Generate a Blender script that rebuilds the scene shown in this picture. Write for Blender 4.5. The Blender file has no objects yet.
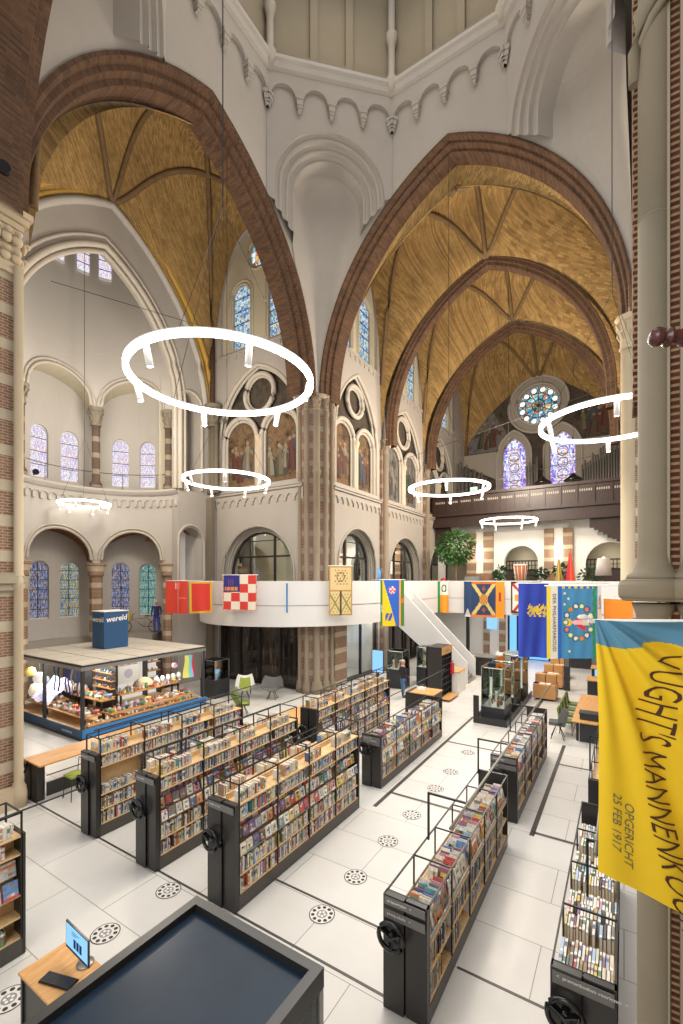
import bpy, bmesh, math, random
from mathutils import Vector, Matrix
from mathutils.geometry import tessellate_polygon
random.seed(7)
PI = math.pi
SC = bpy.context.scene
COL = SC.collection

def lin(h):
    if isinstance(h, str):
        h = h.lstrip('#'); c = [int(h[i:i+2], 16)/255 for i in (0, 2, 4)]
    else:
        c = list(h)
    return tuple(x/12.92 if x <= .04045 else ((x+.055)/1.055)**2.4 for x in c)

# ------------------------------------------------------------------ materials
MATS = {}
def newmat(name):
    m = bpy.data.materials.new(name); m.use_nodes = True
    nt = m.node_tree; nt.nodes.clear()
    out = nt.nodes.new('ShaderNodeOutputMaterial')
    MATS[name] = m
    return m, nt, out
def N(nt, t, **kw):
    n = nt.nodes.new('ShaderNode'+t)
    for k, v in kw.items():
        if k.startswith('i_'):
            key = k[2:].replace('_', ' ')
            n.inputs[key].default_value = v
        else:
            setattr(n, k, v)
    return n
def L(nt, a, b): nt.links.new(a, b)
def bsdf(nt, out, rough=.6, metal=0., spec=.5):
    b = nt.nodes.new('ShaderNodeBsdfPrincipled')
    b.inputs['Roughness'].default_value = rough
    b.inputs['Metallic'].default_value = metal
    b.inputs['Specular IOR Level'].default_value = spec
    L(nt, b.outputs[0], out.inputs[0])
    return b
def c4(c): return (c[0], c[1], c[2], 1)
def mixcol(nt, fac, a, b, mode='MIX'):
    m = nt.nodes.new('ShaderNodeMix'); m.data_type = 'RGBA'; m.blend_type = mode
    for sock, v in ((m.inputs[0], fac), (m.inputs[6], a), (m.inputs[7], b)):
        if hasattr(v, 'is_linked'): L(nt, v, sock)
        elif isinstance(v, (int, float)): sock.default_value = v
        else: sock.default_value = c4(v)
    return m.outputs[2]
def objco(nt, scale=(1, 1, 1), rot=(0, 0, 0), src='Object'):
    t = nt.nodes.new('ShaderNodeTexCoord'); mp = nt.nodes.new('ShaderNodeMapping')
    mp.inputs['Scale'].default_value = scale; mp.inputs['Rotation'].default_value = rot
    L(nt, t.outputs[src], mp.inputs[0]); return mp.outputs[0]
def worldco(nt, scale=(1, 1, 1)):
    g = nt.nodes.new('ShaderNodeNewGeometry'); mp = nt.nodes.new('ShaderNodeMapping')
    mp.inputs['Scale'].default_value = scale
    L(nt, g.outputs['Position'], mp.inputs[0]); return mp.outputs[0]
def noise(nt, co, scale, detail=4, rough=.6):
    n = nt.nodes.new('ShaderNodeTexNoise'); n.inputs['Scale'].default_value = scale
    n.inputs['Detail'].default_value = detail; n.inputs['Roughness'].default_value = rough
    L(nt, co, n.inputs['Vector']); return n.outputs[0]
def ramp(nt, fac, stops):
    r = nt.nodes.new('ShaderNodeValToRGB'); L(nt, fac, r.inputs[0])
    e = r.color_ramp.elements
    while len(e) < len(stops): e.new(.5)
    for i, (p, c) in enumerate(stops):
        e[i].position = p; e[i].color = c4(c)
    return r.outputs[0]
def bump(nt, h, b, strength=.3, dist=.02):
    n = nt.nodes.new('ShaderNodeBump'); n.inputs['Strength'].default_value = strength
    n.inputs['Distance'].default_value = dist
    L(nt, h, n.inputs['Height']); L(nt, n.outputs[0], b.inputs['Normal'])
def plain(name, h, rough=.6, metal=0., var=.12, scale=6., spec=.5):
    m, nt, out = newmat(name); b = bsdf(nt, out, rough, metal, spec); c = lin(h)
    f = noise(nt, objco(nt), scale)
    col = mixcol(nt, f, tuple(x*(1-var) for x in c), tuple(min(1, x*(1+var)) for x in c))
    L(nt, col, b.inputs['Base Color']); return m
def emit(name, h, strength):
    m, nt, out = newmat(name); e = N(nt, 'Emission'); e.inputs[0].default_value = c4(lin(h))
    e.inputs[1].default_value = strength; L(nt, e.outputs[0], out.inputs[0]); return m
def attrmat(name, rough=.55, var=.1, emis=0.):
    m, nt, out = newmat(name); b = bsdf(nt, out, rough)
    a = N(nt, 'Attribute', attribute_name='Col')
    f = noise(nt, objco(nt), 9.)
    col = mixcol(nt, f, (1-var, 1-var, 1-var), (1, 1, 1))
    c = mixcol(nt, 1., a.outputs[0], col, 'MULTIPLY')
    L(nt, c, b.inputs['Base Color'])
    if emis:
        L(nt, c, b.inputs['Emission Color']); b.inputs['Emission Strength'].default_value = emis
    return m
def brickmat(name, c1, c2, mortar, bw=.22, bh=.075, msize=.008, uv=True, rough=.85, blot=.35, rot=0.):
    m, nt, out = newmat(name); b = bsdf(nt, out, rough, 0, .25)
    t = nt.nodes.new('ShaderNodeTexCoord'); mp = nt.nodes.new('ShaderNodeMapping')
    mp.inputs['Rotation'].default_value = (0, 0, rot)
    L(nt, t.outputs['UV'], mp.inputs[0]); co = mp.outputs[0]
    br = nt.nodes.new('ShaderNodeTexBrick')
    br.inputs['Color1'].default_value = c4(lin(c1)); br.inputs['Color2'].default_value = c4(lin(c2))
    br.inputs['Mortar'].default_value = c4(lin(mortar)); br.inputs['Scale'].default_value = 1.
    br.inputs['Mortar Size'].default_value = msize; br.inputs['Brick Width'].default_value = bw
    br.inputs['Row Height'].default_value = bh; br.inputs['Bias'].default_value = 0.
    L(nt, co, br.inputs['Vector'])
    f = noise(nt, worldco(nt), .9, 6, .7)
    f2 = noise(nt, worldco(nt), 5., 3, .6)
    k = mixcol(nt, f, (1-blot,)*3, (1+blot,)*3)
    k2 = mixcol(nt, f2, (.72,)*3, (1.28,)*3)
    c = mixcol(nt, 1., br.outputs[0], k, 'MULTIPLY'); c = mixcol(nt, 1., c, k2, 'MULTIPLY')
    L(nt, c, b.inputs['Base Color']); bump(nt, br.outputs[1], b, .25, -.01); return m

# ------------------------------------------------------------------ mesh builder
class MB:
    def __init__(s): s.v = []; s.f = []; s.m = []; s.c = []; s.uv = []; s.sm = []
    def quad(s, a, b, c, d, m=0, col=None, uv=None, smooth=False): s.poly([a, b, c, d], m, col, uv, smooth)
    def poly(s, pts, m=0, col=None, uv=None, smooth=False):
        n = len(s.v); s.v += [tuple(p) for p in pts]; s.f.append(list(range(n, n+len(pts))))
        s.m.append(m); s.c.append(col); s.uv.append(uv); s.sm.append(smooth)
    def face(s, idx, m=0, col=None, uv=None, smooth=False):
        s.f.append(list(idx)); s.m.append(m); s.c.append(col); s.uv.append(uv); s.sm.append(smooth)
    def box(s, x0, x1, y0, y1, z0, z1, m=0, col=None, M=None, uvs=None):
        P = [Vector((x, y, z)) for z in (z0, z1) for x, y in ((x0, y0), (x1, y0), (x1, y1), (x0, y1))]
        if M is not None: P = [M @ p for p in P]
        n = len(s.v); s.v += [tuple(p) for p in P]
        dx, dy, dz = x1-x0, y1-y0, z1-z0
        for q, (a, b) in (((0, 3, 2, 1), (dy, dx)), ((4, 5, 6, 7), (dx, dy)), ((0, 1, 5, 4), (dx, dz)), ((1, 2, 6, 5), (dy, dz)), ((2, 3, 7, 6), (dx, dz)), ((3, 0, 4, 7), (dy, dz))):
            s.face([n+i for i in q], m, col, [(0, 0), (a, 0), (a, b), (0, b)])
    def cbox(s, c, d, m=0, col=None, rz=0., rx=0., ry=0.):
        M = Matrix.Translation(c) @ Matrix.Rotation(rz, 4, 'Z') @ Matrix.Rotation(ry, 4, 'Y') @ Matrix.Rotation(rx, 4, 'X')
        s.box(-d[0]/2, d[0]/2, -d[1]/2, d[1]/2, -d[2]/2, d[2]/2, m, col, M)
    def bar(s, p, q, w=.02, h=None, m=0, col=None):
        p, q = Vector(p), Vector(q); d = q-p; ln = d.length
        if ln < 1e-6: return
        h = h or w
        M = Matrix.Translation(p) @ d.to_track_quat('X', 'Z').to_matrix().to_4x4()
        s.box(0, ln, -w/2, w/2, -h/2, h/2, m, col, M)
    def tube(s, pts, r, n=8, m=0, col=None, cap=True, closed=False):
        pts = [Vector(p) for p in pts]; k = len(pts); base = len(s.v)
        R = r if isinstance(r, (list, tuple)) else [r]*k
        up = Vector((0, 0, 1))
        for i, p in enumerate(pts):
            a = pts[i-1] if (i > 0 or closed) else p; b = pts[(i+1) % k] if (i < k-1 or closed) else p
            t = (b-a).normalized() if (b-a).length > 1e-9 else up
            ref = up if abs(t.z) < .95 else Vector((1, 0, 0))
            x = t.cross(ref).normalized(); y = x.cross(t)
            for j in range(n):
                an = 2*PI*j/n; s.v.append(tuple(p+(x*math.cos(an)+y*math.sin(an))*R[i]))
        for i in range(k if closed else k-1):
            for j in range(n):
                a = base+i*n+j; b = base+i*n+(j+1) % n; i2 = (i+1) % k
                s.face([a, b, base+i2*n+(j+1) % n, base+i2*n+j], m, col, None, True)
        if cap and not closed:
            s.face([base+j for j in range(n)][::-1], m, col); s.face([base+(k-1)*n+j for j in range(n)], m, col)
    def lathe(s, prof, c=(0, 0, 0), n=20, m=0, col=None, M=None, a0=0., a1=2*PI, uv=False):
        base = len(s.v); c = Vector(c); full = abs(a1-a0-2*PI) < 1e-6; k = n if full else n+1
        for r, z in prof:
            for j in range(k):
                an = a0+(a1-a0)*j/n; p = Vector((r*math.cos(an), r*math.sin(an), z))
                s.v.append(tuple((M @ p if M is not None else p)+c))
        for i in range(len(prof)-1):
            for j in range(n):
                j2 = (j+1) % k
                R = max(prof[i][0], prof[i+1][0]); u0 = R*(a1-a0)*j/n; u1 = R*(a1-a0)*(j+1)/n
                s.face([base+i*k+j, base+i*k+j2, base+(i+1)*k+j2, base+(i+1)*k+j], m, col,
                       [(u0, prof[i][1]), (u1, prof[i][1]), (u1, prof[i+1][1]), (u0, prof[i+1][1])], True)
        if full:
            if prof[0][0] > 1e-4: s.face([base+j for j in range(n)][::-1], m, col)
            if prof[-1][0] > 1e-4: s.face([base+(len(prof)-1)*n+j for j in range(n)], m, col)
    def ball(s, c, r, m=0, col=None, n=10, M=None):
        rr = r if isinstance(r, (tuple, list)) else (r, r, r)
        S = Matrix.Diagonal((rr[0], rr[1], rr[2], 1)); S = (M @ S) if M is not None else S
        k = max(4, n//2)
        s.lathe([(math.sin(PI*i/k), -math.cos(PI*i/k)) for i in range(k+1)], c, n, m, col, S)
    def prism(s, poly, z0, z1, m=0, col=None, top=True, bot=True):
        n = len(poly)
        for i in range(n):
            a, b = poly[i], poly[(i+1) % n]; d = math.hypot(b[0]-a[0], b[1]-a[1])
            s.quad((a[0], a[1], z0), (b[0], b[1], z0), (b[0], b[1], z1), (a[0], a[1], z1), m, col, [(0, z0), (d, z0), (d, z1), (0, z1)])
        tri = tessellate_polygon([[Vector((p[0], p[1], 0)) for p in poly]])
        for t in tri:
            P = [poly[i] for i in t]
            if top: s.poly([(p[0], p[1], z1) for p in P], m, col, [(p[0], p[1]) for p in P])
            if bot: s.poly([(p[0], p[1], z0) for p in P][::-1], m, col, [(p[0], p[1]) for p in P][::-1])
    def grid(s, fn, nu, nv, m=0, colfn=None, uvfn=None, smooth=True, matfn=None):
        base = len(s.v)
        for i in range(nu+1):
            for j in range(nv+1): s.v.append(tuple(fn(i/nu, j/nv)))
        for i in range(nu):
            for j in range(nv):
                a = base+i*(nv+1)+j; q = [a, a+nv+1, a+nv+2, a+1]
                uv = [uvfn(x/nu, y/nv) for x, y in ((i, j), (i+1, j), (i+1, j+1), (i, j+1))] if uvfn else None
                s.face(q, matfn((i+.5)/nu, (j+.5)/nv) if matfn else m, colfn((i+.5)/nu, (j+.5)/nv) if colfn else None, uv, smooth)
    def strips(s, paths, m=0, smooth=False, mats=None, us=None):
        """quads between consecutive point lists; uv u = across, v = along"""
        acc = 0.
        for k in range(len(paths)-1):
            A, B = paths[k], paths[k+1]; w = (Vector(A[len(A)//2])-Vector(B[len(B)//2])).length; d = 0.
            for i in range(len(A)-1):
                e = (Vector(A[i+1])-Vector(A[i])).length
                s.quad(A[i], A[i+1], B[i+1], B[i], mats[k] if mats else m, None, [(acc, d), (acc, d+e), (acc+w, d+e), (acc+w, d)], smooth)
                d += e
            acc += w
    def wall(s, mp, outer, holes=(), m=0, depth=0., rm=None, uvk=1.):
        loops = [outer]+list(holes)
        pts = [p for lo in loops for p in lo]
        tri = tessellate_polygon([[Vector((p[0], p[1], 0)) for p in lo] for lo in loops])
        for t in tri:
            P = [pts[i] for i in t]
            s.poly([mp(p[0], p[1], 0) for p in P], m, None, [(p[0]*uvk, p[1]*uvk) for p in P])
        if depth:
            for lo in holes: s.reveal(mp, lo, 0, depth, m if rm is None else rm)
    def reveal(s, mp, loop, d0, d1, m=0, closed=True, smooth=False):
        n = len(loop); acc = 0.
        for i in range(n if closed else n-1):
            a, b = loop[i], loop[(i+1) % n]; e = math.hypot(a[0]-b[0], a[1]-b[1])
            s.quad(mp(*a, d0), mp(*b, d0), mp(*b, d1), mp(*a, d1), m, None, [(d0, acc), (d0, acc+e), (d1, acc+e), (d1, acc)], smooth); acc += e
    def flat(s, mp, loop, d=0., m=0, uvbox=None, col=None):
        tri = tessellate_polygon([[Vector((p[0], p[1], 0)) for p in loop]])
        xs = [p[0] for p in loop]; zs = [p[1] for p in loop]; x0, x1, z0, z1 = min(xs), max(xs), min(zs), max(zs)
        for t in tri:
            P = [loop[i] for i in t]
            uv = [(p[0]-x0, p[1]-z0) for p in P] if not uvbox else [((p[0]-x0)/(x1-x0), (p[1]-z0)/(z1-z0)) for p in P]
            s.poly([mp(*p, d) for p in P], m, col, uv)
    def frame(s, mp, loop, w, d0, d1, m=0, closed=True):
        """bars along a loop in wall coordinates, width w inwards from the loop, thickness d0..d1"""
        n = len(loop); cx = sum(p[0] for p in loop)/n; cz = sum(p[1] for p in loop)/n
        inn = []
        for i in range(n):
            p0, p, p1 = loop[i-1], loop[i], loop[(i+1) % n]
            if not closed and i == 0: p0 = p
            if not closed and i == n-1: p1 = p
            t = Vector((p1[0]-p0[0], p1[1]-p0[1])).normalized(); nn = Vector((-t.y, t.x))
            if nn.dot(Vector((cx-p[0], cz-p[1]))) < 0: nn = -nn
            inn.append((p[0]+nn.x*w, p[1]+nn.y*w))
        for i in range(n if closed else n-1):
            j = (i+1) % n
            a, b, c, d = loop[i], loop[j], inn[j], inn[i]
            e = math.hypot(a[0]-b[0], a[1]-b[1])
            s.quad(mp(*a, d0), mp(*b, d0), mp(*c, d0), mp(*d, d0), m, None, [(0, 0), (e, 0), (e, w), (0, w)])
            s.quad(mp(*d, d0), mp(*c, d0), mp(*c, d1), mp(*d, d1), m, None, [(0, 0), (e, 0), (e, .1), (0, .1)])
            s.quad(mp(*a, d0), mp(*b, d0), mp(*b, d1), mp(*a, d1), m, None, [(0, 0), (e, 0), (e, .1), (0, .1)])
    def build(s, name, mats, parent=None, loc=None, weld=False):
        if not isinstance(mats, (list, tuple)): mats = [mats]
        if not s.v: s.v = [(0, 0, 0), (.001, 0, 0), (0, .001, 0)]; s.f = [[0, 1, 2]]; s.m = [0]; s.c = [None]; s.uv = [None]; s.sm = [False]
        if parent is not None: o0 = wloc(parent)
        elif loc is not None: o0 = Vector(loc)
        else:
            xs = [p[0] for p in s.v]; ys = [p[1] for p in s.v]; zs = [p[2] for p in s.v]
            o0 = Vector(((min(xs)+max(xs))/2, (min(ys)+max(ys))/2, min(zs)))
        me = bpy.data.meshes.new(name)
        me.from_pydata([(p[0]-o0.x, p[1]-o0.y, p[2]-o0.z) for p in s.v], [], s.f)
        for mt in mats: me.materials.append(MATS[mt] if isinstance(mt, str) else mt)
        me.polygons.foreach_set('material_index', s.m)
        me.polygons.foreach_set('use_smooth', s.sm)
        if any(c is not None for c in s.c):
            a = me.attributes.new('Col', 'FLOAT_COLOR', 'FACE')
            buf = []
            for c in s.c: buf += list(c4(c)) if c is not None else [.5, .5, .5, 1]
            a.data.foreach_set('color', buf)
        if any(u is not None for u in s.uv):
            ul = me.uv_layers.new(name='UVMap'); buf = []
            for f, u in zip(s.f, s.uv):
                if u is None: buf += [0, 0]*len(f)
                else:
                    for q in u: buf += [q[0], q[1]]
            ul.data.foreach_set('uv', buf)
        if weld:
            bm = bmesh.new(); bm.from_mesh(me); bmesh.ops.remove_doubles(bm, verts=bm.verts, dist=1e-4); bm.to_mesh(me); bm.free()
        me.update()
        o = bpy.data.objects.new(name, me); COL.objects.link(o)
        if parent is not None: o.parent = parent
        else: o.location = o0
        return o
def wloc(o):
    v = Vector(o.location)
    while o.parent is not None:
        o = o.parent; v += o.location
    return v
def tag(o, label=None, cat=None, group=None, kind=None):
    if label: o['label'] = label
    if cat: o['category'] = cat
    if group: o['group'] = group
    if kind: o['kind'] = kind
    return o
def thing(name, label, cat, loc=(0, 0, 0), group=None):
    o = bpy.data.objects.new(name, None); COL.objects.link(o); o.location = loc
    o.empty_display_size = .1
    return tag(o, label, cat, group)
def struct(name, mb, mats):
    return tag(mb.build(name, mats), kind='structure')
def dup(root, loc, label=None, group=None, rz=None):
    r = root.copy(); COL.objects.link(r); r.location = loc
    if rz is not None: r.rotation_euler = (0, 0, rz)
    if label: r['label'] = label
    if group: r['group'] = group
    for ch in list(root.children):
        c = ch.copy(); COL.objects.link(c); c.parent = r
        for g in list(ch.children):
            d = g.copy(); COL.objects.link(d); d.parent = c
    return r

def pointed(hw, spring, apex, n=18, c0=0.):
    """pointed arch outline, left spring -> apex -> right spring (s,z)"""
    h = apex-spring
    if h <= hw*1.001:
        return [(c0-hw*math.cos(PI*i/(2*n)), spring+h*math.sin(PI*i/(2*n))) for i in range(2*n+1)]
    c = (h*h-hw*hw)/(2*hw); r = hw+c; a = math.atan2(h, c)
    Lp = [(c0+c-r*math.cos(a*i/n), spring+r*math.sin(a*i/n)) for i in range(n+1)]
    return Lp+[(2*c0-x, z) for x, z in Lp[::-1][1:]]
def rnd(hw, spring, n=12, c0=0.):
    return [(c0-hw*math.cos(PI*i/(2*n)), spring+hw*math.sin(PI*i/(2*n))) for i in range(2*n+1)]
def arch_loop(hw, bottom, spring, apex=None, c0=0., n=12):
    p = pointed(hw, spring, apex, n, c0) if apex else rnd(hw, spring, n, c0)
    return [(c0-hw, bottom)]+p+[(c0+hw, bottom)]
def circ(cx, cz, r, n=28): return [(cx+r*math.cos(2*PI*i/n), cz+r*math.sin(2*PI*i/n)) for i in range(n)]
def mapX(x, sgn=1):
    """wall in plane x, s = y; depth goes to -x (sgn 1)"""
    return lambda s, z, d: (x-sgn*d, s, z)
def mapY(y, sgn=1):
    return lambda s, z, d: (s, y+sgn*d, z)
def mapP(p, ang):
    """vertical plane through p; s along angle ang, depth to the left normal"""
    ca, sa = math.cos(ang), math.sin(ang)
    return lambda s, z, d: (p[0]+s*ca-d*sa, p[1]+s*sa+d*ca, z)
def textmesh(txt, size=1., shear=0., offset=0., align='CENTER', space=1.):
    cu = bpy.data.curves.new('lettering', 'FONT'); cu.body = txt; cu.size = size; cu.shear = shear
    cu.align_x = align; cu.align_y = 'CENTER'; cu.offset = offset; cu.resolution_u = 3; cu.space_character = space
    o = bpy.data.objects.new('lettering', cu); COL.objects.link(o)
    bpy.context.view_layer.update()
    dg = bpy.context.evaluated_depsgraph_get(); me = bpy.data.meshes.new_from_object(o.evaluated_get(dg))
    V = [tuple(v.co) for v in me.vertices]; F = [list(p.vertices) for p in me.polygons]
    bpy.data.objects.remove(o); bpy.data.curves.remove(cu); bpy.data.meshes.remove(me)
    return V, F
def put_text(mb, txt, size, fn, m=0, col=None, **kw):
    """adds lettering to mb through fn(x, y) -> 3D point"""
    V, F = textmesh(txt, size, **kw); n = len(mb.v)
    mb.v += [tuple(fn(v[0], v[1])) for v in V]
    for f in F: mb.face([n+i for i in f], m, col)
ORD = ['first', 'second', 'third', 'fourth', 'fifth', 'sixth', 'seventh', 'eighth', 'ninth', 'tenth', 'eleventh', 'twelfth', 'thirteenth',
       'fourteenth', 'fifteenth', 'sixteenth', 'seventeenth', 'eighteenth', 'nineteenth', 'twentieth', 'twenty-first', 'twenty-second', 'twenty-third',
       'twenty-fourth', 'twenty-fifth', 'twenty-sixth', 'twenty-seventh', 'twenty-eighth', 'twenty-ninth', 'thirtieth', 'thirty-first', 'thirty-second',
       'thirty-third', 'thirty-fourth', 'thirty-fifth', 'thirty-sixth', 'thirty-seventh', 'thirty-eighth', 'thirty-ninth', 'fortieth', 'forty-first',
       'forty-second', 'forty-third', 'forty-fourth', 'forty-fifth', 'forty-sixth', 'forty-seventh', 'forty-eighth', 'forty-ninth', 'fiftieth']
# ------------------------------------------------------------------ the palette
def make_mats():
    def plaster(name, h, var=.07):
        m, nt, out = newmat(name); b = bsdf(nt, out, .85, 0, .2); c = lin(h); co = worldco(nt)
        f = noise(nt, co, .55, 5, .65); g = noise(nt, co, 7., 3)
        col = mixcol(nt, f, tuple(x*(1-2*var) for x in c), tuple(min(1, x*(1+var)) for x in c))
        col = mixcol(nt, g, mixcol(nt, .06, col, (.3, .27, .22)), col)
        L(nt, col, b.inputs['Base Color']); bump(nt, g, b, .08, .01); return m
    plaster('plaster', '#a8a199'); plaster('apse_white', '#b5afa8', .04); plaster('plaster_shade', '#9a9288'); plaster('cream', '#beb59f'); plaster('drum', '#958a76')
    plaster('stone', '#a2967f', .14); plaster('stone_dark', '#7b7263', .14); plaster('white', '#dad8d5', .03); plaster('stone_grey', '#a49d92', .08); plaster('moulding', '#b5aca0')
    plaster('stone_warm', '#c4b295', .1)
    brickmat('brick_arch', '#5c422f', '#3f2c22', '#574535', .5, .062, .007, blot=.4)
    brickmat('brick_dark', '#533a2c', '#3e2b22', '#58452f', .3, .06, .008, blot=.3)
    brickmat('brick_vault', '#a58753', '#785c38', '#8a7048', .22, .052, .006, blot=.5, rot=.5)
    brickmat('brick_red', '#8a5a45', '#70432f', '#a08a72', .2, .065, .012, blot=.25)
    brickmat('brick_near', '#5e3226', '#4a271e', '#94805f', .3, .06, .012, blot=.25); plaster('shaft_near', '#8d826e', .16)
    brickmat('rib_brick', '#7d6040', '#64492f', '#705a3f', .2, .07, .01, blot=.3)
    brickmat('brick_soffit', '#8f6038', '#6b4426', '#866243', .25, .07, .009, blot=.3)
    # banded piers: brick with pale stone courses by height
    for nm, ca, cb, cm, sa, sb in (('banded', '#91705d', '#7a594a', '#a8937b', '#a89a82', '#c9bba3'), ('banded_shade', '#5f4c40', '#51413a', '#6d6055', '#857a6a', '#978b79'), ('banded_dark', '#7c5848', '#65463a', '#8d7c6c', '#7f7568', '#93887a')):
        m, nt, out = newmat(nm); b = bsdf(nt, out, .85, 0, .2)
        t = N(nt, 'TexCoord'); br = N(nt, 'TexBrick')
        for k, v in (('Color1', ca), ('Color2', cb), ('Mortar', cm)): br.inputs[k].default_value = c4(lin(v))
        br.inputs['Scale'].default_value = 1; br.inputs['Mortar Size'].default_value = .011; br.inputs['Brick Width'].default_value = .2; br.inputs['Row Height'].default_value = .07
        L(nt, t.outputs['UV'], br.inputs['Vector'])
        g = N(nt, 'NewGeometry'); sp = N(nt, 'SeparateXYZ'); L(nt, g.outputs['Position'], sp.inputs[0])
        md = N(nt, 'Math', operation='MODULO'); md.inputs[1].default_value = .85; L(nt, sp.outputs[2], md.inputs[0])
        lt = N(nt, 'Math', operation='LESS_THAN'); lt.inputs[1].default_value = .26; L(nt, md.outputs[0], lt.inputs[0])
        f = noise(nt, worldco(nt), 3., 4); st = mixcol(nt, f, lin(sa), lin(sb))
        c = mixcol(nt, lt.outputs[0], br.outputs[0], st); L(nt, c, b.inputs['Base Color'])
    plaster('shaft', '#8b7d6b', .14)
    # floor: large pale slabs with thin dark joints
    m, nt, out = newmat('floor_tile'); b = bsdf(nt, out, .32, 0, .45)
    co = worldco(nt); br = N(nt, 'TexBrick'); br.offset = .5
    for k, v in (('Color1', '#d2cfc9'), ('Color2', '#cbc8c2'), ('Mortar', '#8b867d')): br.inputs[k].default_value = c4(lin(v))
    br.inputs['Scale'].default_value = 1; br.inputs['Mortar Size'].default_value = .007; br.inputs['Brick Width'].default_value = 2.1; br.inputs['Row Height'].default_value = 1.04
    L(nt, co, br.inputs['Vector']); f = noise(nt, co, .8, 5, .7); k = mixcol(nt, f, (.86, .85, .83), (1.06, 1.06, 1.06))
    c = mixcol(nt, 1., br.outputs[0], k, 'MULTIPLY'); L(nt, c, b.inputs['Base Color'])
    r = N(nt, 'MapRange'); r.inputs[3].default_value = .25; r.inputs[4].default_value = .5; L(nt, noise(nt, co, 2.5, 4), r.inputs[0]); L(nt, r.outputs[0], b.inputs['Roughness'])
    # oak
    m, nt, out = newmat('oak'); b = bsdf(nt, out, .45)
    f = noise(nt, objco(nt, (14, 1.2, 14)), 2.2, 5); c = ramp(nt, f, [(.25, lin('#b07c45')), (.55, lin('#cf9b5e')), (.8, lin('#dcb27a'))]); L(nt, c, b.inputs['Base Color'])
    m, nt, out = newmat('oak_pale'); b = bsdf(nt, out, .5)
    f = noise(nt, objco(nt, (1.5, 12, 12)), 2.2, 5); c = ramp(nt, f, [(.25, lin('#c79f6c')), (.8, lin('#e3c596'))]); L(nt, c, b.inputs['Base Color'])
    m, nt, out = newmat('dark_wood'); b = bsdf(nt, out, .45)
    f = noise(nt, objco(nt, (2, 2, .6)), 5, 5); c = ramp(nt, f, [(.3, lin('#1f1410')), (.75, lin('#3f2820'))]); L(nt, c, b.inputs['Base Color'])
    plain('black_steel', '#2a2826', .42, .25, .15); plain('black_panel', '#2c2a28', .36, .1, .12, 3.); plain('plinth', '#4a4641', .4, .2, .1)
    plain('charcoal', '#2c2d30', .5, 0, .2); plain('black_gloss', '#141416', .16, 0, .1); plain('grey_sign', '#6d6a66', .5, 0, .06)
    plain('white_paint', '#efece6', .5, 0, .04); plain('paper', '#e9e3d6', .8, 0, .05); plain('grey_metal', '#9a9894', .35, .6, .1)
    plain('tube_grey', '#8b857b', .35, .5, .1); plain('rail_dark', '#4b4640', .45, .3, .1)
    plain('blue_board', '#22507c', .55, 0, .08); plain('navy_fascia', '#244469', .45, 0, .1); plain('fascia_blue', '#2f78b4', .5, 0, .06)
    plain('roof_tile', '#c9c2b4', .7, 0, .07, 2.); plain('green_seat', '#8f9a3f', .8, 0, .12); plain('moss_seat', '#6b7745', .85, 0, .2)
    plain('grey_seat', '#6a6a68', .7, 0, .1); plain('shell_white', '#dfe0db', .45, 0, .04); plain('skin', '#c99579', .6, 0, .08)
    plain('jacket', '#25252a', .85, 0, .2); plain('jeans', '#4f6f94', .85, 0, .15); plain('hair_grey', '#b9b2aa', .9, 0, .2); plain('shoe', '#221e1c', .6)
    plain('navy_cloth', '#2b2f63', .85, 0, .12); plain('blue_trousers', '#3a4fa0', .85, 0, .12); plain('yellow_paint', '#e8c92a', .5, 0, .05)
    plain('leaf', '#4f7a3f', .6, 0, .4, 3.); plain('leaf_dark', '#35562f', .6, 0, .4, 3.); plain('trunk', '#8f7152', .8, 0, .2); plain('terracotta', '#9a5b3c', .8)
    plain('turned_wood', '#4a2119', .22, 0, .3); plain('brass', '#c9a54f', .3, .8, .1); plain('organ_pipe', '#86837c', .35, .55, .12)
    plain('lead', '#2a2826', .6); plain('cardboard', '#c0925c', .75, 0, .12); plain('lamp_fabric', '#c8bbb3', .8, 0, .05); plain('red_paint', '#c4242c', .5, 0, .1)
    plain('wire', '#2e2b28', .5, .3); plain('gold_edge', '#b08a3c', .6, 0, .15); plain('soil', '#3a2a20', .9); plain('text_brown', '#4e2a12', .8, 0, .1); plain('text_grey', '#6b6a4a', .8)
    plain('sil_red', '#a8432f', .8)
    attrmat('book', .5, .12); attrmat('cloth', .8, .1); attrmat('goods', .45, .12, .12); attrmat('mural_paint', .85, .35)  # shop goods get a faint added glow of their own colour
    emit('ring_light', '#fff8ee', 9.); emit('spot_face', '#fff2dc', 14.); emit('lamp_glow', '#fff0d8', 6.); emit('screen_blue', '#8cc2ee', 1.3); emit('lit_white', '#fff3df', 2.2)
    emit('screen_text', '#2f4d78', .6); emit('warm_strip', '#ffe2b0', 4.); emit('exit_sign', '#bfe8d2', 2.); emit('window_white', '#fffaf0', 1.2); emit('blue_glow', '#6fb0ff', 1.6)
    plain('roof_blue_sheen', '#1d2a38', .24, 0, .5, 1.2, .14); emit('glow_panel', '#f4ece2', .75); attrmat('glow_goods', .5, .1, .45)  # bluish sheen put into the roof colour; panel and goods given glow
    # clear glass: thin, pale green edge
    m, nt, out = newmat('glass'); tr = N(nt, 'BsdfTransparent'); tr.inputs[0].default_value = (.9, .94, .92, 1)
    gl = N(nt, 'BsdfGlossy'); gl.inputs['Roughness'].default_value = .03; gl.inputs[0].default_value = (.9, .95, .93, 1)
    fr = N(nt, 'Fresnel'); fr.inputs[0].default_value = 1.45; mx = N(nt, 'MixShader'); L(nt, fr.outputs[0], mx.inputs[0]); L(nt, tr.outputs[0], mx.inputs[1]); L(nt, gl.outputs[0], mx.inputs[2]); L(nt, mx.outputs[0], out.inputs[0])
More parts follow.
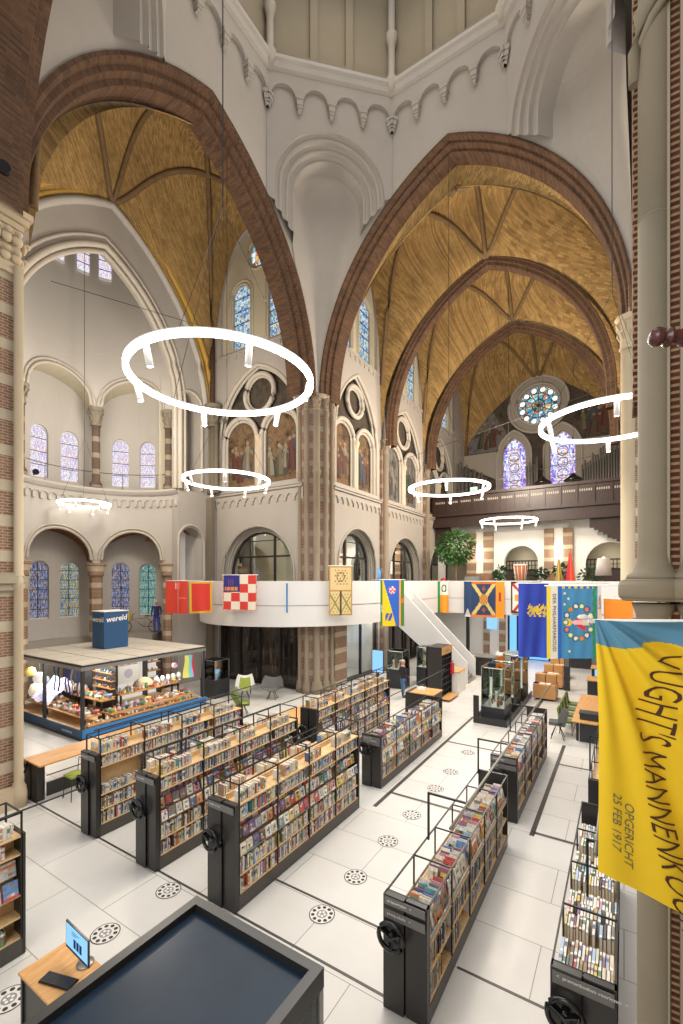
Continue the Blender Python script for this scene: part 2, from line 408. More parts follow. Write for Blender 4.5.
    m, nt, out = newmat('dark_glass'); b = bsdf(nt, out, .06, 0, .7); f = noise(nt, worldco(nt, (2.5, 2.5, .25)), 2.4, 4)
    c = ramp(nt, f, [(.35, lin('#1b1715')), (.6, lin('#3b332e')), (.75, lin('#6d625c'))]); L(nt, c, b.inputs['Base Color'])
    # stained glass, lit from outside: coloured quarries between dark leads, in pane uv (metres)
    def stained(name, cols, strength, cell=9., border=None, lead=.035):
        m, nt, out = newmat(name); t = N(nt, 'TexCoord')
        mp = N(nt, 'Mapping'); mp.inputs['Scale'].default_value = (cell, cell*.8, 1); L(nt, t.outputs['UV'], mp.inputs[0])
        v = N(nt, 'TexVoronoi'); v.inputs['Scale'].default_value = 1.; v.inputs['Randomness'].default_value = .55; L(nt, mp.outputs[0], v.inputs['Vector'])
        sx = N(nt, 'SeparateColor'); L(nt, v.outputs['Color'], sx.inputs[0])
        c = ramp(nt, sx.outputs[0], [(i/len(cols), lin(k)) for i, k in enumerate(cols)]); 
        for nd in nt.nodes:
            if nd.bl_idname == 'ShaderNodeValToRGB': nd.color_ramp.interpolation = 'CONSTANT'
        e = N(nt, 'TexVoronoi', feature='DISTANCE_TO_EDGE'); e.inputs['Scale'].default_value = 1.; e.inputs['Randomness'].default_value = .55; L(nt, mp.outputs[0], e.inputs['Vector'])
        lt = N(nt, 'Math', operation='GREATER_THAN'); lt.inputs[1].default_value = lead; L(nt, e.outputs[0], lt.inputs[0])
        c2 = mixcol(nt, lt.outputs[0], (.02, .02, .03), c)
        em = N(nt, 'Emission'); L(nt, c2, em.inputs[0]); em.inputs[1].default_value = strength; L(nt, em.outputs[0], out.inputs[0]); return m
    stained('stain_blue', ['#c4dbea', '#7fb0dc', '#e4eef4', '#5c8ccc', '#a8cfe4', '#e6dcb4', '#d4e8f0'], .9, 9.)
    stained('stain_light', ['#f4f2ff', '#cfd6ff', '#fbf6e8', '#b9a9e6', '#e9f0ff', '#ffd98a', '#a9c4f2', '#e88fb0'], 1.25, 11.)
    stained('stain_deep', ['#2b3d8a', '#4f74b8', '#c8cfe0', '#31508f', '#8db0d8', '#d8b86a', '#b04a3a', '#7ba4c8'], .8, 9., lead=.05)
    stained('stain_amber', ['#5d7fb4', '#d8a83e', '#8fb8c8', '#c8d8d8', '#4f74a8', '#e0c060', '#88a868'], .8, 8., lead=.05)
    stained('stain_green', ['#7fb8a8', '#a8d0c0', '#5d9aa0', '#cfe0d4', '#3f7f88', '#98c4b0'], .75, 9., lead=.05)
    stained('stain_violet', ['#b58ff0', '#f2f4ff', '#7fa8ea', '#e8e0ff', '#8a5fd0', '#c8f0e8', '#f4c8d8', '#9a80ea'], 1.3, 7.)
    stained('stain_rose', ['#7fc8e0', '#e4f6f6', '#4f9fd0', '#a8e4dc', '#e8b868', '#cfeaf6', '#5fb0d0', '#e08a68'], 1.0, 5.)
    # mural: worn brown history painting ground
    def mural(name, cols, sc=1.1):
        m, nt, out = newmat(name); b = bsdf(nt, out, .85, 0, .2); co = worldco(nt)
        f = noise(nt, co, sc, 7, .7); c = ramp(nt, f, [(.28+.11*i, lin(k)) for i, k in enumerate(cols)])
        g = noise(nt, worldco(nt, (1, 1, .5)), 5., 4); k = mixcol(nt, g, (.55,)*3, (1.25,)*3)
        L(nt, mixcol(nt, 1., c, k, 'MULTIPLY'), b.inputs['Base Color']); return m
    mural('mural_brown', ['#2a2420', '#4a3d31', '#7a6046', '#57503f', '#94795a']); mural('mural_grey', ['#2e2e30', '#4c4a48', '#75706a', '#5a5a5e', '#9a938a']); mural('mural_dark', ['#2b2622', '#3a332d', '#544a40', '#3f3a36', '#74644f'], .8)
make_mats()
# ================================================================== THE BUILDING
XW, XE, YS, YN = -12.55, 0.0, 5.2, 17.8           # the crossing square
CX, CY = -6.2, 11.6
ZS, ZO, ZI = 14.4, 23.3, 22.75                    # springing, outer and inner crown of the great arches
# ---- floor
b = MB(); b.box(-31, 8, -4, 46, -.2, 0); struct('floor', b, 'floor_tile')

def great_arch(name, mp, c0, hw=6.2, profile=None, flip=1, zs=ZS, zo=ZO, soffit=1.25):
    """stepped brick orders round a pointed arch"""
    pr = profile or [(0, -.06), (.14, -.06), (.2, 0), (.26, .18), (.42, .2), (.46, .3), (.5, .46), (.68, .48), (.72, .56), (.72, soffit)]
    paths = []
    for o, d in pr:
        a = pointed(hw-o, zs, zo-o*.95, 22, c0)
        a = [(a[0][0], zs-.1)]+a+[(a[-1][0], zs-.1)]
        paths.append([mp(s, z, d) for s, z in a])
    b = MB(); b.strips(paths); return struct(name, b, 'brick_arch')

def wall_with_great_arch(name, mp, s0, s1, c0, top, hw=6.2, zo=ZO, mat='plaster'):
    lo = pointed(hw, ZS, zo, 22, c0)
    outer = [(s0, ZS-.2), (c0-hw, ZS-.2)]+lo+[(c0+hw, ZS-.2), (s1, ZS-.2), (s1, top), (s0, top)]
    b = MB(); b.wall(mp, outer); return struct(name, b, mat)
# west and north faces of the crossing
wall_with_great_arch('wall_west_crossing', mapX(XW), YS-1.0, YN+.2, 11.1, 26.6, 6.38, 23.1)
ARW = [(o*.82, d) for o, d in [(0, -.06), (.14, -.06), (.2, 0), (.26, .18), (.42, .2), (.46, .3), (.5, .46), (.68, .48), (.72, .56), (.72, 1.25)]]
great_arch('brick_arch_west', mapX(XW), 11.1, 6.38, ARW, 1, ZS, 23.1)
wall_with_great_arch('wall_north_crossing', mapY(YN), XW-.2, XE+.5, -6.1, 26.6, 6.4, 23.75)
great_arch('brick_arch_north', mapY(YN), -6.1, 6.4, [(o*.62, d) for o, d in ARW], 1, ZS, 23.75)
b = MB(); b.strips([[(s, YN+1.16, z) for s, z in pointed(6.4-.35, ZS, 23.75-.32, 22, -6.1)], [(s, 19.25, z-.02) for s, z in pointed(6.3, ZS, 22.7, 22, CX)]]); struct('ceiling_nave_edge', b, 'brick_vault')
# south arch, seen from beneath at the upper left
great_arch('brick_arch_south', mapY(YS, -1), CX, 6.25, [(-.1, 0), (0, .0), (.05, .14), (.16, .18), (.2, .3), (.3, .34), (.34, 1.9)])
b = MB(); b.wall(mapY(YS+.02), [(XW-.6, ZS-.2), (CX-6.3, ZS-.2)]+pointed(6.3, ZS, ZO+.1, 22, CX)+[(CX+6.3, ZS-.2), (XE+.6, ZS-.2), (XE+.6, 26.6), (XW-.6, 26.6)])
struct('wall_south_crossing', b, 'plaster')
# east face, seen edge on
b = MB(); b.wall(mapX(.28, -1), [(YS-.5, ZS-.2), (CY-6.2, ZS-.2)]+pointed(6.2, ZS, ZO, 18, CY)+[(CY+6.2, ZS-.2), (YN+.2, ZS-.2), (YN+.2, 26.6), (YS-.5, 26.6)]); struct('wall_east_crossing', b, 'plaster')

O2 = 2.42
# ---- squinches: diagonal wall, three stepped round arches, fluted half-cone behind
def squinch(name, pa, pb, corner, ta, tb, niche=True):
    """ta, tb: distance of the two ends from the crowns of the brick arches below"""
    ang = math.atan2(pb[1]-pa[1], pb[0]-pa[0]); ln = math.hypot(pb[0]-pa[0], pb[1]-pa[1])
    mp = mapP(pa, ang); c = ln/2; zc = 22.25; r = 2.38
    def zarch(k, q): return ZS+math.sqrt(max(0, k[1]**2-(k[2]+q*.707+k[0])**2))
    def zb(q): return zarch(ta if q < c else tb, min(q, ln-q))-.02
    b = MB()
    b.wall(mp, [(0, zb(0)), (c-r, zb(c-r))]+rnd(r, zc, 14, c)+[(c+r, zb(c+r)), (ln, zb(ln)), (ln, 26.6), (0, 26.6)])
    pr = [(0, 0), (0, .12), (.06, .18), (.12, .2), (.2, .14), (.3, .14), (.3, .3), (.36, .36), (.42, .38), (.5, .32), (.58, .32), (.58, .5), (.64, .55), (.7, .57), (.78, .52), (.84, .52), (.84, .7)]
    mid = Vector(mp(c, 0, 0)); Dc = (Vector((corner[0], corner[1], 0))-mid).length
    R = r-.84; dR = Dc*(c-R)/c; paths = []
    for o, d in pr+[(.84, dR)]:
        a = [(c-r+o, zb(c-r+o)-.1-.2*o)]+rnd(r-o, zc, 14, c)+[(c+r-o, zb(c+r-o)-.1-.2*o)]
        paths.append([mp(s, z, d) for s, z in a])
    b.strips(paths, 0, False)
    # concave niche: half dome above, narrowing wedge down to the springing
    K = Vector((corner[0], corner[1], 0)); A, B = Vector(mp(c-R, 0, dR)), Vector(mp(c+R, 0, dR)); M = (A+B)/2; rows = []
    def cross(A, B, K, z, m=16):
        Q = K; return [tuple(A*(1-t)**2+Q*2*t*(1-t)+B*t*t+Vector((0, 0, z))) for t in [i/m for i in range(m+1)]]
    for k in range(13):
        z = 14.9+(zc-14.9)*k/12
        f = [min(1., max(.03, (q[3]-(math.sqrt(max(0, q[1]**2-(z-ZS)**2))-q[0]))/(R*1.414)*.96)) if len(q) > 3 else 1. for q in (ta, tb)]
        rows.append(cross(K.lerp(A, f[0]), K.lerp(B, f[1]), K, z))
    base = cross(A, B, K, 0)
    for k in range(1, 11):
        ph = PI/2*k/10; rows.append([tuple(M+(Vector(p)-M)*math.cos(ph)+Vector((0, 0, zc+R*math.sin(ph)))) for p in base])
    if not niche: rows = rows[12:]
    b.strips(rows, 0, True)
    struct(name, b, 'plaster')
AW, AN, AS = (2.74, 9.12), (3.63, 10.03), (3.29, 9.49)       # arc centre offset and radius of each great arch
squinch('squinch_north_west', (XW+.02, CY+O2), (CX-O2, YN-.02), (XW, YN), AW+(2.92, 6.7), AN+(2.52, 6.45))
squinch('squinch_north_east', (CX+O2, YN-.02), (XE-.02, CY+O2), (XE+.25, YN), AN+(2.32, 6.35), AS+(2.42, 6.2))
squinch('squinch_south_west', (CX-O2, YS+.04), (XW+.02, CY-O2), (XW, YS), AS+(2.42,), AW+(1.92,), False)

# ---- octagon: corbel table, cornice and drum
HF = 6.35
octa = []
for sx, sy in ((-HF, -O2), (-HF, O2), (-O2, 6.2), (O2, 6.2), (HF, O2), (HF, -O2), (O2, -6.3), (-O2, -6.3)):
    octa.append((CX+sx, CY+sy))
def octring(k, dz=0): return [(CX+(x-CX)*k, CY+(y-CY)*k, dz) for x, y in octa]
b = MB()
sides = [(octa[i], octa[(i+1) % 8]) for i in range(8)]
for (pa, pb) in sides:
    ang = math.atan2(pb[1]-pa[1], pb[0]-pa[0]); ln = math.hypot(pb[0]-pa[0], pb[1]-pa[1])
    mp = mapP(pa, ang); k = 4; w = ln/k; zc = 25.62; r = w*.36
    # projecting band with a row of small round arches cut out of it
    outer = [(0, 26.55), (0, zc)]
    for i in range(k):
        c = (i+.5)*w
        outer += [(c-r, zc-.02)]+rnd(r, zc, 7, c)+[(c+r, zc-.02)]
        outer += [(min(ln, c+w/2+(w/2-r)*0), zc-.02)] if i == k-1 else []
    outer += [(ln, 26.55)]
    b.wall(lambda s, z, d: mp(s, z, d-.16), outer)
    lp = outer[1:-1]; b.reveal(lambda s, z, d: mp(s, z, d-.16), lp, 0, .2, 0, False)
    for i in range(k+1):
        c = min(max(i*w, .02), ln-.02); x, y, _ = mp(c, 0, -.1)
        for (hw, dd, z0, z1) in ((.17, .2, 25.5, 25.64), (.13, .17, 25.3, 25.5), (.1, .13, 25.2, 25.3), (.07, .09, 25.08, 25.2)):
            M = Matrix.Translation((x, y, 0)) @ Matrix.Rotation(ang, 4, 'Z'); b.box(-hw, hw, -dd, dd*.8, z0, z1, 0, None, M)
struct('corbel_table', b, 'plaster')
b = MB()
for z0, z1, k0, k1 in ((26.55, 26.62, .975, .955), (26.62, 26.78, .955, .945), (26.78, 26.86, .945, .93), (26.86, 27.0, .93, .93), (27.0, 27.05, .93, .96), (27.05, 27.06, .96, 1.0)):
    A = octring(k0, z0); B = octring(k1, z1)
    for i in range(8): b.quad(A[i], A[(i+1) % 8], B[(i+1) % 8], B[i])
A = octring(1., 26.5); B = octring(.975, 26.55)
for i in range(8): b.quad(A[i], A[(i+1) % 8], B[(i+1) % 8], B[i])
struct('trim_1', b, 'apse_white')
b = MB(); ZT = 33.
for i, (pa, pb) in enumerate(sides):
    ang = math.atan2(pb[1]-pa[1], pb[0]-pa[0]); ln = math.hypot(pb[0]-pa[0], pb[1]-pa[1]); mp = mapP(pa, ang)
    b.quad(mp(0, 27, 0), mp(ln, 27, 0), mp(ln, ZT, 0), mp(0, ZT, 0))
    for s in (ln*.36, ln*.64):                       # flat lesenes
        x, y, _ = mp(s, 0, -.06); M = Matrix.Translation((x, y, 0)) @ Matrix.Rotation(ang, 4, 'Z'); b.box(-.16, .16, -.1, .1, 27.05, ZT, 0, None, M)
    for d in (-.07,):
        x, y, _ = mp(ln/2, 0, d); M = Matrix.Translation((x, y, 0)) @ Matrix.Rotation(ang, 4, 'Z'); b.box(-ln/2, ln/2, -.07, .07, 27.35, 27.45, 0, None, M)
struct('wall_octagon', b, 'drum')
for i, (x, y) in enumerate(octa):
    k = .955; x, y = CX+(x-CX)*k, CY+(y-CY)*k
    b = MB(); b.lathe([(.12, 26.62), (.2, 26.75), (.26, 26.95), (.26, 27.15), (.17, 27.3), (.15, 27.35), (.15, 28.6), (.17, 28.62), (.25, 28.95), (.25, 29.1), (.17, 29.12), (.15, 29.2), (.15, ZT)], (x, y, 0), 14)
    struct('colonnette', b, 'moulding')

# ---- crossing piers
def leaf_capital(mb, c, r, z0, z1, n=10, sq=None, m=0):
    """bell, two rows of curled leaves, abacus"""
    h = z1-z0
    mb.lathe([(r, z0-.12), (r*1.12, z0-.08), (r*1.12, z0-.02), (r*.98, z0), (r*1.0, z0+h*.3), (r*1.18, z0+h*.62), (r*1.4, z0+h*.8)], (c[0], c[1], 0), 18, m)
    for row, (zz, rr, s) in enumerate(((.3, 1.12, .2), (.62, 1.32, .22))):
        for i in range(n):
            a = 2*PI*(i+.5*row)/n; p = Vector((c[0]+r*rr*math.cos(a), c[1]+r*rr*math.sin(a), z0+h*zz))
            M = Matrix.Rotation(a, 4, 'Z') @ Matrix.Rotation(.5, 4, 'Y')
            mb.ball(p, (r*.12, r*s*1.3, h*.17), m, None, 8, M); mb.ball(p+Vector((math.cos(a)*r*.14, math.sin(a)*r*.14, h*.13)), (r*.13, r*s, h*.06), m, None, 8, M)
    q = sq or r*1.5
    mb.lathe([(q*.96, z1-h*.2), (q*1.0, z1-h*.12), (q*1.12, z1-h*.04), (q*1.12, z1), (0, z1)], (c[0], c[1], 0), 8, m)
def box_capital(mb, x0, x1, y0, y1, z0, z1, m=0, seed=1):
    """ornate capital round a square pier"""
    rr = random.Random(seed); h = z1-z0
    mb.box(x0-.03, x1+.03, y0-.03, y1+.03, z0-.1, z0, m); mb.box(x0, x1, y0, y1, z0, z1-h*.3, m)
    for k, e in enumerate((.06, .14, .2)): mb.box(x0-e, x1+e, y0-e, y1+e, z1-h*.3+h*.1*k, z1-h*.3+h*.1*(k+1), m)
    per = []
    for i in range(7):
        t = (i+.5)/7; per += [(x0+(x1-x0)*t, y0, 0, -1), (x0+(x1-x0)*t, y1, 0, 1), (x0, y0+(y1-y0)*t, -1, 0), (x1, y0+(y1-y0)*t, 1, 0)]
    for (x, y, nx, ny) in per:
        for zz, e, s in ((.2, .04, .13), (.48, .1, .15)):
            mb.ball((x+nx*e, y+ny*e, z0+h*zz), (.07+.06*abs(ny), .07+.06*abs(nx), s), m, None, 8)
            mb.ball((x+nx*(e+.09), y+ny*(e+.09), z0+h*zz+s*.8), (.09, .09, .06), m, None, 7)
# north-west pier: cluster in front of the corner
px_, py_ = XW+.02, YN+.3
b = MB()
b.prism([(-13.85, 17.8), (-13.4, 17.5), (-12.95, 17.5), (-12.6, 17.75), (-12.42, 17.98), (-12.38, 18.35), (-12.4, 18.95), (-13.4, 19.2)], 0, ZS+.6, 0)
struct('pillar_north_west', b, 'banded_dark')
for i, (x, y, r, m) in enumerate(((-12.62, 17.7, .17, 'shaft'), (-13.05, 17.46, .13, 'shaft'), (-12.37, 18.1, .13, 'shaft'), (-13.5, 17.52, .11, 'shaft'), (-12.34, 18.6, .11, 'shaft'))):
    b = MB(); b.lathe([(r*1.9, 0), (r*1.9, .3), (r*1.5, .42), (r*1.6, .5), (r, .62), (r, 5.3), (r*1.25, 5.35), (r*1.25, 5.5), (r, 5.55), (r, 10.6), (r*1.25, 10.68), (r*1.25, 10.8), (r, 10.86), (r, ZS-.5)], (x, y, 0), 14)
    leaf_capital(b, (x, y), r, ZS-.55, ZS+.1, 7); struct('pillar_shaft', b, m)
# the stacked ribs of both great arches run down over the pier
b = MB(); b.lathe([(.4, ZS-.1), (.44, ZS+.0), (.44, ZS+.12), (.3, ZS+.14)], (-12.65, 18.0, 0), 10); struct('trim_2', b, 'stone')
# south-west pier
b = MB(); b.box(-14.2, -12.56, 3.5, 4.98, 0, 13.1); struct('pillar_south_west', b, 'banded')
for (x, y, r) in ((-12.46, 4.99, .1), (-12.5, 3.7, .12), (-14.1, 5.02, .12), (-13.2, 5.04, .08)):
    b = MB(); b.lathe([(r*1.8, 0), (r*1.8, .35), (r*1.4, .5), (r, .62), (r, 5.3), (r*1.3, 5.34), (r*1.35, 5.5), (r*1.2, 5.62), (r, 5.66), (r, 13.1)], (x, y, 0), 16); struct('pillar_shaft', b, 'stone_warm')
b = MB(); b.box(-14.3, -12.42, 3.4, 5.08, 5.25, 5.42); b.box(-14.4, -12.34, 3.3, 5.14, 5.42, 5.6); b.box(-14.3, -12.42, 3.4, 5.08, 5.6, 5.68); struct('trim_3', b, 'stone')
b = MB(); b.box(-14.4, -12.36, 3.3, 5.12, 0, .5); struct('trim_4', b, 'stone_warm')
b = MB(); box_capital(b, -14.2, -12.5, 3.5, 5.05, 13.0, 14.45, 0); struct('capital_south_west', b, 'stone_warm')
# north-east pier (mostly behind the near column) with its gilded capital
b = MB(); b.box(.12, 1.6, 17.9, 19.4, 0, ZS+6); struct('pillar_north_east', b, 'banded')
b = MB(); b.lathe([(.4, 0), (.4, .4), (.22, .6), (.22, 13.4)], (.12, 18.0, 0), 16); leaf_capital(b, (.12, 18.0), .24, 13.4, 14.4, 8); struct('pillar_shaft', b, 'stone_warm')
# south-east pier, close to the camera: round shafts on moulded bases, brick strip between
b = MB(); b.box(.318, 1.9, 4.68, 6.2, 0, 24); struct('pillar_south_east', b, 'brick_near')
b = MB(); b.box(.07, .2, 5.1, 5.6, 7.2, 24); struct('trim_5', b, 'brick_near')
def near_shaft(x, y, r, mat):
    b = MB()
    P = [(r*1.5, 0), (r*1.5, .5), (r*1.05, .7), (r*1.05, 2.3), (r*1.05, 3.9), (r*1.05, 5.12), (r*1.12, 5.2), (r*1.4, 5.3), None, (r*1.95, 5.32), (r*2.15, 5.34), None, (r*2.15, 5.34), (r*2.25, 5.37), (r*2.25, 5.45), (r*2.15, 5.49), None, (r*2.15, 5.49), (r*1.75, 5.51), None, (r*1.75, 5.51), (r*1.7, 5.54), (r*1.35, 5.57), (r*1.15, 5.62), (r*1.03, 5.7), (r, 5.75), (r, 8.6), None, (r*1.012, 8.6), (r*1.012, 8.615), None, (r, 8.615), (r, 12.0), (r, 24)]
    seg = []
    for q in P+[None]:
        if q is None:
            if len(seg) > 1: b.lathe(seg, (x, y, 0), 28)
            seg = []
        else: seg.append(q)
    return struct('pillar_shaft', b, mat)
near_shaft(.218, 4.7, .117, 'shaft_near'); near_shaft(.53, 4.66, .12, 'shaft_near')
b = MB(); b.box(.305, .325, 4.62, 4.72, .5, 24); b.box(.395, .415, 4.62, 4.72, .5, 24); struct('trim_6', b, 'stone')
b = MB(); b.tube([(.3, 4.57, 10.9), (.27, 4.55, 10.55), (.2, 4.55, 10.42), (.12, 4.58, 10.3), (.08, 4.66, 10.1), (.08, 4.7, 9.85)], [.05, .06, .06, .06, .055, .05], 10); b.tube([(.3, 4.57, 10.9), (.32, 4.56, 13.2)], .05, 10); b.tube([(.08, 4.68, 10.05), (.2, 4.58, 10.25), (.34, 4.56, 10.4)], .035, 8); struct('trim_7', b, 'shaft_near')

# ---- rib vaults
def vault(name, x0, x1, y0, y1, hx, hy, p=4., n=36, mat='brick_vault'):
    """hx(s) heights over the span along x (arches at the y ends), hy(t) over the span along y"""
    def z(x, y):
        a = max(hx((x-x0)/(x1-x0))-ZS, 0); c = max(hy((y-y0)/(y1-y0))-ZS, 0)
        return ZS+(a**p+c**p)**(1/p)
    b = MB()
    b.grid(lambda u, v: (x0+(x1-x0)*u, y0+(y1-y0)*v, z(x0+(x1-x0)*u, y0+(y1-y0)*v)), n, n, 0, None,
           lambda u, v: (x0+(x1-x0)*u+.4*z(x0+(x1-x0)*u, y0+(y1-y0)*v), y0+(y1-y0)*v+.6*z(x0+(x1-x0)*u, y0+(y1-y0)*v)))
    struct(name, b, mat); return z
def interp_arch(pts):
    xs = [q[0] for q in pts]; zs = [q[1] for q in pts]; lo, hi = xs[0], xs[-1]
    def f(s):
        x = lo+(hi-lo)*min(max(s, 0), 1)
        for i in range(len(xs)-1):
            if x <= xs[i+1]+1e-9:
                d = xs[i+1]-xs[i]; return zs[i] if d < 1e-9 else zs[i]+(zs[i+1]-zs[i])*(x-xs[i])/d
        return zs[-1]
    return f
def lunette(crown, base=ZS):
    return lambda t: base+(crown-base)*max(0, 1-abs(2*t-1)**2.3)**.5
def rib(zf, p, q, w=.24, h=.2, n=20):
    b = MB(); pts = []
    for i in range(n+1):
        t = i/n; x = p[0]+(q[0]-p[0])*t; y = p[1]+(q[1]-p[1])*t; pts.append((x, y, zf(x, y)-.06))
    b.tube(pts, w/2, 6); struct('vault_rib', b, 'rib_brick')
arc1 = interp_arch(pointed(5.75, ZS, 22.7, 22))
def transverse(name, mp, c0, zo=22.75, hw=5.9):
    pr = [(-.05, 0), (0, 0), (.05, .05), (.2, .07), (.24, .16), (.38, .18), (.42, .3), (.42, .6), (.3, .62), (-.05, .7)]
    b = MB(); paths = []
    for o, d in pr:
        a = pointed(hw-o, ZS, zo-o, 20, c0); paths.append([mp(s, z, d) for s, z in [(a[0][0], 13.6)]+a+[(a[-1][0], 13.6)]])
    b.strips(paths); struct(name, b, 'brick_arch')
# nave bays
for k, (y0, y1, cr) in enumerate(((19.2, 24.3, 24.3), (24.9, 31.0, 24.0), (31.6, 41.2, 24.6))):
    zf = vault('ceiling_nave', -12.5, .1, y0, y1, arc1, lunette(cr), 4.)
    C = (CX, y1-.1); m = (y0+y1)/2
    rib(zf, C, (-12.4, y0+.1)); rib(zf, C, (0, y0+.1)); rib(zf, C, (CX, y0)); rib(zf, (-12.4, y1-.1), (CX, y0)); rib(zf, (0, y1-.1), (CX, y0))
transverse('brick_arch_nave', mapY(24.2), CX); transverse('brick_arch_nave', mapY(30.9), CX, 22.5)
# west arm
zf = vault('ceiling_west_arm', -19.8, -13.6, CY-5.9, CY+5.9, lunette(24.3), arc1, 4.)
C = (-19.7, CY)
rib(zf, C, (-13.6, CY+5.8)); rib(zf, C, (-13.6, CY-5.8)); rib(zf, C, (-13.6, CY)); rib(zf, (-19.7, CY+5.8), (-13.6, CY)); rib(zf, (-19.7, CY-5.8), (-13.6, CY))

# ---- side bays: gallery arch, corbel table, painted arcade, clerestory
WIN = [0]
def window(mp, loop, d, stain, bars=(), lead=.03, frame_mat='plaster', parent=None):
    WIN[0] += 1
    fr = MB(); fr.frame(mp, loop, .06, d-.08, d, 0)
    o = tag(fr.build('window_%d' % WIN[0], frame_mat), kind='structure')
    g = MB(); g.flat(mp, loop, d); g.build('pane', stain, o)
    if bars:
        bb = MB()
        for (a, c) in bars: bb.bar(mp(a[0], a[1], d-.03), mp(c[0], c[1], d-.03), lead, lead)
        bb.build('glazing_bar', 'lead', o)
    return o
def lancet(mp, c, w, z0, z1, d, stain, pt=False, nb=4, frame_mat='plaster'):
    loop = arch_loop(w/2, z0, z1-w/2*(1.25 if pt else 1), z1 if pt else None, c, 8)
    bars = [((c-w/2, z0+(z1-z0)*i/(nb+1)), (c+w/2, z0+(z1-z0)*i/(nb+1))) for i in range(1, nb+1)]
    return window(mp, loop, d, stain, bars, .03, frame_mat)
def tube_path(mp, loop, d, r, mb, closed=True, m=0, n=8):
    mb.tube([mp(s, z, d) for s, z in loop], r, n, m, None, False, closed)
FIG = [('#6d4034', '#b08d72'), ('#525661', '#a98f78'), ('#7d7054', '#b39b82'), ('#9a917e', '#b3967c'), ('#644a3a', '#a3866c'), ('#49544f', '#ab917a')]
def mural_figures(mb, mp, x0, x1, z0, z1, rr, d):
    for i in range(rr.randint(7, 9)):
        h = (z1-z0)*rr.uniform(.38, .58); w = h*.26; c = x0+w+(x1-x0-2*w)*rr.random(); base = z0+(z1-z0)*rr.uniform(.04, .22)
        ro, sk = rr.choice(FIG); cr = tuple(v*.75 for v in lin(ro)); dd = d-.004*i
        lean = rr.uniform(-.15, .15)*h
        body = [(c-w*.5, base), (c+w*.55, base), (c+w*.42, base+h*.35), (c+w*.33+lean*.6, base+h*.62), (c+w*.4+lean, base+h*.76), (c+w*.12+lean, base+h*.84), (c-w*.12+lean, base+h*.84), (c-w*.4+lean, base+h*.74), (c-w*.3+lean*.6, base+h*.58), (c-w*.46, base+h*.3)]
        mb.flat(mp, body, dd, 0, None, cr)
        mb.flat(mp, circ(c+lean*1.05, base+h*.91, h*.065, 9), dd-.002, 0, None, tuple(v*.7 for v in lin(sk)))
        arm = [(c+lean+w*.3, base+h*.7), (c+lean+w*.9, base+h*rr.uniform(.45, .8)), (c+lean+w*.95, base+h*.5), (c+lean+w*.35, base+h*.58)]
        mb.flat(mp, arm, dd-.001, 0, None, tuple(v*.85 for v in cr))
        sh = [(c-w*.5, base), (c-w*.1, base), (c+lean*.8-w*.05, base+h*.7), (c-w*.3+lean*.6, base+h*.6)]
        mb.flat(mp, sh, dd-.0015, 0, None, tuple(v*.55 for v in cr))
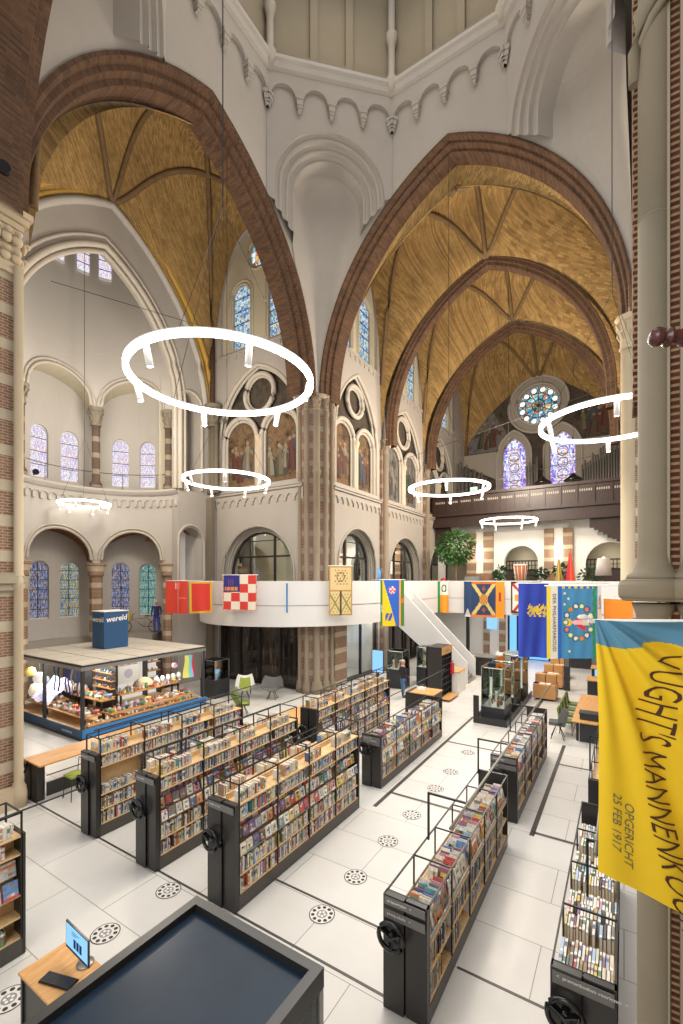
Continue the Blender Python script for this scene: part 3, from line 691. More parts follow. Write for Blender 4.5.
def side_bay(nm, mp, s0, s1, seed, mural, mlabel, clere=True, ztop=25.2, stain='stain_blue', low_dark=None, gal=True, flip=1):
    rr = random.Random(seed); c = (s0+s1)/2; hw = (s1-s0)/2; w = hw-.28
    holes = []
    gr_ = w*.9; gs_ = 8.35-gr_; ga = arch_loop(gr_, 4.4, gs_, None, c, 10)
    if gal: holes.append(ga)
    pa = [(c-w, 10.55)]+pointed(w, 13.2, 16.9, 14, c)+[(c+w, 10.55)]
    holes.append(pa)
    ca = []
    if clere:
        ca = [(c-hw*.88, 17.9)]+[(c-hw*.88*math.cos(PI*i/20), 20.8+3.45*math.sin(PI*i/20)) for i in range(21)]+[(c+hw*.88, 17.9)]
        holes.append(ca)
    low = [(s0+.25, .05), (s0+.25, 3.3), (s1-.25, 3.3), (s1-.25, .05)]
    holes.append(low)
    b = MB(); b.wall(mp, [(s0, 0), (s1, 0), (s1, ztop), (s0, ztop)], holes[:-1] if low_dark is None else holes)
    b.reveal(mp, pa, 0, .4)
    if gal:
        rg = MB(); tube_path(mp, ga, -.01, .07, rg, False)
        rg.reveal(mp, ga, 0, .1)
        for k in range(3):
            lo = arch_loop(gr_-.09*k, 4.4, gs_, None, c, 10); li = arch_loop(gr_-.09*(k+1), 4.4, gs_, None, c, 10)
            for i in range(len(lo)-1): rg.quad(mp(*lo[i], .1+.1*k), mp(*lo[i+1], .1+.1*k), mp(*li[i+1], .1+.1*k), mp(*li[i], .1+.1*k)); rg.quad(mp(*li[i], .1+.1*k), mp(*li[i+1], .1+.1*k), mp(*li[i+1], .2+.1*k), mp(*li[i], .2+.1*k))
        struct('trim_arch', rg, 'stone_grey')
    if clere:
        b.reveal(mp, ca, 0, .2)
    struct('wall_'+nm, b, 'plaster')
    # ledge and corbel table
    b = MB()
    for z0, z1, d in ((10.05, 10.12, .06), (10.12, 10.24, .16), (10.24, 10.3, .22)):
        P = [mp(s0, 0, 0), mp(s1, 0, 0), mp(s1, 0, -d), mp(s0, 0, -d)]; b.prism([(q[0], q[1]) for q in P], z0, z1)
    k = max(6, int((s1-s0)/.52)); wd = (s1-s0)/k; outer = [(s0, 10.05), (s0, 9.68)]
    for i in range(k): outer += rnd(wd*.3, 9.68, 4, s0+(i+.5)*wd)
    outer += [(s1, 9.68), (s1, 10.05)]
    mp2 = lambda s, z, d: mp(s, z, d-.07)
    b.wall(mp2, outer); b.reveal(mp2, outer[1:-1], 0, .08, 0, False)
    for i in range(k+1):
        s = min(max(s0+i*wd, s0+.06), s1-.06); P = [mp(s-.06, 0, .0), mp(s+.06, 0, .0), mp(s+.06, 0, -.08), mp(s-.06, 0, -.08)]; b.prism([(q[0], q[1]) for q in P], 9.5, 9.7)
    struct('trim_ledge', b, 'plaster')
    # paintings and tracery
    d0 = .4
    pm = MB(); pm.flat(mp, pa, d0); back = struct('wall_'+nm+'_recess', pm, 'mural_dark')
    wi = w*.86/2
    for k2, sgn in enumerate((-1, 1)):
        cc = c+sgn*w*.5; lp = arch_loop(wi*1.02, 10.6, 13.1, None, cc, 10)
        pm = MB(); pm.flat(mp, lp, d0-.02, 0)
        fg = MB(); mural_figures(fg, mp, cc-wi*.95, cc+wi*.95, 10.75, 13.9, rr, d0-.035)
        o = pm.build('wall_painting', mural[k2 % len(mural)]); tag(o, mlabel[k2], 'painting', 'faded wall paintings in the arcades')
        fg.build('figures', 'mural_paint', o)
        ld = MB(); P = [mp(cc-wi*.9, 0, .3), mp(cc+wi*.9, 0, .3), mp(cc+wi*.9, 0, .24), mp(cc-wi*.9, 0, .24)]; ld.prism([(q[0], q[1]) for q in P], 10.5, 10.55); struct('trim_light_strip', ld, 'warm_strip')
    b = MB()
    for sgn in (-1, 1):
        cc = c+sgn*w*.5
        for rad, off, dd in ((.13, .04, .2), (.08, -.12, .3)):
            lo = [(cc-wi-off+.0, 10.6)]+rnd(wi+off, 13.1, 12, cc)+[(cc+wi+off, 10.6)]; tube_path(mp, lo, dd, rad, b, False)
    tube_path(mp, circ(c, 15.45, w*.36), .2, .13, b); tube_path(mp, circ(c, 15.45, w*.36-.14), .28, .07, b)
    lo = pa[:]; tube_path(mp, lo, .05, .1, b, False); tube_path(mp, [(c+(x-c)*.955, 10.55+(z-10.55)*.985) for x, z in lo], .2, .08, b, False)
    struct('tracery', b, 'moulding')
    x, y, _ = mp(c, 0, .16)
    b = MB(); b.lathe([(.17, 10.3), (.17, 10.55), (.12, 10.62), (.1, 10.7), (.1, 12.6), (.13, 12.65), (.11, 12.7), (.2, 13.0), (.22, 13.1), (.22, 13.18)], (x, y, 0), 12); struct('colonnette', b, 'stone_warm')
    if clere:
        b = MB(); hl = [arch_loop(.66, 18.2+.55*(0 if i else 0), 21.0, None, c+sg*hw*.42, 8) for i, sg in enumerate((-1, 1))]
        ro = circ(c, 22.95, .72, 24)
        b.wall(lambda s, z, d: mp(s, z, .2+d), ca, hl+[ro]);
        mq = lambda s, z, d: mp(s, z, .2+d)
        for h in hl: b.reveal(mq, h, 0, .1)
        b.reveal(mq, ro, 0, .1)
        for sg in (-1, 1):
            for rad, o_, dd in ((.06, .2, 0), (.05, .02, .0)): tube_path(mq, arch_loop(.66+o_, 18.3, 21.0, None, c+sg*hw*.42, 8), dd, rad, b, False)
        tube_path(mq, circ(c, 22.95, .85), 0, .07, b)
        struct('wall_'+nm+'_clerestory', b, 'cream')
        for i, sg in enumerate((-1, 1)): lancet(mq, c+sg*hw*.42, 1.32, 18.2, 21.66, .1, stain)
        window(mq, ro, .1, 'stain_rose')
        sl = MB(); sl.quad(mp(c-hw*.88, 17.9, 0), mp(c+hw*.88, 17.9, 0), mp(c+hw*.88, 18.15, .2), mp(c-hw*.88, 18.15, .2)); 
        k = 8
        for i in range(k):
            sx = c-hw*.8+(i+.5)*hw*1.6/k; P = [mp(sx-.1, 0, .02), mp(sx+.1, 0, .02), mp(sx+.1, 0, -.05), mp(sx-.1, 0, -.05)]; sl.prism([(q[0], q[1]) for q in P], 17.55, 17.8)
        P = [mp(c-hw*.95, 0, .02), mp(c+hw*.95, 0, .02), mp(c+hw*.95, 0, -.08), mp(c-hw*.95, 0, -.08)]; sl.prism([(q[0], q[1]) for q in P], 17.78, 17.92)
        struct('trim_sill', sl, 'plaster')
    if gal:                                           # black steel glazing in the gallery arch
        WIN[0] += 1; r = gr_-.27
        lo = arch_loop(r, 4.5, gs_, None, c, 10); f = MB(); f.frame(mp, lo, .11, .42, .5)
        for s in (-r*.38, r*.38): f.bar(mp(c+s, 4.5, .46), mp(c+s, gs_+math.sqrt(r*r-s*s), .46), .1)
        f.bar(mp(c-r*.95, 6.75, .46), mp(c+r*.95, 6.75, .46), .09); f.bar(mp(c-r*.7, 7.6, .46), mp(c+r*.7, 7.6, .46), .04)
        o = tag(f.build('window_%d' % WIN[0], 'black_steel'), kind='structure')
        g = MB(); g.flat(mp, lo, .48); g.build('pane', 'glass', o)
        bk = MB(); bk.flat(lambda s, z, d: mp(s, z, 3.2), [(s0, 4.4), (s1, 4.4), (s1, 9.3), (s0, 9.3)]); bk.quad(mp(s0, 9.3, .5), mp(s1, 9.3, .5), mp(s1, 9.3, 3.2), mp(s0, 9.3, 3.2)); bk.quad(mp(s0, 4.4, .5), mp(s1, 4.4, .5), mp(s1, 4.4, 3.2), mp(s0, 4.4, 3.2))
        for s in (s0, s1): bk.quad(mp(s, 4.4, .5), mp(s, 9.3, .5), mp(s, 9.3, 3.2), mp(s, 4.4, 3.2))
        struct('wall_gallery_room', bk, 'cream')
        # a strip lamp inside the side room
        for s in (-r*.5, r*.4):
            l = MB(); P = [mp(c+s-.5, 0, 1.8), mp(c+s+.5, 0, 1.8), mp(c+s+.5, 0, 1.95), mp(c+s-.5, 0, 1.95)]; l.prism([(q[0], q[1]) for q in P], 8.2, 8.28)
            tag(l.build('strip_lamp', 'lit_white'), 'white strip lamp hanging in the side room behind %s' % mlabel[2], 'lamp', 'strip lamps in the gallery side rooms')
    return c, w
NT = mapY(17.55)
side_bay('north_arm', NT, -19.5, -13.3, 3, ['mural_brown', 'mural_brown'], ['faded brown painting in west arm arcade, left arch beside the fluted pier', 'faded brown painting in west arm arcade, arch nearest the crossing pier', 'the west arm arched glazing'], low_dark=1)
NW_ = mapX(-12.5)
side_bay('nave_west', NW_, 18.9, 24.1, 11, ['mural_brown', 'mural_brown'], ['faded painting with red robed figure, first nave arch after crossing pier', 'dark faded painting in second nave arch after the crossing pier', 'the first nave arched glazing'], low_dark=1)
side_bay('nave_middle', NW_, 24.8, 31.0, 21, ['mural_grey', 'mural_grey'], ['pale grey faded painting in third nave arch, behind hanging ring', 'pale grey faded painting in fourth nave arch, nearest organ loft', 'the second nave arched glazing'], low_dark=1)
side_bay('nave_far', NW_, 31.6, 38.0, 31, ['mural_grey', 'mural_dark'], ['grey painting above the left end of the organ loft', 'dark painting in shadow beside the organ pipes', 'the far nave arched glazing'], low_dark=None)
b = MB(); b.box(-13.2, -12.5, 37.9, 41.5, 0, 25); struct('wall_nave_end', b, 'plaster')
# wall shafts between the nave bays
for y, x in ((24.45, -12.4), (31.3, -12.4)):
    b = MB(); b.box(x-.9, x-.12, y-.5, y+.5, 12.9, 25.3); struct('wall_nave_pier', b, 'plaster')
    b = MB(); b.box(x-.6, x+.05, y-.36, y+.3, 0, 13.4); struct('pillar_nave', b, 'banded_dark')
    b = MB(); b.lathe([(.34, 0), (.34, .4), (.2, .55), (.2, 5.4), (.26, 5.45), (.26, 5.6), (.2, 5.65), (.2, 13.2)], (x+.1, y, 0), 14); leaf_capital(b, (x+.1, y), .2, 13.2, 14.0, 7); struct('pillar_shaft', b, 'shaft')
# fluted pier at the apse corner
b = MB(); b.box(-20.2, -19.45, 17.2, 18.2, 0, 24); struct('wall_arm_corner', b, 'plaster')
b = MB()
for i, (dx, dy) in enumerate(((0, 0), (.24, .02), (-.22, .04))): b.lathe([(.2, 10.3), (.2, 10.7), (.13, 10.8), (.13, 14.1)], (-19.35+dx, 17.2+dy, 0), 12)
leaf_capital(b, (-19.32, 17.2), .3, 14.1, 15.2, 8); struct('pillar_apse_corner', b, 'stone_dark')
b = MB()
for z0, z1, r in ((13.9, 14.2, .2), (14.2, 19.0, .15)): b.lathe([(r, z0), (r, z1)], (-19.5, 17.3, 0), 12)
struct('pillar_shaft', b, 'brick_arch')
b = MB(); b.box(-19.75, -19.3, 17.05, 17.3, 0, 10.05); struct('trim_8', b, 'stone_dark')
# ---- lower glazing under the gallery
def dark_front(mp, s0, s1, nb, mat='dark_glass'):
    WIN[0] += 1
    f = MB()
    for i in range(nb+1): s = s0+(s1-s0)*i/nb; f.bar(mp(s, 0, .2), mp(s, 3.3, .2), .12)
    f.bar(mp(s0, .08, .2), mp(s1, .08, .2), .16); f.bar(mp(s0, 3.2, .2), mp(s1, 3.2, .2), .16)
    o = tag(f.build('window_%d' % WIN[0], 'black_steel'), kind='structure')
    g = MB(); g.flat(mp, [(s0, 0), (s1, 0), (s1, 3.3), (s0, 3.3)], .22); g.build('pane', mat, o)
    cu = MB(); k = int((s1-s0)*9)
    return o
dark_front(NT, -19.2, -13.55, 4)
dark_front(NW_, 20.3, 23.85, 2, 'glass')
dark_front(NW_, 25.05, 30.75, 4)
b = MB(); b.box(-15.5, -15.4, 18.9, 24.2, 0, 3.3); b.quad((-15.4, 18.9, 3.3), (-12.7, 18.9, 3.3), (-12.7, 24.2, 3.3), (-15.4, 24.2, 3.3)); b.box(-15.4, -12.8, 18.85, 18.9, 0, 3.3); b.box(-15.4, -12.8, 24.15, 24.2, 0, 3.3); struct('wall_display_room', b, 'white_paint')
rk = thing('magazine_wall', 'white wall rack of small covers in the glazed room beside the crossing pier', 'rack', (-15.3, 21.5, 0))
b = MB(); b.box(-15.35, -15.28, 19.2, 23.9, .3, 3.0); b.build('back_board', 'white_paint', rk)
b = MB(); rq = random.Random(12)
for i in range(15):
    for j in range(7):
        if rq.random() < .85: b.box(-15.28, -15.26, 19.3+.3*i, 19.52+.3*i, .5+.35*j, .78+.35*j, 0, tuple(v*rq.uniform(.6, 1) for v in lin(rq.choice(['#8a8f9a', '#b9b6b4', '#5a6070', '#d8d4d0', '#7a6a64', '#a0a8b8']))))
b.build('covers', 'cloth', rk)['kind'] = 'stuff'
b = MB(); b.box(-12.75, -12.5, 18.95, 20.3, 0, 3.3); struct('wall_nave_foot', b, 'banded')

# ---- end wall of the west arm with the apse arch, and the apse
AX, AY, AR, AR2 = -19.75, 11.3, 3.95, 5.45
mp = mapX(AX)
up = arch_loop(.62, 10.3, 14.9, None, 16.0, 8); lo_ = arch_loop(.72, 4.4, 7.6, None, 16.05, 8)
apse_arch = [(AY-3.9, 0)]+pointed(3.9, 14.6, 20.4, 16, AY)+[(AY+3.9, 0)]
oa = [(CY-6.1, 0)]
b = MB(); b.wall(mp, [(5.5, 0), (17.6, 0), (17.6, 25.4), (5.5, 25.4)], [apse_arch, up, lo_]); b.reveal(mp, apse_arch, 0, .5); b.reveal(mp, up, 0, 1.1); b.reveal(mp, lo_, 0, .8)
struct('wall_west_arm_end', b, 'plaster')
b = MB()
for r_, o_, d_ in ((.13, .1, -.05), (.1, -.12, .06), (.08, .42, -.02)):
    tube_path(mp, [(AY-3.9-o_, 10.3)]+pointed(3.9+o_, 14.6, 20.4+o_*1.2, 16, AY)+[(AY+3.9+o_, 10.3)], d_, r_, b, False)
tube_path(mp, arch_loop(.75, 10.4, 14.9, None, 16.0, 8), -.02, .09, b, False); tube_path(mp, arch_loop(.85, 5.5, 7.6, None, 16.05, 8), -.02, .07, b, False)
struct('trim_9', b, 'moulding')
b = MB(); 
for o_, d_, r_ in ((0, -.1, .16), (.3, -.05, .1)): tube_path(mp, pointed(5.95-o_, ZS, 23.2-o_, 20, CY), d_, r_, b, False)
struct('trim_10', b, 'gold_edge')
b = MB(); tube_path(mp, pointed(5.4, ZS, 22.55, 20, CY), -.06, .16, b, False); struct('trim_11', b, 'apse_white')
# behind the two small arches
b = MB(); b.box(AX-1.3, AX-1.2, 15, 17.4, 10.2, 16.4); struct('wall_niche', b, 'cream')
b = MB(); b.box(AX-1.25, AX-1.15, 15.3, 17.4, 4.4, 8.6); struct('wall_passage', b, 'white_paint')
b = MB()
for i in range(9):
    th = PI*i/8; b.quad(*[(AX-.8-1.9*t, 16.05+.72*math.cos(a)*(1+.3*t), 7.6+.72*math.sin(a)) for t, a in ((0, th), (1, th), (1, th+PI/8), (0, th+PI/8))]) if i < 8 else None
struct('ceiling_passage', b, 'brick_soffit')
# apse: polar wall helper, s = angle (deg, from +x), depth outward
def mapA(R, k=1.): return lambda s, z, d: (AX+(R+d)*math.cos(math.radians(s)), AY+(R+d)*math.sin(math.radians(s)), z)
cols = [102, 156, 208, 260]; half = 26
deg = 180/PI
def polar_wall(mb, R, a0, a1, z0, z1, m=0, n=40):
    mb.lathe([(R, z0), (R, z1)], (AX, AY, 0), n, m, None, None, math.radians(a0), math.radians(a1))
def arc_pts(R, a0, a1, n, z): return [(AX+R*math.cos(math.radians(a0+(a1-a0)*i/n)), AY+R*math.sin(math.radians(a0+(a1-a0)*i/n)), z) for i in range(n+1)]
# outer wall with window openings, built in angle/height space
wins = [(168, 3.5, 6.5, 'stain_amber'), (183, 3.5, 6.5, 'stain_deep'), (127, 3.5, 6.45, 'stain_green'), (142, 3.5, 6.5, 'stain_deep'), (199, 3.5, 6.5, 'stain_deep'),
        (168, 10.75, 13.45, 'stain_light'), (183, 10.75, 13.45, 'stain_light'), (127, 10.75, 13.4, 'stain_light'), (142, 10.75, 13.45, 'stain_light'), (199, 10.75, 13.45, 'stain_light')]
mo = mapA(AR2); holes = []
for a, z0, z1, st in wins:
    hw = (.46 if z0 < 5 else .42)/AR2*deg; rz = .46
    holes.append([(a-hw, z0)]+[(a-hw*math.cos(PI*i/10), z1-rz+rz*math.sin(PI*i/10)) for i in range(11)]+[(a+hw, z0)])
b = MB()
edges = sorted(set([90]+[96, 112, 119.3, 134.6, 149.5, 155, 160.4, 175.5, 190.8, 207, 222, 238, 254, 272]))
for i in range(len(edges)-1):
    e0, e1 = edges[i], edges[i+1]; hs = [h for h in holes if e0 <= (min(p[0] for p in h)+max(p[0] for p in h))/2 < e1]
    b.wall(mo, [(e0, 0), (e1, 0), (e1, 16.9), (e0, 16.9)], hs, 0, .22)
struct('wall_apse', b, 'apse_white')
for (a, z0, z1, st), h in zip(wins, holes):
    hw = (max(p[0] for p in h)-min(p[0] for p in h))/2
    window(mo, h, .2, st, [((a-hw, z0+(z1-z0)*i/6), (a+hw, z0+(z1-z0)*i/6)) for i in range(1, 6)]+[((a, z0), (a, z1-.1))] if z0 < 5 else [((a-hw, z0+(z1-z0)*i/4), (a+hw, z0+(z1-z0)*i/4)) for i in range(1, 4)], .03, 'white')
# inner arcade rings: lower arches with brick vaults behind, upper arches with pale vaults
def arcade(nm, z0, spring, top, mat, vmat, wdeg, orders):
    mi = mapA(AR); lo = []
    for c in (130, 182, 234):
        rz = wdeg/deg*AR
        lo.append([(c-wdeg, z0)]+[(c-wdeg*math.cos(PI*i/16), spring+rz*math.sin(PI*i/16)) for i in range(17)]+[(c+wdeg, z0)])
    b = MB()
    for i, c in enumerate((130, 182, 234)):
        rz = wdeg/deg*AR; P0 = []; P1 = []
        for k in range(53):
            q = c-26+k; t = (q-c)/wdeg; zl = spring+rz*math.sqrt(1-t*t) if abs(t) < 1 else z0
            if abs(abs(t)-1) < .03: zl = spring
            P0.append(mi(q, zl, 0)); P1.append(mi(q, top, 0))
        b.strips([P0, P1])
    polar_wall(b, AR, 90, 104, z0, top, 0, 4); polar_wall(b, AR, 260, 270, z0, top, 0, 4)
    struct('wall_apse_'+nm, b, mat)
    v = MB()
    for l in lo: v.reveal(mi, l[1:-1], 0, AR2-AR, 0, False, True)
    struct('ceiling_apse_'+nm, v, vmat)
    t = MB()
    for l in lo:
        for r_, k, d in orders: tube_path(mi, [(sum(p[0] for p in l)/len(l)+(p[0]-sum(p[0] for p in l)/len(l))*k, spring+(p[1]-spring)*k) for p in l[1:-1]], d, r_, t, False)
    struct('trim_arcade', t, 'moulding')
arcade('lower', 6.35, 6.55, 10.05, 'apse_white', 'brick_soffit', 22.5, ((.07, 1.0, -.02), (.05, 1.1, -.02)))
arcade('upper', 14.45, 14.6, 17.4, 'apse_white', 'cream', 22.5, ((.08, 1.0, -.03), (.06, 1.12, -.02)))
b = MB(); polar_wall(b, AR, 90, 270, 17.4, 25.4, 0, 40); struct('wall_apse_top', b, 'apse_white')
b = MB()
for R0, R1, z in ((AR-.1, AR2, 10.3), (AR, AR2, 10.0), (AR, AR2, 16.9), (0, AR+.1, 25.2)):
    A = arc_pts(R0, 90, 270, 30, z); B = arc_pts(R1, 90, 270, 30, z); b.strips([A, B])
struct('ceiling_apse', b, 'apse_white')
b = MB(); b.lathe([(AR, 10.02), (AR-.06, 10.02), (AR-.06, 10.12), (AR-.16, 10.16), (AR-.18, 10.3), (AR, 10.32)], (AX, AY, 0), 40, 0, None, None, PI/2, 3*PI/2)
mi = mapA(AR)
for k in range(30):
    a = 92+k*6; b.cbox(mi(a, 9.55, -.06), (.12, .14, .28), 0, None, math.radians(a)); lo = [(a+3+2.1*math.cos(PI*i/6), 9.65+.15*math.sin(PI*i/6)) for i in range(7)]; tube_path(mi, lo, -.03, .035, b, False, 0, 5)
struct('trim_12', b, 'apse_white')
for i, a in enumerate(cols):
    x, y, _ = mi(a, 0, .12)
    b = MB(); b.prism([(x+.31*math.cos(q*PI/4+.39), y+.31*math.sin(q*PI/4+.39)) for q in range(8)], 0, 5.7); b.lathe([(.38, 5.7), (.4, 5.8), (.36, 5.9), (.5, 6.25), (.54, 6.38)], (x, y, 0), 8); struct('pillar_apse_lower', b, 'banded')
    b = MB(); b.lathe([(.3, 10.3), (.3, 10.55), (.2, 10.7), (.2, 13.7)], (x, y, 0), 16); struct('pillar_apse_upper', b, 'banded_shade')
    b = MB(); leaf_capital(b, (x, y), .24, 13.7, 14.5, 8); struct('capital_apse', b, 'stone_dark')
# high apse windows, seen through the arch
for a in (150, 165, 182, 199):
    hw = .3/AR*deg; lancet(lambda s, z, d: mapA(AR)(AY if False else s, z, d-.05), a, 2*hw, 21.2, 23.0, .02, 'stain_light', False, 3, 'white') if False else None
    lp = [(a-hw, 21.3)]+[(a-hw*math.cos(PI*i/8), 22.75+.3*math.sin(PI*i/8)) for i in range(9)]+[(a+hw, 21.3)]
    window(mapA(AR), lp, -.04, 'stain_light', [((a-hw, 21.8), (a+hw, 21.8)), ((a-hw, 22.3), (a+hw, 22.3))], .03, 'white')
b = MB()
for i in range(3): b.tube([(AX-.0, 15.3-.02*i, 11.0+.0*i)]+[mi(a, 11.15, .05) for a in range(100, 262, 8)], .018, 6) if i == 0 else None
for a in range(112, 262, 26): b.tube([mi(a, 10.3, .05), mi(a, 11.15, .05)], .014, 6)
tag(b.build('gallery_handrail', 'wire'), 'thin dark handrail along the upper apse gallery ledge', 'railing')
# apse floor podium band and low bench wall
b = MB(); b.lathe([(AR2, .0), (AR2-.25, .0), (AR2-.25, 2.3), (AR2-.12, 2.42), (AR2, 2.45)], (AX, AY, 0), 40, 0, None, None, PI/2, 3*PI/2); struct('trim_13', b, 'plaster_shade')

# ---- nave end: loft wall, organ loft, organ wall with windows
ON = mapY(41.0)
rose = circ(-6.18, 20.4, 1.62, 36); lw = [arch_loop(.98, 10.6, 16.3, 17.9, c, 8) for c in (-8.12, -4.3)]
b = MB(); b.wall(ON, [(-12.7, 0), (.3, 0), (.3, 25.5), (-12.7, 25.5)], [rose]+lw, 0, .4, 1); struct('wall_north', b, ['mural_dark', 'cream'])
b = MB(); b.wall(mapY(40.93), circ(-6.18, 20.4, 2.35, 36), [rose]); b.wall(mapY(40.9), [(-9.55, 10.6), (-9.55, 16.6)]+pointed(1.4, 16.3, 18.5, 10, -8.12)[1:-1]+[(-6.75, 16.4), (-6.75, 10.6)], [lw[0]]); b.wall(mapY(40.9), [(-5.7, 10.6), (-5.7, 16.4)]+pointed(1.4, 16.3, 18.5, 10, -4.3)[1:-1]+[(-2.9, 16.4), (-2.9, 10.6)], [lw[1]])
struct('trim_14', b, 'plaster_shade')
b = MB(); tube_path(mapY(40.85), circ(-6.18, 20.4, 2.35, 36), 0, .12, b); tube_path(mapY(40.85), circ(-6.18, 20.4, 1.72, 36), 0, .1, b)
for c in (-8.12, -4.3): tube_path(mapY(40.85), arch_loop(1.42, 10.6, 16.3, 18.5, c, 10), 0, .1, b, False)
struct('trim_15', b, 'plaster')
b = MB()
for sg in (-1, 1):
    b.quad((-6.2+sg*6.3, 40.88, 16.0), (-6.2+sg*3.0, 40.88, 14.2), (-6.2+sg*3.0, 40.88, 16.9), (-6.2+sg*6.3, 40.88, 16.9))
struct('wall_north_band', b, 'plaster_shade')
for sg, lab in ((-1, 'dim faded painting of crowded figures left of the rose window'), (1, 'dim faded painting in shadow right of the rose window')):
    x0, x1 = sorted((-6.2+sg*2.6, -6.2+sg*5.9)); pm = MB(); pm.flat(ON, [(x0, 17.0), (x1, 17.0), (x1, 20.0 if sg > 0 else 18.6), (x0+(x1-x0)/2, 21.4), (x0, 18.6 if sg > 0 else 20.0)][:5], -.03)
    fg = MB(); mural_figures(fg, ON, x0+.2, x1-.2, 17.0, 20.6, random.Random(5+sg), -.05)
    o = pm.build('wall_painting', 'mural_grey' if sg < 0 else 'mural_dark'); tag(o, lab, 'painting', 'faded wall paintings beside the rose window'); fg.build('figures', 'mural_paint', o)
# rose: spokes and petals
rw = []
for i in range(12):
    a = 2*PI*i/12; rw.append(((-6.18, 20.4), (-6.18+1.6*math.cos(a), 20.4+1.6*math.sin(a))))
o = window(ON, rose, .25, 'stain_rose', rw, .05, 'plaster')
b = MB()
for i in range(12):
    a = 2*PI*(i+.5)/12; b.tube([ON(-6.18+1.33*math.cos(a)+.27*math.cos(t*PI/8), 20.4+1.33*math.sin(a)+.27*math.sin(t*PI/8), .2) for t in range(16)], .03, 6, 0, None, False, True)
b.tube([ON(x, z, .2) for x, z in circ(-6.18, 20.4, .5, 20)], .04, 6, 0, None, False, True); b.tube([ON(x, z, .2) for x, z in circ(-6.18, 20.4, 1.03, 28)], .03, 6, 0, None, False, True)
b.build('tracery', 'lead', o)
b = MB()
for i in range(12):
    a = 2*PI*(i+.5)/12; b.flat(ON, circ(-6.18+1.33*math.cos(a), 20.4+1.33*math.sin(a), .2, 10), .23)
b.build('light_petal', 'window_white', o)
b = MB(); b.flat(ON, circ(-6.18, 20.4, .42, 14), .22); b.build('centre_medallion', 'stain_amber', o)
for c in (-8.12, -4.3):
    lp = arch_loop(.98, 10.6, 16.3, 17.9, c, 8)
    o = window(ON, lp, .25, 'stain_violet', [((c-.98, 10.6+i*.9), (c+.98, 10.6+i*.9)) for i in range(1, 8)], .04, 'plaster')
    b = MB()
    for s in (-.6, .6): b.bar(ON(c+s, 10.6, .22), ON(c+s, 16.4, .22), .1)
    b.build('coloured_border', 'stain_violet', o)
    b = MB(); b.flat(ON, arch_loop(.5, 10.6, 16.2, 17.1, c, 8), .235); b.build('centre_light', 'stain_light', o)
    b = MB()
    for i in range(6): b.tube([ON(x, z, .2) for x, z in circ(c, 11.5+i*.95, .4, 16)], .03, 6, 0, None, False, True)
    b.build('medallion_ring', 'lead', o)
# loft: pierced brown parapet on a beam
b = MB(); b.box(-12.6, .4, 33, 33.25, 9.9, 11.75); b.box(-12.6, .4, 32.85, 33.4, 11.75, 11.95); b.box(-12.6, .4, 32.8, 33.4, 10.3, 10.5); b.box(-12.6, .4, 33, 40.8, 9.7, 9.9)
for i in range(14): x = -12.4+i*.98; b.box(x-.05, x+.05, 32.93, 33.0, 10.5, 11.75)
b.box(-12.6, .4, 32.9, 33.3, 9.5, 9.95)
o = struct('loft_parapet', b, 'dark_wood')
b = MB()
for i in range(13):
    for k in range(6):
        x = -12.4+.98*i+.17+.13*k; b.flat(mapY(32.985), arch_loop(.038, 11.3, 11.42, None, x, 4))
b.build('pierced_light', 'plaster', o)
b = MB()
rr = random.Random(4)
for x0 in (-12.4, -.9):                                   # carved brackets and dark panelling beneath
    b.box(x0, x0+1.2, 33.3, 33.5, 8.2, 9.6)
for i in range(9): b.box(-1.9+.25*i, -1.65+.25*i, 33.2, 33.4, 8.9-.16*i, 9.6)
struct('loft_bracket', b, 'dark_wood')
# organ: pipes in two wings and between the windows
org = thing('organ', 'tall grey organ pipes on the dark wooden loft below the rose window', 'organ', (-6.2, 38.6, 9.9))
b = MB(); b.box(-12.3, .1, 37.6, 39.2, 9.9, 12.2); b.build('case', 'dark_wood', org)
k = 0
for (xa, xb, za, zb) in ((-12.2, -9.75, 15.6, 14.2), (-6.65, -5.75, 14.6, 15.0), (-2.75, .0, 14.2, 16.2)):
    n = int((xb-xa)/.17)
    for i in range(n):
        x = xa+(i+.5)*(xb-xa)/n; zt = za+(zb-za)*i/max(1, n-1)+.25*math.sin(i*1.9)
        p = MB(); r = .07; p.lathe([(.015, 12.2), (r, 12.6), (r, zt), (r*.8, zt)], (x, 38.2+.15*(i % 2), 0), 8); p.box(x-.04, x+.04, 38.12+.15*(i % 2), 38.16+.15*(i % 2), 12.66, 12.76)
        p.build('pipe', 'organ_pipe', org)
# wall below the loft at gallery level: brick piers with white panels, white arches
LW = mapY(34.4)
arches = [arch_loop(1.15, 5.3, 6.85, None, -6.35, 10), arch_loop(1.45, 5.3, 6.6, None, -.75, 10), arch_loop(.95, 4.4, 6.7, None, -11.2, 10)]
b = MB(); b.wall(LW, [(-12.6, 0), (.5, 0), (.5, 9.7), (-12.6, 9.7)], arches, 0, .5)
b.box(-10.7, -3.2, 34.2, 34.4, 9.1, 9.4); struct('wall_loft', b, 'white_paint')
b = MB(); b.box(-12.6, .5, 36.6, 36.7, 4.4, 9.7); struct('wall_loft_back', b, 'cream')
for x0, x1 in ((-10.2, -9.55), (-8.95, -8.25), (-4.75, -4.15), (-3.55, -2.95)):
    b = MB(); b.box(x0, x1, 34.1, 34.4, 4.4, 9.1)
    struct('pillar_loft', b, 'banded')
b = MB()
for xa, xb in ((-10.2, -8.25), (-4.75, -2.95)): b.box(xa, xb, 34.08, 34.4, 4.4, 6.0)
struct('trim_16', b, 'brick_red')
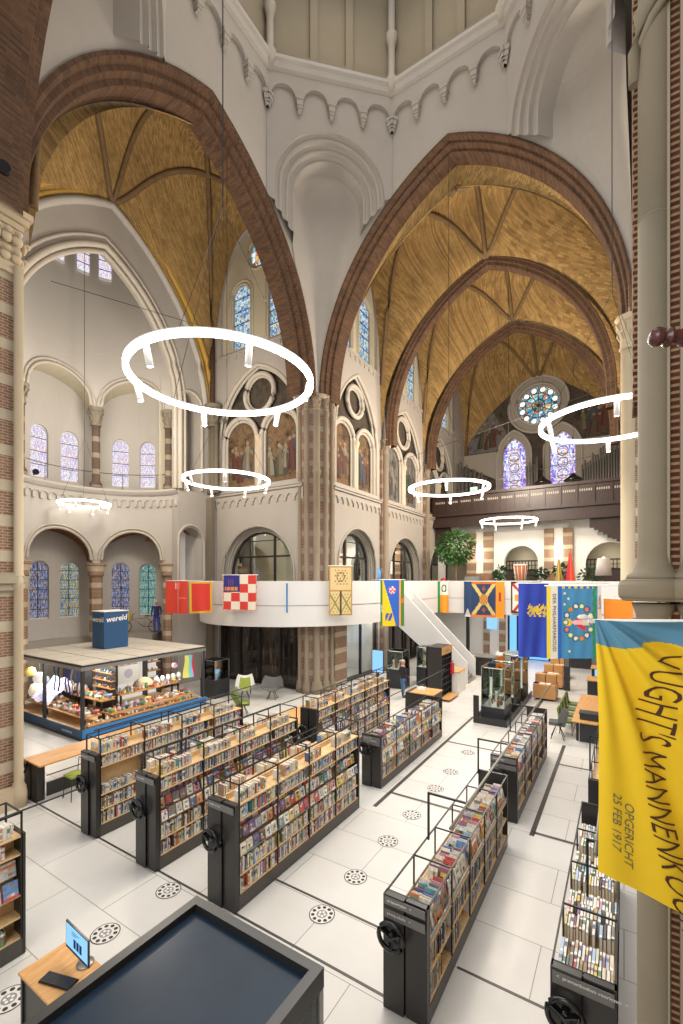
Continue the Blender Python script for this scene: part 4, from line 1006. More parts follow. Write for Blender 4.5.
for xa, xb, nm in ((-7.45, -5.25, 'middle'), (-2.15, .3, 'right')):
    b = MB(); b.box(xa, xb, 34.95, 35.02, 6.2, 6.3); b.box(xa, xb, 34.95, 35.02, 6.85, 6.95)
    n = int((xb-xa)/.22)
    for i in range(n+1): b.box(xa+i*.22-.03, xa+i*.22+.03, 34.95, 35.0, 6.25, 6.9)
    b.box(xa, xb, 34.95, 35.0, 6.55, 6.6); b.box(xa, xb, 34.95, 35.02, 4.4, 6.25)
    tag(b.build('lattice_balustrade', 'dark_wood'), 'dark wooden lattice balustrade in the %s white arch under the loft' % nm, 'balustrade')
for x, w_ in ((-9.25, 'left'), (-3.85, 'right')):
    o = MB(); o.box(x-.18, x+.18, 33.95, 34.1, 7.0, 7.9); s = o.build('wall_lamp', 'lamp_glow'); tag(s, 'glowing box lamp on the %s brick and white pier under the loft' % ('first' if w_ == 'left' else 'second'), 'lamp', 'wall lamps under the loft')
# ground level end wall under the far gallery
b = MB(); b.wall(mapY(33.0), [(-12.6, 0), (.6, 0), (.6, 4.4), (-12.6, 4.4)], [[(-6.9, 0), (-6.9, 3.0), (-4.2, 3.0), (-4.2, 0)]], 0, .3); struct('wall_ground_north', b, 'white_paint')
for x0, x1 in ((-8.6, -8.2), (-7.5, -7.1)):
    b = MB(); b.box(x0, x1, 32.8, 33, 0, 3.3); struct('pillar_ground', b, 'banded')
b = MB(); b.box(-6.9, -4.2, 33.4, 33.5, 0, 3.0); struct('door_1', b, 'blue_glow')
b = MB()
for x in (-6.9, -6.3, -5.6, -4.25): b.box(x-.06, x+.06, 33.0, 33.12, 0, 3.0)
struct('trim_17', b, 'black_steel')
for x in (-9.1, -11.6):
    b = MB(); b.box(x-.1, x+.1, 30.6, 30.8, 0, 3.3); struct('pillar_steel', b, 'black_steel')

# ---- gallery: curved white parapet round the crossing piers and across the nave
def smooth_path(P, n=8):
    out = []
    for i in range(len(P)-1):
        p0, p1, p2, p3 = P[max(0, i-1)], P[i], P[i+1], P[min(len(P)-1, i+2)]
        for k in range(n):
            t = k/n; out.append(tuple(.5*((2*p1[j])+(-p0[j]+p2[j])*t+(2*p0[j]-5*p1[j]+4*p2[j]-p3[j])*t*t+(-p0[j]+3*p1[j]-3*p2[j]+p3[j])*t**3) for j in (0, 1)))
    return out+[P[-1]]
glA = smooth_path([(-20.2, 17.5), (-19.6, 16.5), (-18.4, 15.7), (-16.9, 15.25), (-15.2, 15.4), (-13.4, 16.2), (-11.9, 17.7), (-11.05, 19.6), (-10.75, 22.3)])
glC = smooth_path([(-1.7, 25), (-1.7, 21.5), (-1.35, 19.2), (-.5, 17.75), (.8, 16.3), (3, 15.4)])
gl = glA+[(-10.7, 25.0), (-10.7, 29.45)]+[(-6, 29.45), (-1.7, 29.45)]+glC
def offset_path(P, d):
    out = []
    for i, p in enumerate(P):
        a = P[max(0, i-1)]; c = P[min(len(P)-1, i+1)]; t = Vector((c[0]-a[0], c[1]-a[1])).normalized(); out.append((p[0]-t.y*d, p[1]+t.x*d))
    return out
ins = offset_path(gl, .16)
def loftpath(P, z): return [(p[0], p[1], z) for p in P]
b = MB(); b.strips([loftpath(ins, 3.3), loftpath(gl, 3.3), loftpath(gl, 5.45), loftpath(ins, 5.45), loftpath(ins, 4.4)]); struct('gallery_parapet', b, 'white')
b = MB(); P1 = offset_path(gl, -.012); b.strips([loftpath(P1, 4.28), loftpath(P1, 4.31)]); struct('trim_18', b, 'grey_metal')
b = MB()
poly = [(-20.2, 17.6)]+glA[1:]+[(-12.5, 22.3), (-12.5, 18.5), (-14, 17.6)]
for z in (3.3, 4.4):
    for q in tessellate_polygon([[Vector((p[0], p[1], 0)) for p in poly]]): b.poly([(poly[i][0], poly[i][1], z) for i in q])
    b.quad((-12.5, 22, z), (-10.72, 22, z), (-10.72, 29.46, z), (-12.5, 29.46, z)); b.quad((-12.5, 29.46, z), (.5, 29.46, z), (.5, 36.6, z), (-12.5, 36.6, z))
    P2 = [(-1.7, 29.4)]+glC+[(3, 19), (.5, 29.4)]
    for q in tessellate_polygon([[Vector((p[0], p[1], 0)) for p in P2]]): b.poly([(P2[i][0], P2[i][1], z) for i in q])
struct('gallery_slab', b, 'white')
b = MB(); b.box(.35, .5, 19.4, 41, 0, 25.5); struct('wall_nave_east', b, 'plaster')
b = MB(); b.wall(mapY(5.6, -1), [(-19.8, 0), (-13.9, 0), (-13.9, 25), (-19.8, 25)]); struct('wall_south_arm', b, 'plaster')
b = MB(); b.box(2.0, 2.15, -4, 4.65, 0, 24); struct('wall_east_light_block', b, 'plaster')  # unseen wall, added to keep eastern light off the near shafts
# white staircase from the gallery down into the nave
st = MB()
a0, a1 = Vector((-11.7, 24.0, 4.4)), Vector((-7.0, 24.0, .05))
for y in (23.55, 25.0):
    st.poly([(a0.x-.2, y, 5.45), (a0.x+.35, y, 5.45), (a1.x, y, a1.z+1.05), (a1.x, y, 0), (a1.x-.45, y, 0), (a0.x-.2, y, 3.55)]); st.poly([(a0.x-.2, y+.1, 5.45), (a0.x+.35, y+.1, 5.45), (a1.x, y+.1, a1.z+1.05), (a1.x, y+.1, 0), (a1.x-.45, y+.1, 0), (a0.x-.2, y+.1, 3.55)])
    st.quad((a0.x-.2, y, 5.45), (a0.x+.35, y, 5.45), (a0.x+.35, y+.1, 5.45), (a0.x-.2, y+.1, 5.45)); st.quad((a0.x+.35, y, 5.45), (a1.x, y, a1.z+1.05), (a1.x, y+.1, a1.z+1.05), (a0.x+.35, y+.1, 5.45)); st.quad((a1.x, y, 0), (a1.x, y, a1.z+1.05), (a1.x, y+.1, a1.z+1.05), (a1.x, y+.1, 0)); st.quad((a0.x-.2, y, 3.55), (a1.x-.45, y, 0), (a1.x-.45, y+.1, 0), (a0.x-.2, y+.1, 3.55))
stair = thing('staircase', 'white solid-sided staircase descending from the gallery into the nave', 'staircase', (-9, 24.3, 0))
st.build('stringer', 'white', stair)
tr = MB(); n = 24
for i in range(n):
    x = a0.x+(a1.x-a0.x)*i/n; z = 4.4-4.4*(i+.5)/n; tr.box(x, x+(a1.x-a0.x)/n+.03, 23.65, 25.0, z-.18, z)
tr.build('tread', 'grey_metal', stair)
# floor rails (tracks in the slabs)
def strip(name, x0, x1, y0, y1, m='rail_dark', h=.006):
    b = MB(); b.box(x0, x1, y0, y1, .0, h); return struct(name, b, m)
T = 19
for q in ((-5.17, -5.07, 9.6, 18.0), (-1.73, -1.63, 10.3, 16.5), (-5.12, -2.6, 10.42, 10.5), (-1.68, .6, 10.42, 10.5), (-5.12, -2.6, 14.75, 14.83), (-1.68, .4, 14.7, 14.78), (-14.6, -2.6, 5.27, 5.31), (-5.4, -2.6, 6.27, 6.31), (-2.0, -.6, 6.22, 6.26), (-3.2, -3.1, 20.5, 27.0), (-7.4, -5.9, 9.6, 9.65), (-9.4, -8.0, 9.6, 9.65)):
    strip('trim_%d' % T, *q); T += 1
# ================================================================== BOOKCASES AND BOOKS
PAL = {'white': '#e6e2da', 'cream': '#dccfb2', 'light grey': '#c6c2bc', 'dark grey': '#6a6766', 'black': '#343134', 'navy': '#384a7a', 'blue': '#4f7cb8', 'pale blue': '#9dbcd6', 'teal': '#3f8b8c',
       'green': '#4d7f4a', 'olive': '#7d7a45', 'yellow': '#e0bf48', 'orange': '#d8793a', 'red': '#b8352f', 'maroon': '#80404a', 'brown': '#8f6b50', 'tan': '#b98f62', 'pink': '#d391a0', 'purple': '#6d5288'}
PAL = {k: '#%02x%02x%02x' % tuple(int(int(v[i:i+2], 16)*.8+q*.2) for i, q in ((1, 214), (3, 206), (5, 196))) for k, v in PAL.items()}
NAMES = list(PAL)
W_SPINE = [34, 24, 12, 4, 5, 5, 6, 7, 3, 3, 2, 4, 4, 5, 2, 3, 6, 4, 2]
W_TOP = [34, 40, 14, 2, 2, 2, 4, 5, 2, 3, 3, 5, 5, 4, 1, 3, 16, 3, 1]
W_COVER = [22, 12, 9, 4, 5, 6, 8, 9, 5, 4, 2, 6, 7, 8, 2, 3, 5, 6, 4]
br_ = random.Random(42)
BOOKS = []     # (area, kind, centre, dims(thick, depth, height), rotz, tilt, colour, label)
def book_mesh(kind, cname, seed):
    """unit book: thickness along x, spine towards -y, height z; three board slabs and inset pages"""
    r = random.Random(hash_(cname)+seed*77); c = lin(PAL[cname]); mb = MB()
    pg = lin('#e6dcc6')
    if kind == 'spine':
        oth = lin(PAL[r.choice(NAMES)]); lab = lin('#efeae0')
        mb.box(-.46, .46, -.44, .48, -.47, .47, 0, pg)
        mb.box(-.5, -.4, -.5, .5, -.5, .5, 0, c); mb.box(.4, .5, -.5, .5, -.5, .5, 0, c)
        zs = [-.5, -.42, -.3, r.uniform(-.1, .1), r.uniform(.2, .3), .42, .5]
        cs = [c, lab if r.random() < .45 else c, c, oth if r.random() < .5 else c, lab if r.random() < .25 else c, c]
        for i in range(6): mb.box(-.5, .5, -.5, -.43, zs[i], zs[i+1], 0, cs[i])
    else:
        mb.box(-.5, .42, -.5, .5, -.5, .5, 0, c)
        mb.box(-.3, .5, -.47, .47, -.47, .47, 0, pg) if kind == 'cover' else None
        # picture on the front (-y) made of colour fields
        th = [c]*4+[lin(PAL[r.choice(NAMES)]) for _ in range(3)]+[lin('#c99c80'), lin('#2c2a30')]
        nx, nz = 4, 6
        cc = r.choice(th); ban = r.choice([lin('#efe9dc'), lin(PAL[r.choice(NAMES)])]); bz = r.choice([0, 5, 5, 4])
        for i in range(nx):
            for j in range(nz):
                q = r.choice(th) if 0 < i < nx-1 and 0 < j < nz-1 else c
                if j == bz: q = ban
                k = r.uniform(.8, 1.15); q = tuple(min(1, v*k) for v in q)
                x0, x1 = -.5+i/nx, -.5+(i+1)/nx; z0, z1 = -.5+j/nz, -.5+(j+1)/nz
                mb.quad((x0, -.502, z0), (x1, -.502, z0), (x1, -.502, z1), (x0, -.502, z1), 0, q)
    return mb
def hash_(s): return sum((i+1)*ord(ch) for i, ch in enumerate(s))
BMESH = {}
def book_proto(kind, cname, seed):
    k = (kind, cname, seed)
    if k not in BMESH:
        mb = book_mesh(kind, cname, seed); mb_ = mb
        me_o = mb.build('book', 'book', None, (0, 0, 0)); BMESH[k] = (me_o.data, mb_); bpy.data.objects.remove(me_o)
    return BMESH[k]
def add_book(kind, p, dims, rz, tilt, cname, label, what, name=None):
    d = (p[0]**2+p[1]**2+(p[2]-5.5)**2)
    A = (dims[0]*dims[2] if kind != 'top' else dims[0]*dims[1])/d
    BOOKS.append((A, kind, p, dims, rz, tilt, cname, br_.randrange(4), label, what))
def choose(w): return br_.choices(NAMES, w)[0]
def spine_row(x_front, sgn, ya, yb, z, hmax, depth, where, fill=1., what='book', lo=.016, hi=.042, wts=None):
    """books standing along y with spines facing sgn*x at x_front; counted from the near end"""
    y = ya+.015; n = 0; rz = PI/2 if sgn > 0 else -PI/2
    stop = ya+(yb-ya)*fill
    while True:
        t = br_.uniform(lo, hi)
        if y+t > stop-.01: break
        if br_.random() < (.02 if wts is None else .09): y += br_.uniform(.03, .12); continue
        h = hmax*br_.uniform(.76, .97); dp = depth*br_.uniform(.82, 1.); c = choose(wts or W_SPINE)
        x = x_front-sgn*(br_.uniform(.0, .02)+dp/2)
        add_book('spine', (x, y+t/2, z+h/2), (t, dp, h), rz, 0 if br_.random() < .93 else br_.uniform(-.12, .12), c, '%s %s, %s along %s' % (c, what, ORD[min(n, 49)], where), what)
        y += t+.002; n += 1
def cover_row(x_front, sgn, ya, yb, z, h, where, what='film case', w=.14, lean=.18, gap=.012, thick=.016):
    n = max(1, int((yb-ya)/(w+gap))); st = (yb-ya)/n; rz = PI/2 if sgn > 0 else -PI/2
    for i in range(n):
        if br_.random() < .02: continue
        c = choose(W_COVER); hh = h*br_.uniform(.92, 1.0)
        add_book('cover', (x_front, ya+(i+.5)*st, z+hh/2), (min(st-gap, w*br_.uniform(.92, 1.06)), thick, hh), rz, lean, c, '%s %s, %s along %s' % (c, what, ORD[i], where), what)
def browse_row(xa, xb, ya, yb, z, h, step, where, what, lean=.35, tk=.01, face=-1):
    """items standing one behind the other along y, fronts towards the camera (-y)"""
    n = int((yb-ya)/step)
    for i in range(n):
        c = choose(W_COVER); hh = h*br_.uniform(.8, 1.); wv = (xb-xa)*br_.uniform(.82, .98)
        add_book('cover', ((xa+xb)/2+br_.uniform(-.01, .01), ya+(i+.6)*step, z+hh/2), (wv, tk*br_.uniform(.8, 1.6), hh), 0, lean*br_.uniform(.85, 1.1), c, '%s %s, %s along %s' % (c, what, ORD[min(i, 49)], where), what)

def wheel(parent, x, y, z):
    """three-armed hand wheel on the end panel"""
    b = MB(); n = 20
    b.tube([(x+.17*math.cos(2*PI*i/n), y-.09, z+.17*math.sin(2*PI*i/n)) for i in range(n)], .03, 8, 0, None, False, True)
    for i in range(3):
        a = 2*PI*i/3+.5; b.bar((x, y-.085, z), (x+.16*math.cos(a), y-.09, z+.16*math.sin(a)), .075, .02)
    b.tube([(x, y, z), (x, y-.11, z)], .045, 10); b.tube([(x+.13, y-.09, z+.07), (x+.13, y-.17, z+.07)], .02, 8)
    w_ = b.build('hand_wheel', 'black_gloss', parent); return w_
def end_sign(parent, x0, x1, y, zs, texts, size=.045, mat='grey_sign'):
    for k, (z0, z1) in enumerate(zs):
        b = MB(); b.box(x0, x1, y-.008, y, z0, z1); s = b.build('sign_plate', mat, parent)
        t = MB(); 
        for i, ln in enumerate(texts[k]):
            sx = .92
            put_text(t, ln, size, lambda a, c, i=i: (x0+.04+a, y-.011, z1-.045-.055*i+c), 0, None, align='LEFT')
        t.build('lettering', 'white_paint', s)
def bookcase(label, x0, x1, y0, y1, nb, ht=1.76, hf=2.1, levels=(.27, .57, .89, 1.49), end=True, sign=None, ledges=False, top='oak_pale'):
    o = thing('bookcase', label, 'bookcase', ((x0+x1)/2, (y0+y1)/2, 0), 'black mobile bookcases on floor rails')
    b = MB(); b.box(x0, x1, y0, y1, .012, .25); b.build('plinth', 'plinth', o)
    if end:
        xm = x0+(x1-x0)*.52
        b = MB(); b.box(x0, xm-.012, y0-.12, y0, .012, ht+.02); b.box(xm+.012, x1, y0-.1, y0, .012, ht+.02); b.box(xm-.012, xm+.012, y0-.07, y0, .012, ht); b.build('end_panel', 'black_panel', o)
        wheel(o, x0+.16, y0-.12, ht*.64)
        b = MB(); b.box(xm-.025, xm+.025, y0-.135, y0-.12, .02, ht*.64); b.build('wheel_channel', 'black_gloss', o)
    b = MB(); b.box(x0, x1, y1, y1+.05, .012, ht+.02); b.build('end_panel', 'black_panel', o)
    b = MB(); b.box((x0+x1)/2-.012, (x0+x1)/2+.012, y0, y1, .25, ht); b.build('back_board', 'oak_pale', o)
    for z in levels:
        for xa, xb in ((x0+.01, (x0+x1)/2-.012), ((x0+x1)/2+.012, x1-.01)):
            b = MB(); b.box(xa, xb, y0, y1, z-.022, z); b.build('shelf', top, o)
    if ledges:
        for xa, xb, z in ((x1-.06, x1-.005, .885), (x1-.16, x1-.1, 1.095), (x1-.24, x1-.18, 1.265)): b = MB(); b.box(xa, xb, y0, y1, z-.008, z); b.build('display_ledge', 'grey_metal', o)
    b = MB(); b.box(x0, x1, y0, y1, ht-.025, ht); b.build('top_shelf', top, o)
    b = MB(); b.box((x0+x1)/2-.01, (x0+x1)/2+.01, y0, y1, ht, ht+.1); b.build('top_divider', top, o)
    for i in range(nb+1):
        y = y0+(y1-y0)*i/nb
        for x in (x0+.012, x1-.012):
            b = MB(); b.box(x-.012, x+.012, y-.012, y+.012, .25, hf); b.build('upright', 'black_steel', o)
    b = MB()
    for x in (x0+.012, x1-.012): b.box(x-.01, x+.01, y0, y1, hf-.02, hf)
    for i in range(nb+1): y = y0+(y1-y0)*i/nb; b.box(x0, x1, y-.01, y+.01, hf-.02, hf)
    b.build('top_frame', 'black_steel', o)
    for i in range(nb):
        if i: pass
    if sign: end_sign(o, x0+.02, x1-.02, y0-.12, [(ht-.13, ht-.02)], [sign], .04)
    return o
def tall_books(x0, x1, y0, y1, nb, who, ht=1.76, display=True, lowfill=None, levels=(.27, .57, .89, 1.49), near=True):
    xm = (x0+x1)/2
    for i in range(nb):
        ya = y0+(y1-y0)*i/nb+.02; yb = y0+(y1-y0)*(i+1)/nb-.02; bay = ORD[i]+' bay, '+who
        f = (lambda: 1.) if lowfill is None else (lambda: br_.uniform(.75, 1.))
        spine_row(x1-.02, 1, ya, yb, .27, .265, .2, 'bottom shelf, '+bay, f())
        spine_row(x1-.02, 1, ya, yb, .57, .265, .2, 'second lowest shelf, '+bay, f())
        if display:
            cover_row(x1-.02, 1, ya, yb, .89, .2, 'lower display ledge, '+bay); cover_row(x1-.12, 1, ya, yb, 1.1, .2, 'upper display ledge, '+bay)
            cover_row(x1-.2, 1, ya, yb, 1.27, .17, 'back display ledge, '+bay)
        else:
            if not (i == 0 and lowfill): spine_row(x1-.02, 1, ya, yb, .89, .25, .2, 'middle shelf, '+bay, 1)
            else: spine_row(x1-.02, 1, ya, yb, .89, .2, .2, 'middle shelf, '+bay, .95)
            if not (i == 0 and lowfill): spine_row(x1-.02, 1, ya, yb, 1.19, .25, .2, 'upper middle shelf, '+bay, 1)
        spine_row(x1-.02, 1, ya, yb, 1.49, .235, .2, 'upper shelf, '+bay, 1)
        # top deck: groups of standing books on either side of the oak divider, gaps between
        for xf, sg, nm in ((x1-.05, 1, 'top row'), (x0+.05, -1, 'far top row')):
            spine_row(xf, sg, ya+.03, yb, ht, .205, .15, nm+', '+bay, br_.uniform(.6, .9), 'book', .02, .05, W_TOP)
TALL = [('tall bookcase with a partly empty shelf at its near end, beside the shop stage', -10.02, -9.46, 5.22, 9.5, 'case beside shop'),
        ('tall bookcase between two others, hand wheel and face-out covers in its front bay', -8.02, -7.43, 5.22, 9.5, 'middle case'),
        ('tall bookcase nearest the black glass-cabinet roof, packed with film cases', -6.04, -5.40, 5.27, 9.3, 'case beside cabinet roof')]
for k, (lb, x0, x1, y0, y1, who) in enumerate(TALL):
    bookcase(lb, x0, x1, y0+.1, y1, 4, sign=['fictie  romans', 'dvd  speelfilm', 'muziek  cd  dvd'][k:k+1], ledges=k > 0)
    tall_books(x0, x1, y0+.1, y1, 4, who, display=k > 0, lowfill=True if k == 0 else None)
bookcase('long tall bookcase beyond the oak counter, in line with the middle case', -7.99, -7.43, 10.5, 15.1, 5, end=True, ledges=True)
tall_books(-7.99, -7.43, 10.5, 15.1, 5, 'long case beyond counter')
bookcase('tall bookcase cut by the photo edge, beside the brick pillar, with half-empty shelves', -8.0, -7.46, -.6, 3.03, 4, end=False)
for i in range(2, 4):
    ya = -.6+3.63*i/4+.02; yb = ya+.86; bay = '%s bay, case by pillar' % ('far' if i == 3 else 'near')
    spine_row(-7.48, 1, ya, yb, .27, .25, .2, 'bottom shelf, '+bay, .84); spine_row(-7.48, 1, ya, yb, .57, .25, .2, 'second shelf, '+bay, .6); spine_row(-7.48, 1, ya, yb, 1.49, .23, .2, 'upper shelf, '+bay, .82)
    cover_row(-7.48, 1, ya, yb, .89, .24, 'lower ledge, '+bay, 'book', .2); cover_row(-7.58, 1, ya, yb, 1.15, .24, 'upper ledge, '+bay, 'book', .2)
    spine_row(-7.5, 1, ya, yb, 1.76, .22, .17, 'top row, '+bay, .95, 'book', .03, .06)

# low racks on the right hand rails
def low_rack(label, x0, x1, y0, y1, nb, hf=1.47, signs=None, sides=True, wheel_on=True, bin_z=.98):
    o = thing('book_rack', label, 'book rack', ((x0+x1)/2, (y0+y1)/2, 0), 'low black book racks with open frames')
    b = MB(); b.box(x0, x1, y0, y1, .012, .22); b.build('plinth', 'plinth', o)
    xm = x0+(x1-x0)*.5
    b = MB(); b.box(x0, xm-.01, y0-.1, y0, .012, hf); b.box(xm+.01, x1, y0-.08, y0, .012, hf); b.box(xm-.01, xm+.01, y0-.05, y0, .012, hf-.01); b.build('end_panel', 'black_panel', o)
    b = MB(); b.box(x0, x1, y1, y1+.04, .012, hf); b.build('end_panel', 'black_panel', o)
    if wheel_on: wheel(o, x0+.15, y0-.1, 1.02)
    b = MB(); b.box((x0+x1)/2-.01, (x0+x1)/2+.01, y0, y1, .22, bin_z); b.build('back_board', 'oak_pale', o)
    for z in (.24, .6, bin_z-.03):
        b = MB(); b.box(x0+.01, x1-.01, y0, y1, z-.02, z); b.build('shelf', 'oak_pale', o)
    for i in range(nb+1):
        y = y0+(y1-y0)*i/nb
        for x in (x0+.01, x1-.01):
            b = MB(); b.box(x-.011, x+.011, y-.011, y+.011, .22, hf); b.build('upright', 'black_steel', o)
    b = MB()
    for x in (x0+.01, x1-.01): b.box(x-.01, x+.01, y0-.09, y1, hf-.02, hf)
    for i in range(nb+1): y = y0+(y1-y0)*i/nb; b.box(x0, x1, y-.01, y+.01, hf-.02, hf)
    b.build('top_frame', 'black_steel', o)
    b = MB()
    for x in (x0+.015, x1-.015): b.box(x-.006, x+.006, y0, y1, bin_z, bin_z+.06)
    b.build('bin_edge', 'tube_grey', o)
    if signs: end_sign(o, x0+.02, x1-.02, y0-.1, signs[0], signs[1], .05)
    return o
low_rack('low rack with young adults sign on its front end, nearest the camera', -2.62, -2.03, 5.25, 9.6, 5, signs=([(1.35, 1.45), (1.18, 1.29)], [['stripverhalen   >'], ['young adults   >']]))
low_rack('low rack of colourful comics beyond the young adults rack on the same line', -2.62, -2.03, 10.7, 15.2, 5, signs=([(1.33, 1.44), (1.18, 1.29)], [['jeugdboeken'], ['strips']]))
low_rack('low rack of picture books seen from above, beneath the yellow banner', -.66, -.06, 5.28, 9.3, 4, 1.42, signs=([(1.26, 1.39)], [['<  prentenboeken voorlezen  >']]), bin_z=.9)
low_rack('low rack behind the yellow banner, only its near corner showing', -.62, -.06, 10.5, 14.5, 4, 1.43, wheel_on=False)
low_rack('low magazine rack with a grey sign, across the aisle from the film case shelves', -5.96, -5.40, 10.55, 15.1, 5, 1.38, signs=([(1.12, 1.34)], [['tijdschriften', 'kranten  magazines', 'leescafe']]))
for (who, x0, x1, y0, y1, nb, what) in (('young adults rack', -2.62, -2.03, 5.25, 9.6, 5, 'comic'), ('far comics rack', -2.62, -2.03, 10.7, 15.2, 5, 'comic')):
    for i in range(nb):
        ya = y0+(y1-y0)*i/nb+.02; yb = y0+(y1-y0)*(i+1)/nb-.02; bay = ORD[i]+' bay, '+who
        spine_row(x1-.02, 1, ya, yb, .24, .3, .2, 'bottom shelf, '+bay, br_.uniform(.55, .9), what, .008, .03); spine_row(x1-.02, 1, ya, yb, .6, .29, .2, 'middle shelf, '+bay, br_.uniform(.55, .9), what, .008, .03)
        cover_row(x1-.065, 1, ya, yb, .96, .28, 'front bin row, '+bay, what, .21, .22)
        if who == 'young adults rack':
            browse_row(x1-.26, x1-.07, ya+.02, yb-.04, 1.0, .34, .075, 'right bin, '+bay, what, .3); browse_row(x1-.42, x1-.26, ya+.02, yb-.04, .99, .31, .08, 'middle bin, '+bay, what, .3)
        else:
            browse_row(x1-.27, x1-.06, ya+.02, yb-.04, 1.0, .36, .1, 'right bin, '+bay, what, .35); browse_row(x1-.44, x1-.28, ya+.02, yb-.04, 1.0, .33, .1, 'left bin, '+bay, what, .35)
for i in range(4):
    y0, y1 = 5.28, 9.3; ya = y0+(y1-y0)*i/4+.02; yb = y0+(y1-y0)*(i+1)/4-.02; bay = ORD[i]+' bay, banner rack'
    rows = int((yb-ya)/.262)
    for k in range(rows):
        x = -.64; n = 0
        while x < -.1:
            t = br_.uniform(.022, .04); c = br_.choices(NAMES, [40, 18, 18, 3, 2, 1, 2, 8, 1, 3, 1, 2, 2, 2, 1, 1, 3, 2, 1])[0]; hh = br_.uniform(.21, .245)
            if br_.random() > .12: add_book('spine', (x+t/2, ya+(k+.5)*.262, .905+hh/2), (t, hh, br_.uniform(.235, .258)), 0, 1.57, c, '%s picture book, %s across, %s row, %s' % (c, ORD[n], ORD[k], bay), 'picture book'); n += 1
            x += t+.006
for i in range(2): cover_row(-.35, -1, 10.6+i*.9, 11.4+i*.9, .92, .3, '%s bay, half-hidden rack' % ORD[i], 'picture book', .2, .25)
for i in range(5):
    y0, y1 = 10.55, 15.1; ya = y0+(y1-y0)*i/5+.02; yb = y0+(y1-y0)*(i+1)/5-.02; bay = ORD[i]+' bay, magazine rack'
    cover_row(-5.42, 1, ya, yb, .64, .28, 'lower ledge, '+bay, 'magazine', .2); cover_row(-5.49, 1, ya, yb, .96, .29, 'upper ledge, '+bay, 'magazine', .2)
    spine_row(-5.42, 1, ya, yb, .24, .3, .2, 'bottom shelf, '+bay, .9, 'book', .01, .03)
    browse_row(-5.66, -5.52, ya+.02, yb-.03, .995, .34, .15, 'right bin, '+bay, 'magazine', .25); browse_row(-5.93, -5.71, ya+.02, yb-.03, .995, .34, .15, 'left bin, '+bay, 'magazine', .25)

def place_books():
    BOOKS.sort(key=lambda q: -q[0]); cnt = {}; rest = MB(); seen = set()
    for (A, kind, p, dims, rz, tilt, cname, seed, label, what) in BOOKS:
        k = what; cnt[k] = cnt.get(k, 0)+1
        me, mb = book_proto(kind, cname, seed)
        tilt_ = tilt
        p = (p[0], p[1], p[2]+.004); R = Matrix.Rotation(rz, 4, 'Z') @ (Matrix.Rotation(-tilt_, 4, 'X') if kind == 'cover' or tilt_ > 1 else Matrix.Rotation(tilt_, 4, 'Y'))
        M = Matrix.Translation(p) @ R @ Matrix.Diagonal((dims[0], dims[1], dims[2], 1))
        lim = {'book': 300, 'film case': 150, 'comic': 200, 'picture book': 120, 'magazine': 60}[what]
        if cnt[k] <= lim:
            o = bpy.data.objects.new(what.replace(' ', '_'), me); COL.objects.link(o); o.matrix_world = M
            tag(o, label, what, {'book': 'books on the black bookcases', 'film case': 'film cases shown face out', 'comic': 'comics in the low racks', 'picture book': 'picture books in the rack under the banner', 'magazine': 'magazines in the low rack'}[what])
        else:
            n = len(rest.v); rest.v += [tuple(M @ Vector(v)) for v in mb.v]
            for f, c in zip(mb.f, mb.c): rest.face([n+i for i in f], 0, c)
    o = rest.build('books', 'book'); tag(o, 'all the smaller books and covers filling the farther shelves and racks', 'books', None, 'stuff')
    print('BOOKS', cnt, len(rest.f))
place_books()
# portals and long grey tubes running above the cases
def portal(label, x, y, x2, hi=2.15, side=-1):
    b = MB(); b.bar((x, y, 1.4), (x, y, hi), .03); b.bar((x, y, hi-.015), (x2, y, hi-.015), .03)
    tag(b.build('rail_bracket', 'black_steel'), label, 'bracket', 'bent brackets carrying the long tubes')
def run_tube(label, x, y0, y1, z=2.13, m='tube_grey', r=.02):
    b = MB(); b.tube([(x, y0, z), (x, y1, z)], r, 10); tag(b.build('guide_tube', m), label, 'tube', 'long tubes above the bookcases')
run_tube('long grey tube above the young adults rack and comics rack', -1.99, 5.9, 15.9); run_tube('long grey tube above the picture book rack under the banner', -.3, 6.3, 18.5)
for y, nm in ((6.7, 'nearest bracket on the young adults rack'), (9.55, 'bracket at the far end of the young adults rack'), (12.7, 'bracket over the middle of the comics rack')): portal(nm, -2.61, y, -1.97)
portal('bracket on the picture book rack under the banner', -.4, 6.6, -.05); portal('bracket beyond the picture book rack behind the banner', -.62, 11.0, -.05)
for x, y0, y1, nm in ((-9.5, 5.2, 10.2, 'thin black tube above the bookcase beside the shop stage'), (-7.46, 4.9, 15.5, 'thin black tube above the middle bookcase'), (-5.44, 5.1, 15.6, 'thin black tube above the bookcase nearest the cabinet roof'), (-7.46, -.5, 3.9, 'thin black tube above the bookcase by the brick pillar')):
    zt = 2.3 if y0 > 0 else 2.12
    o = thing('guide_tube', nm, 'tube', (x, (y0+y1)/2, zt), 'long tubes above the bookcases')
    b = MB(); b.tube([(x, y0, zt), (x, y1, zt)], .014, 8); b.build('tube', 'black_steel', o)
    for k in range(4):
        y = y0+.1+(y1-y0-.4)*k/3; b = MB(); b.bar((x, y, 2.08), (x, y, zt), .018); b.build('post', 'black_steel', o)
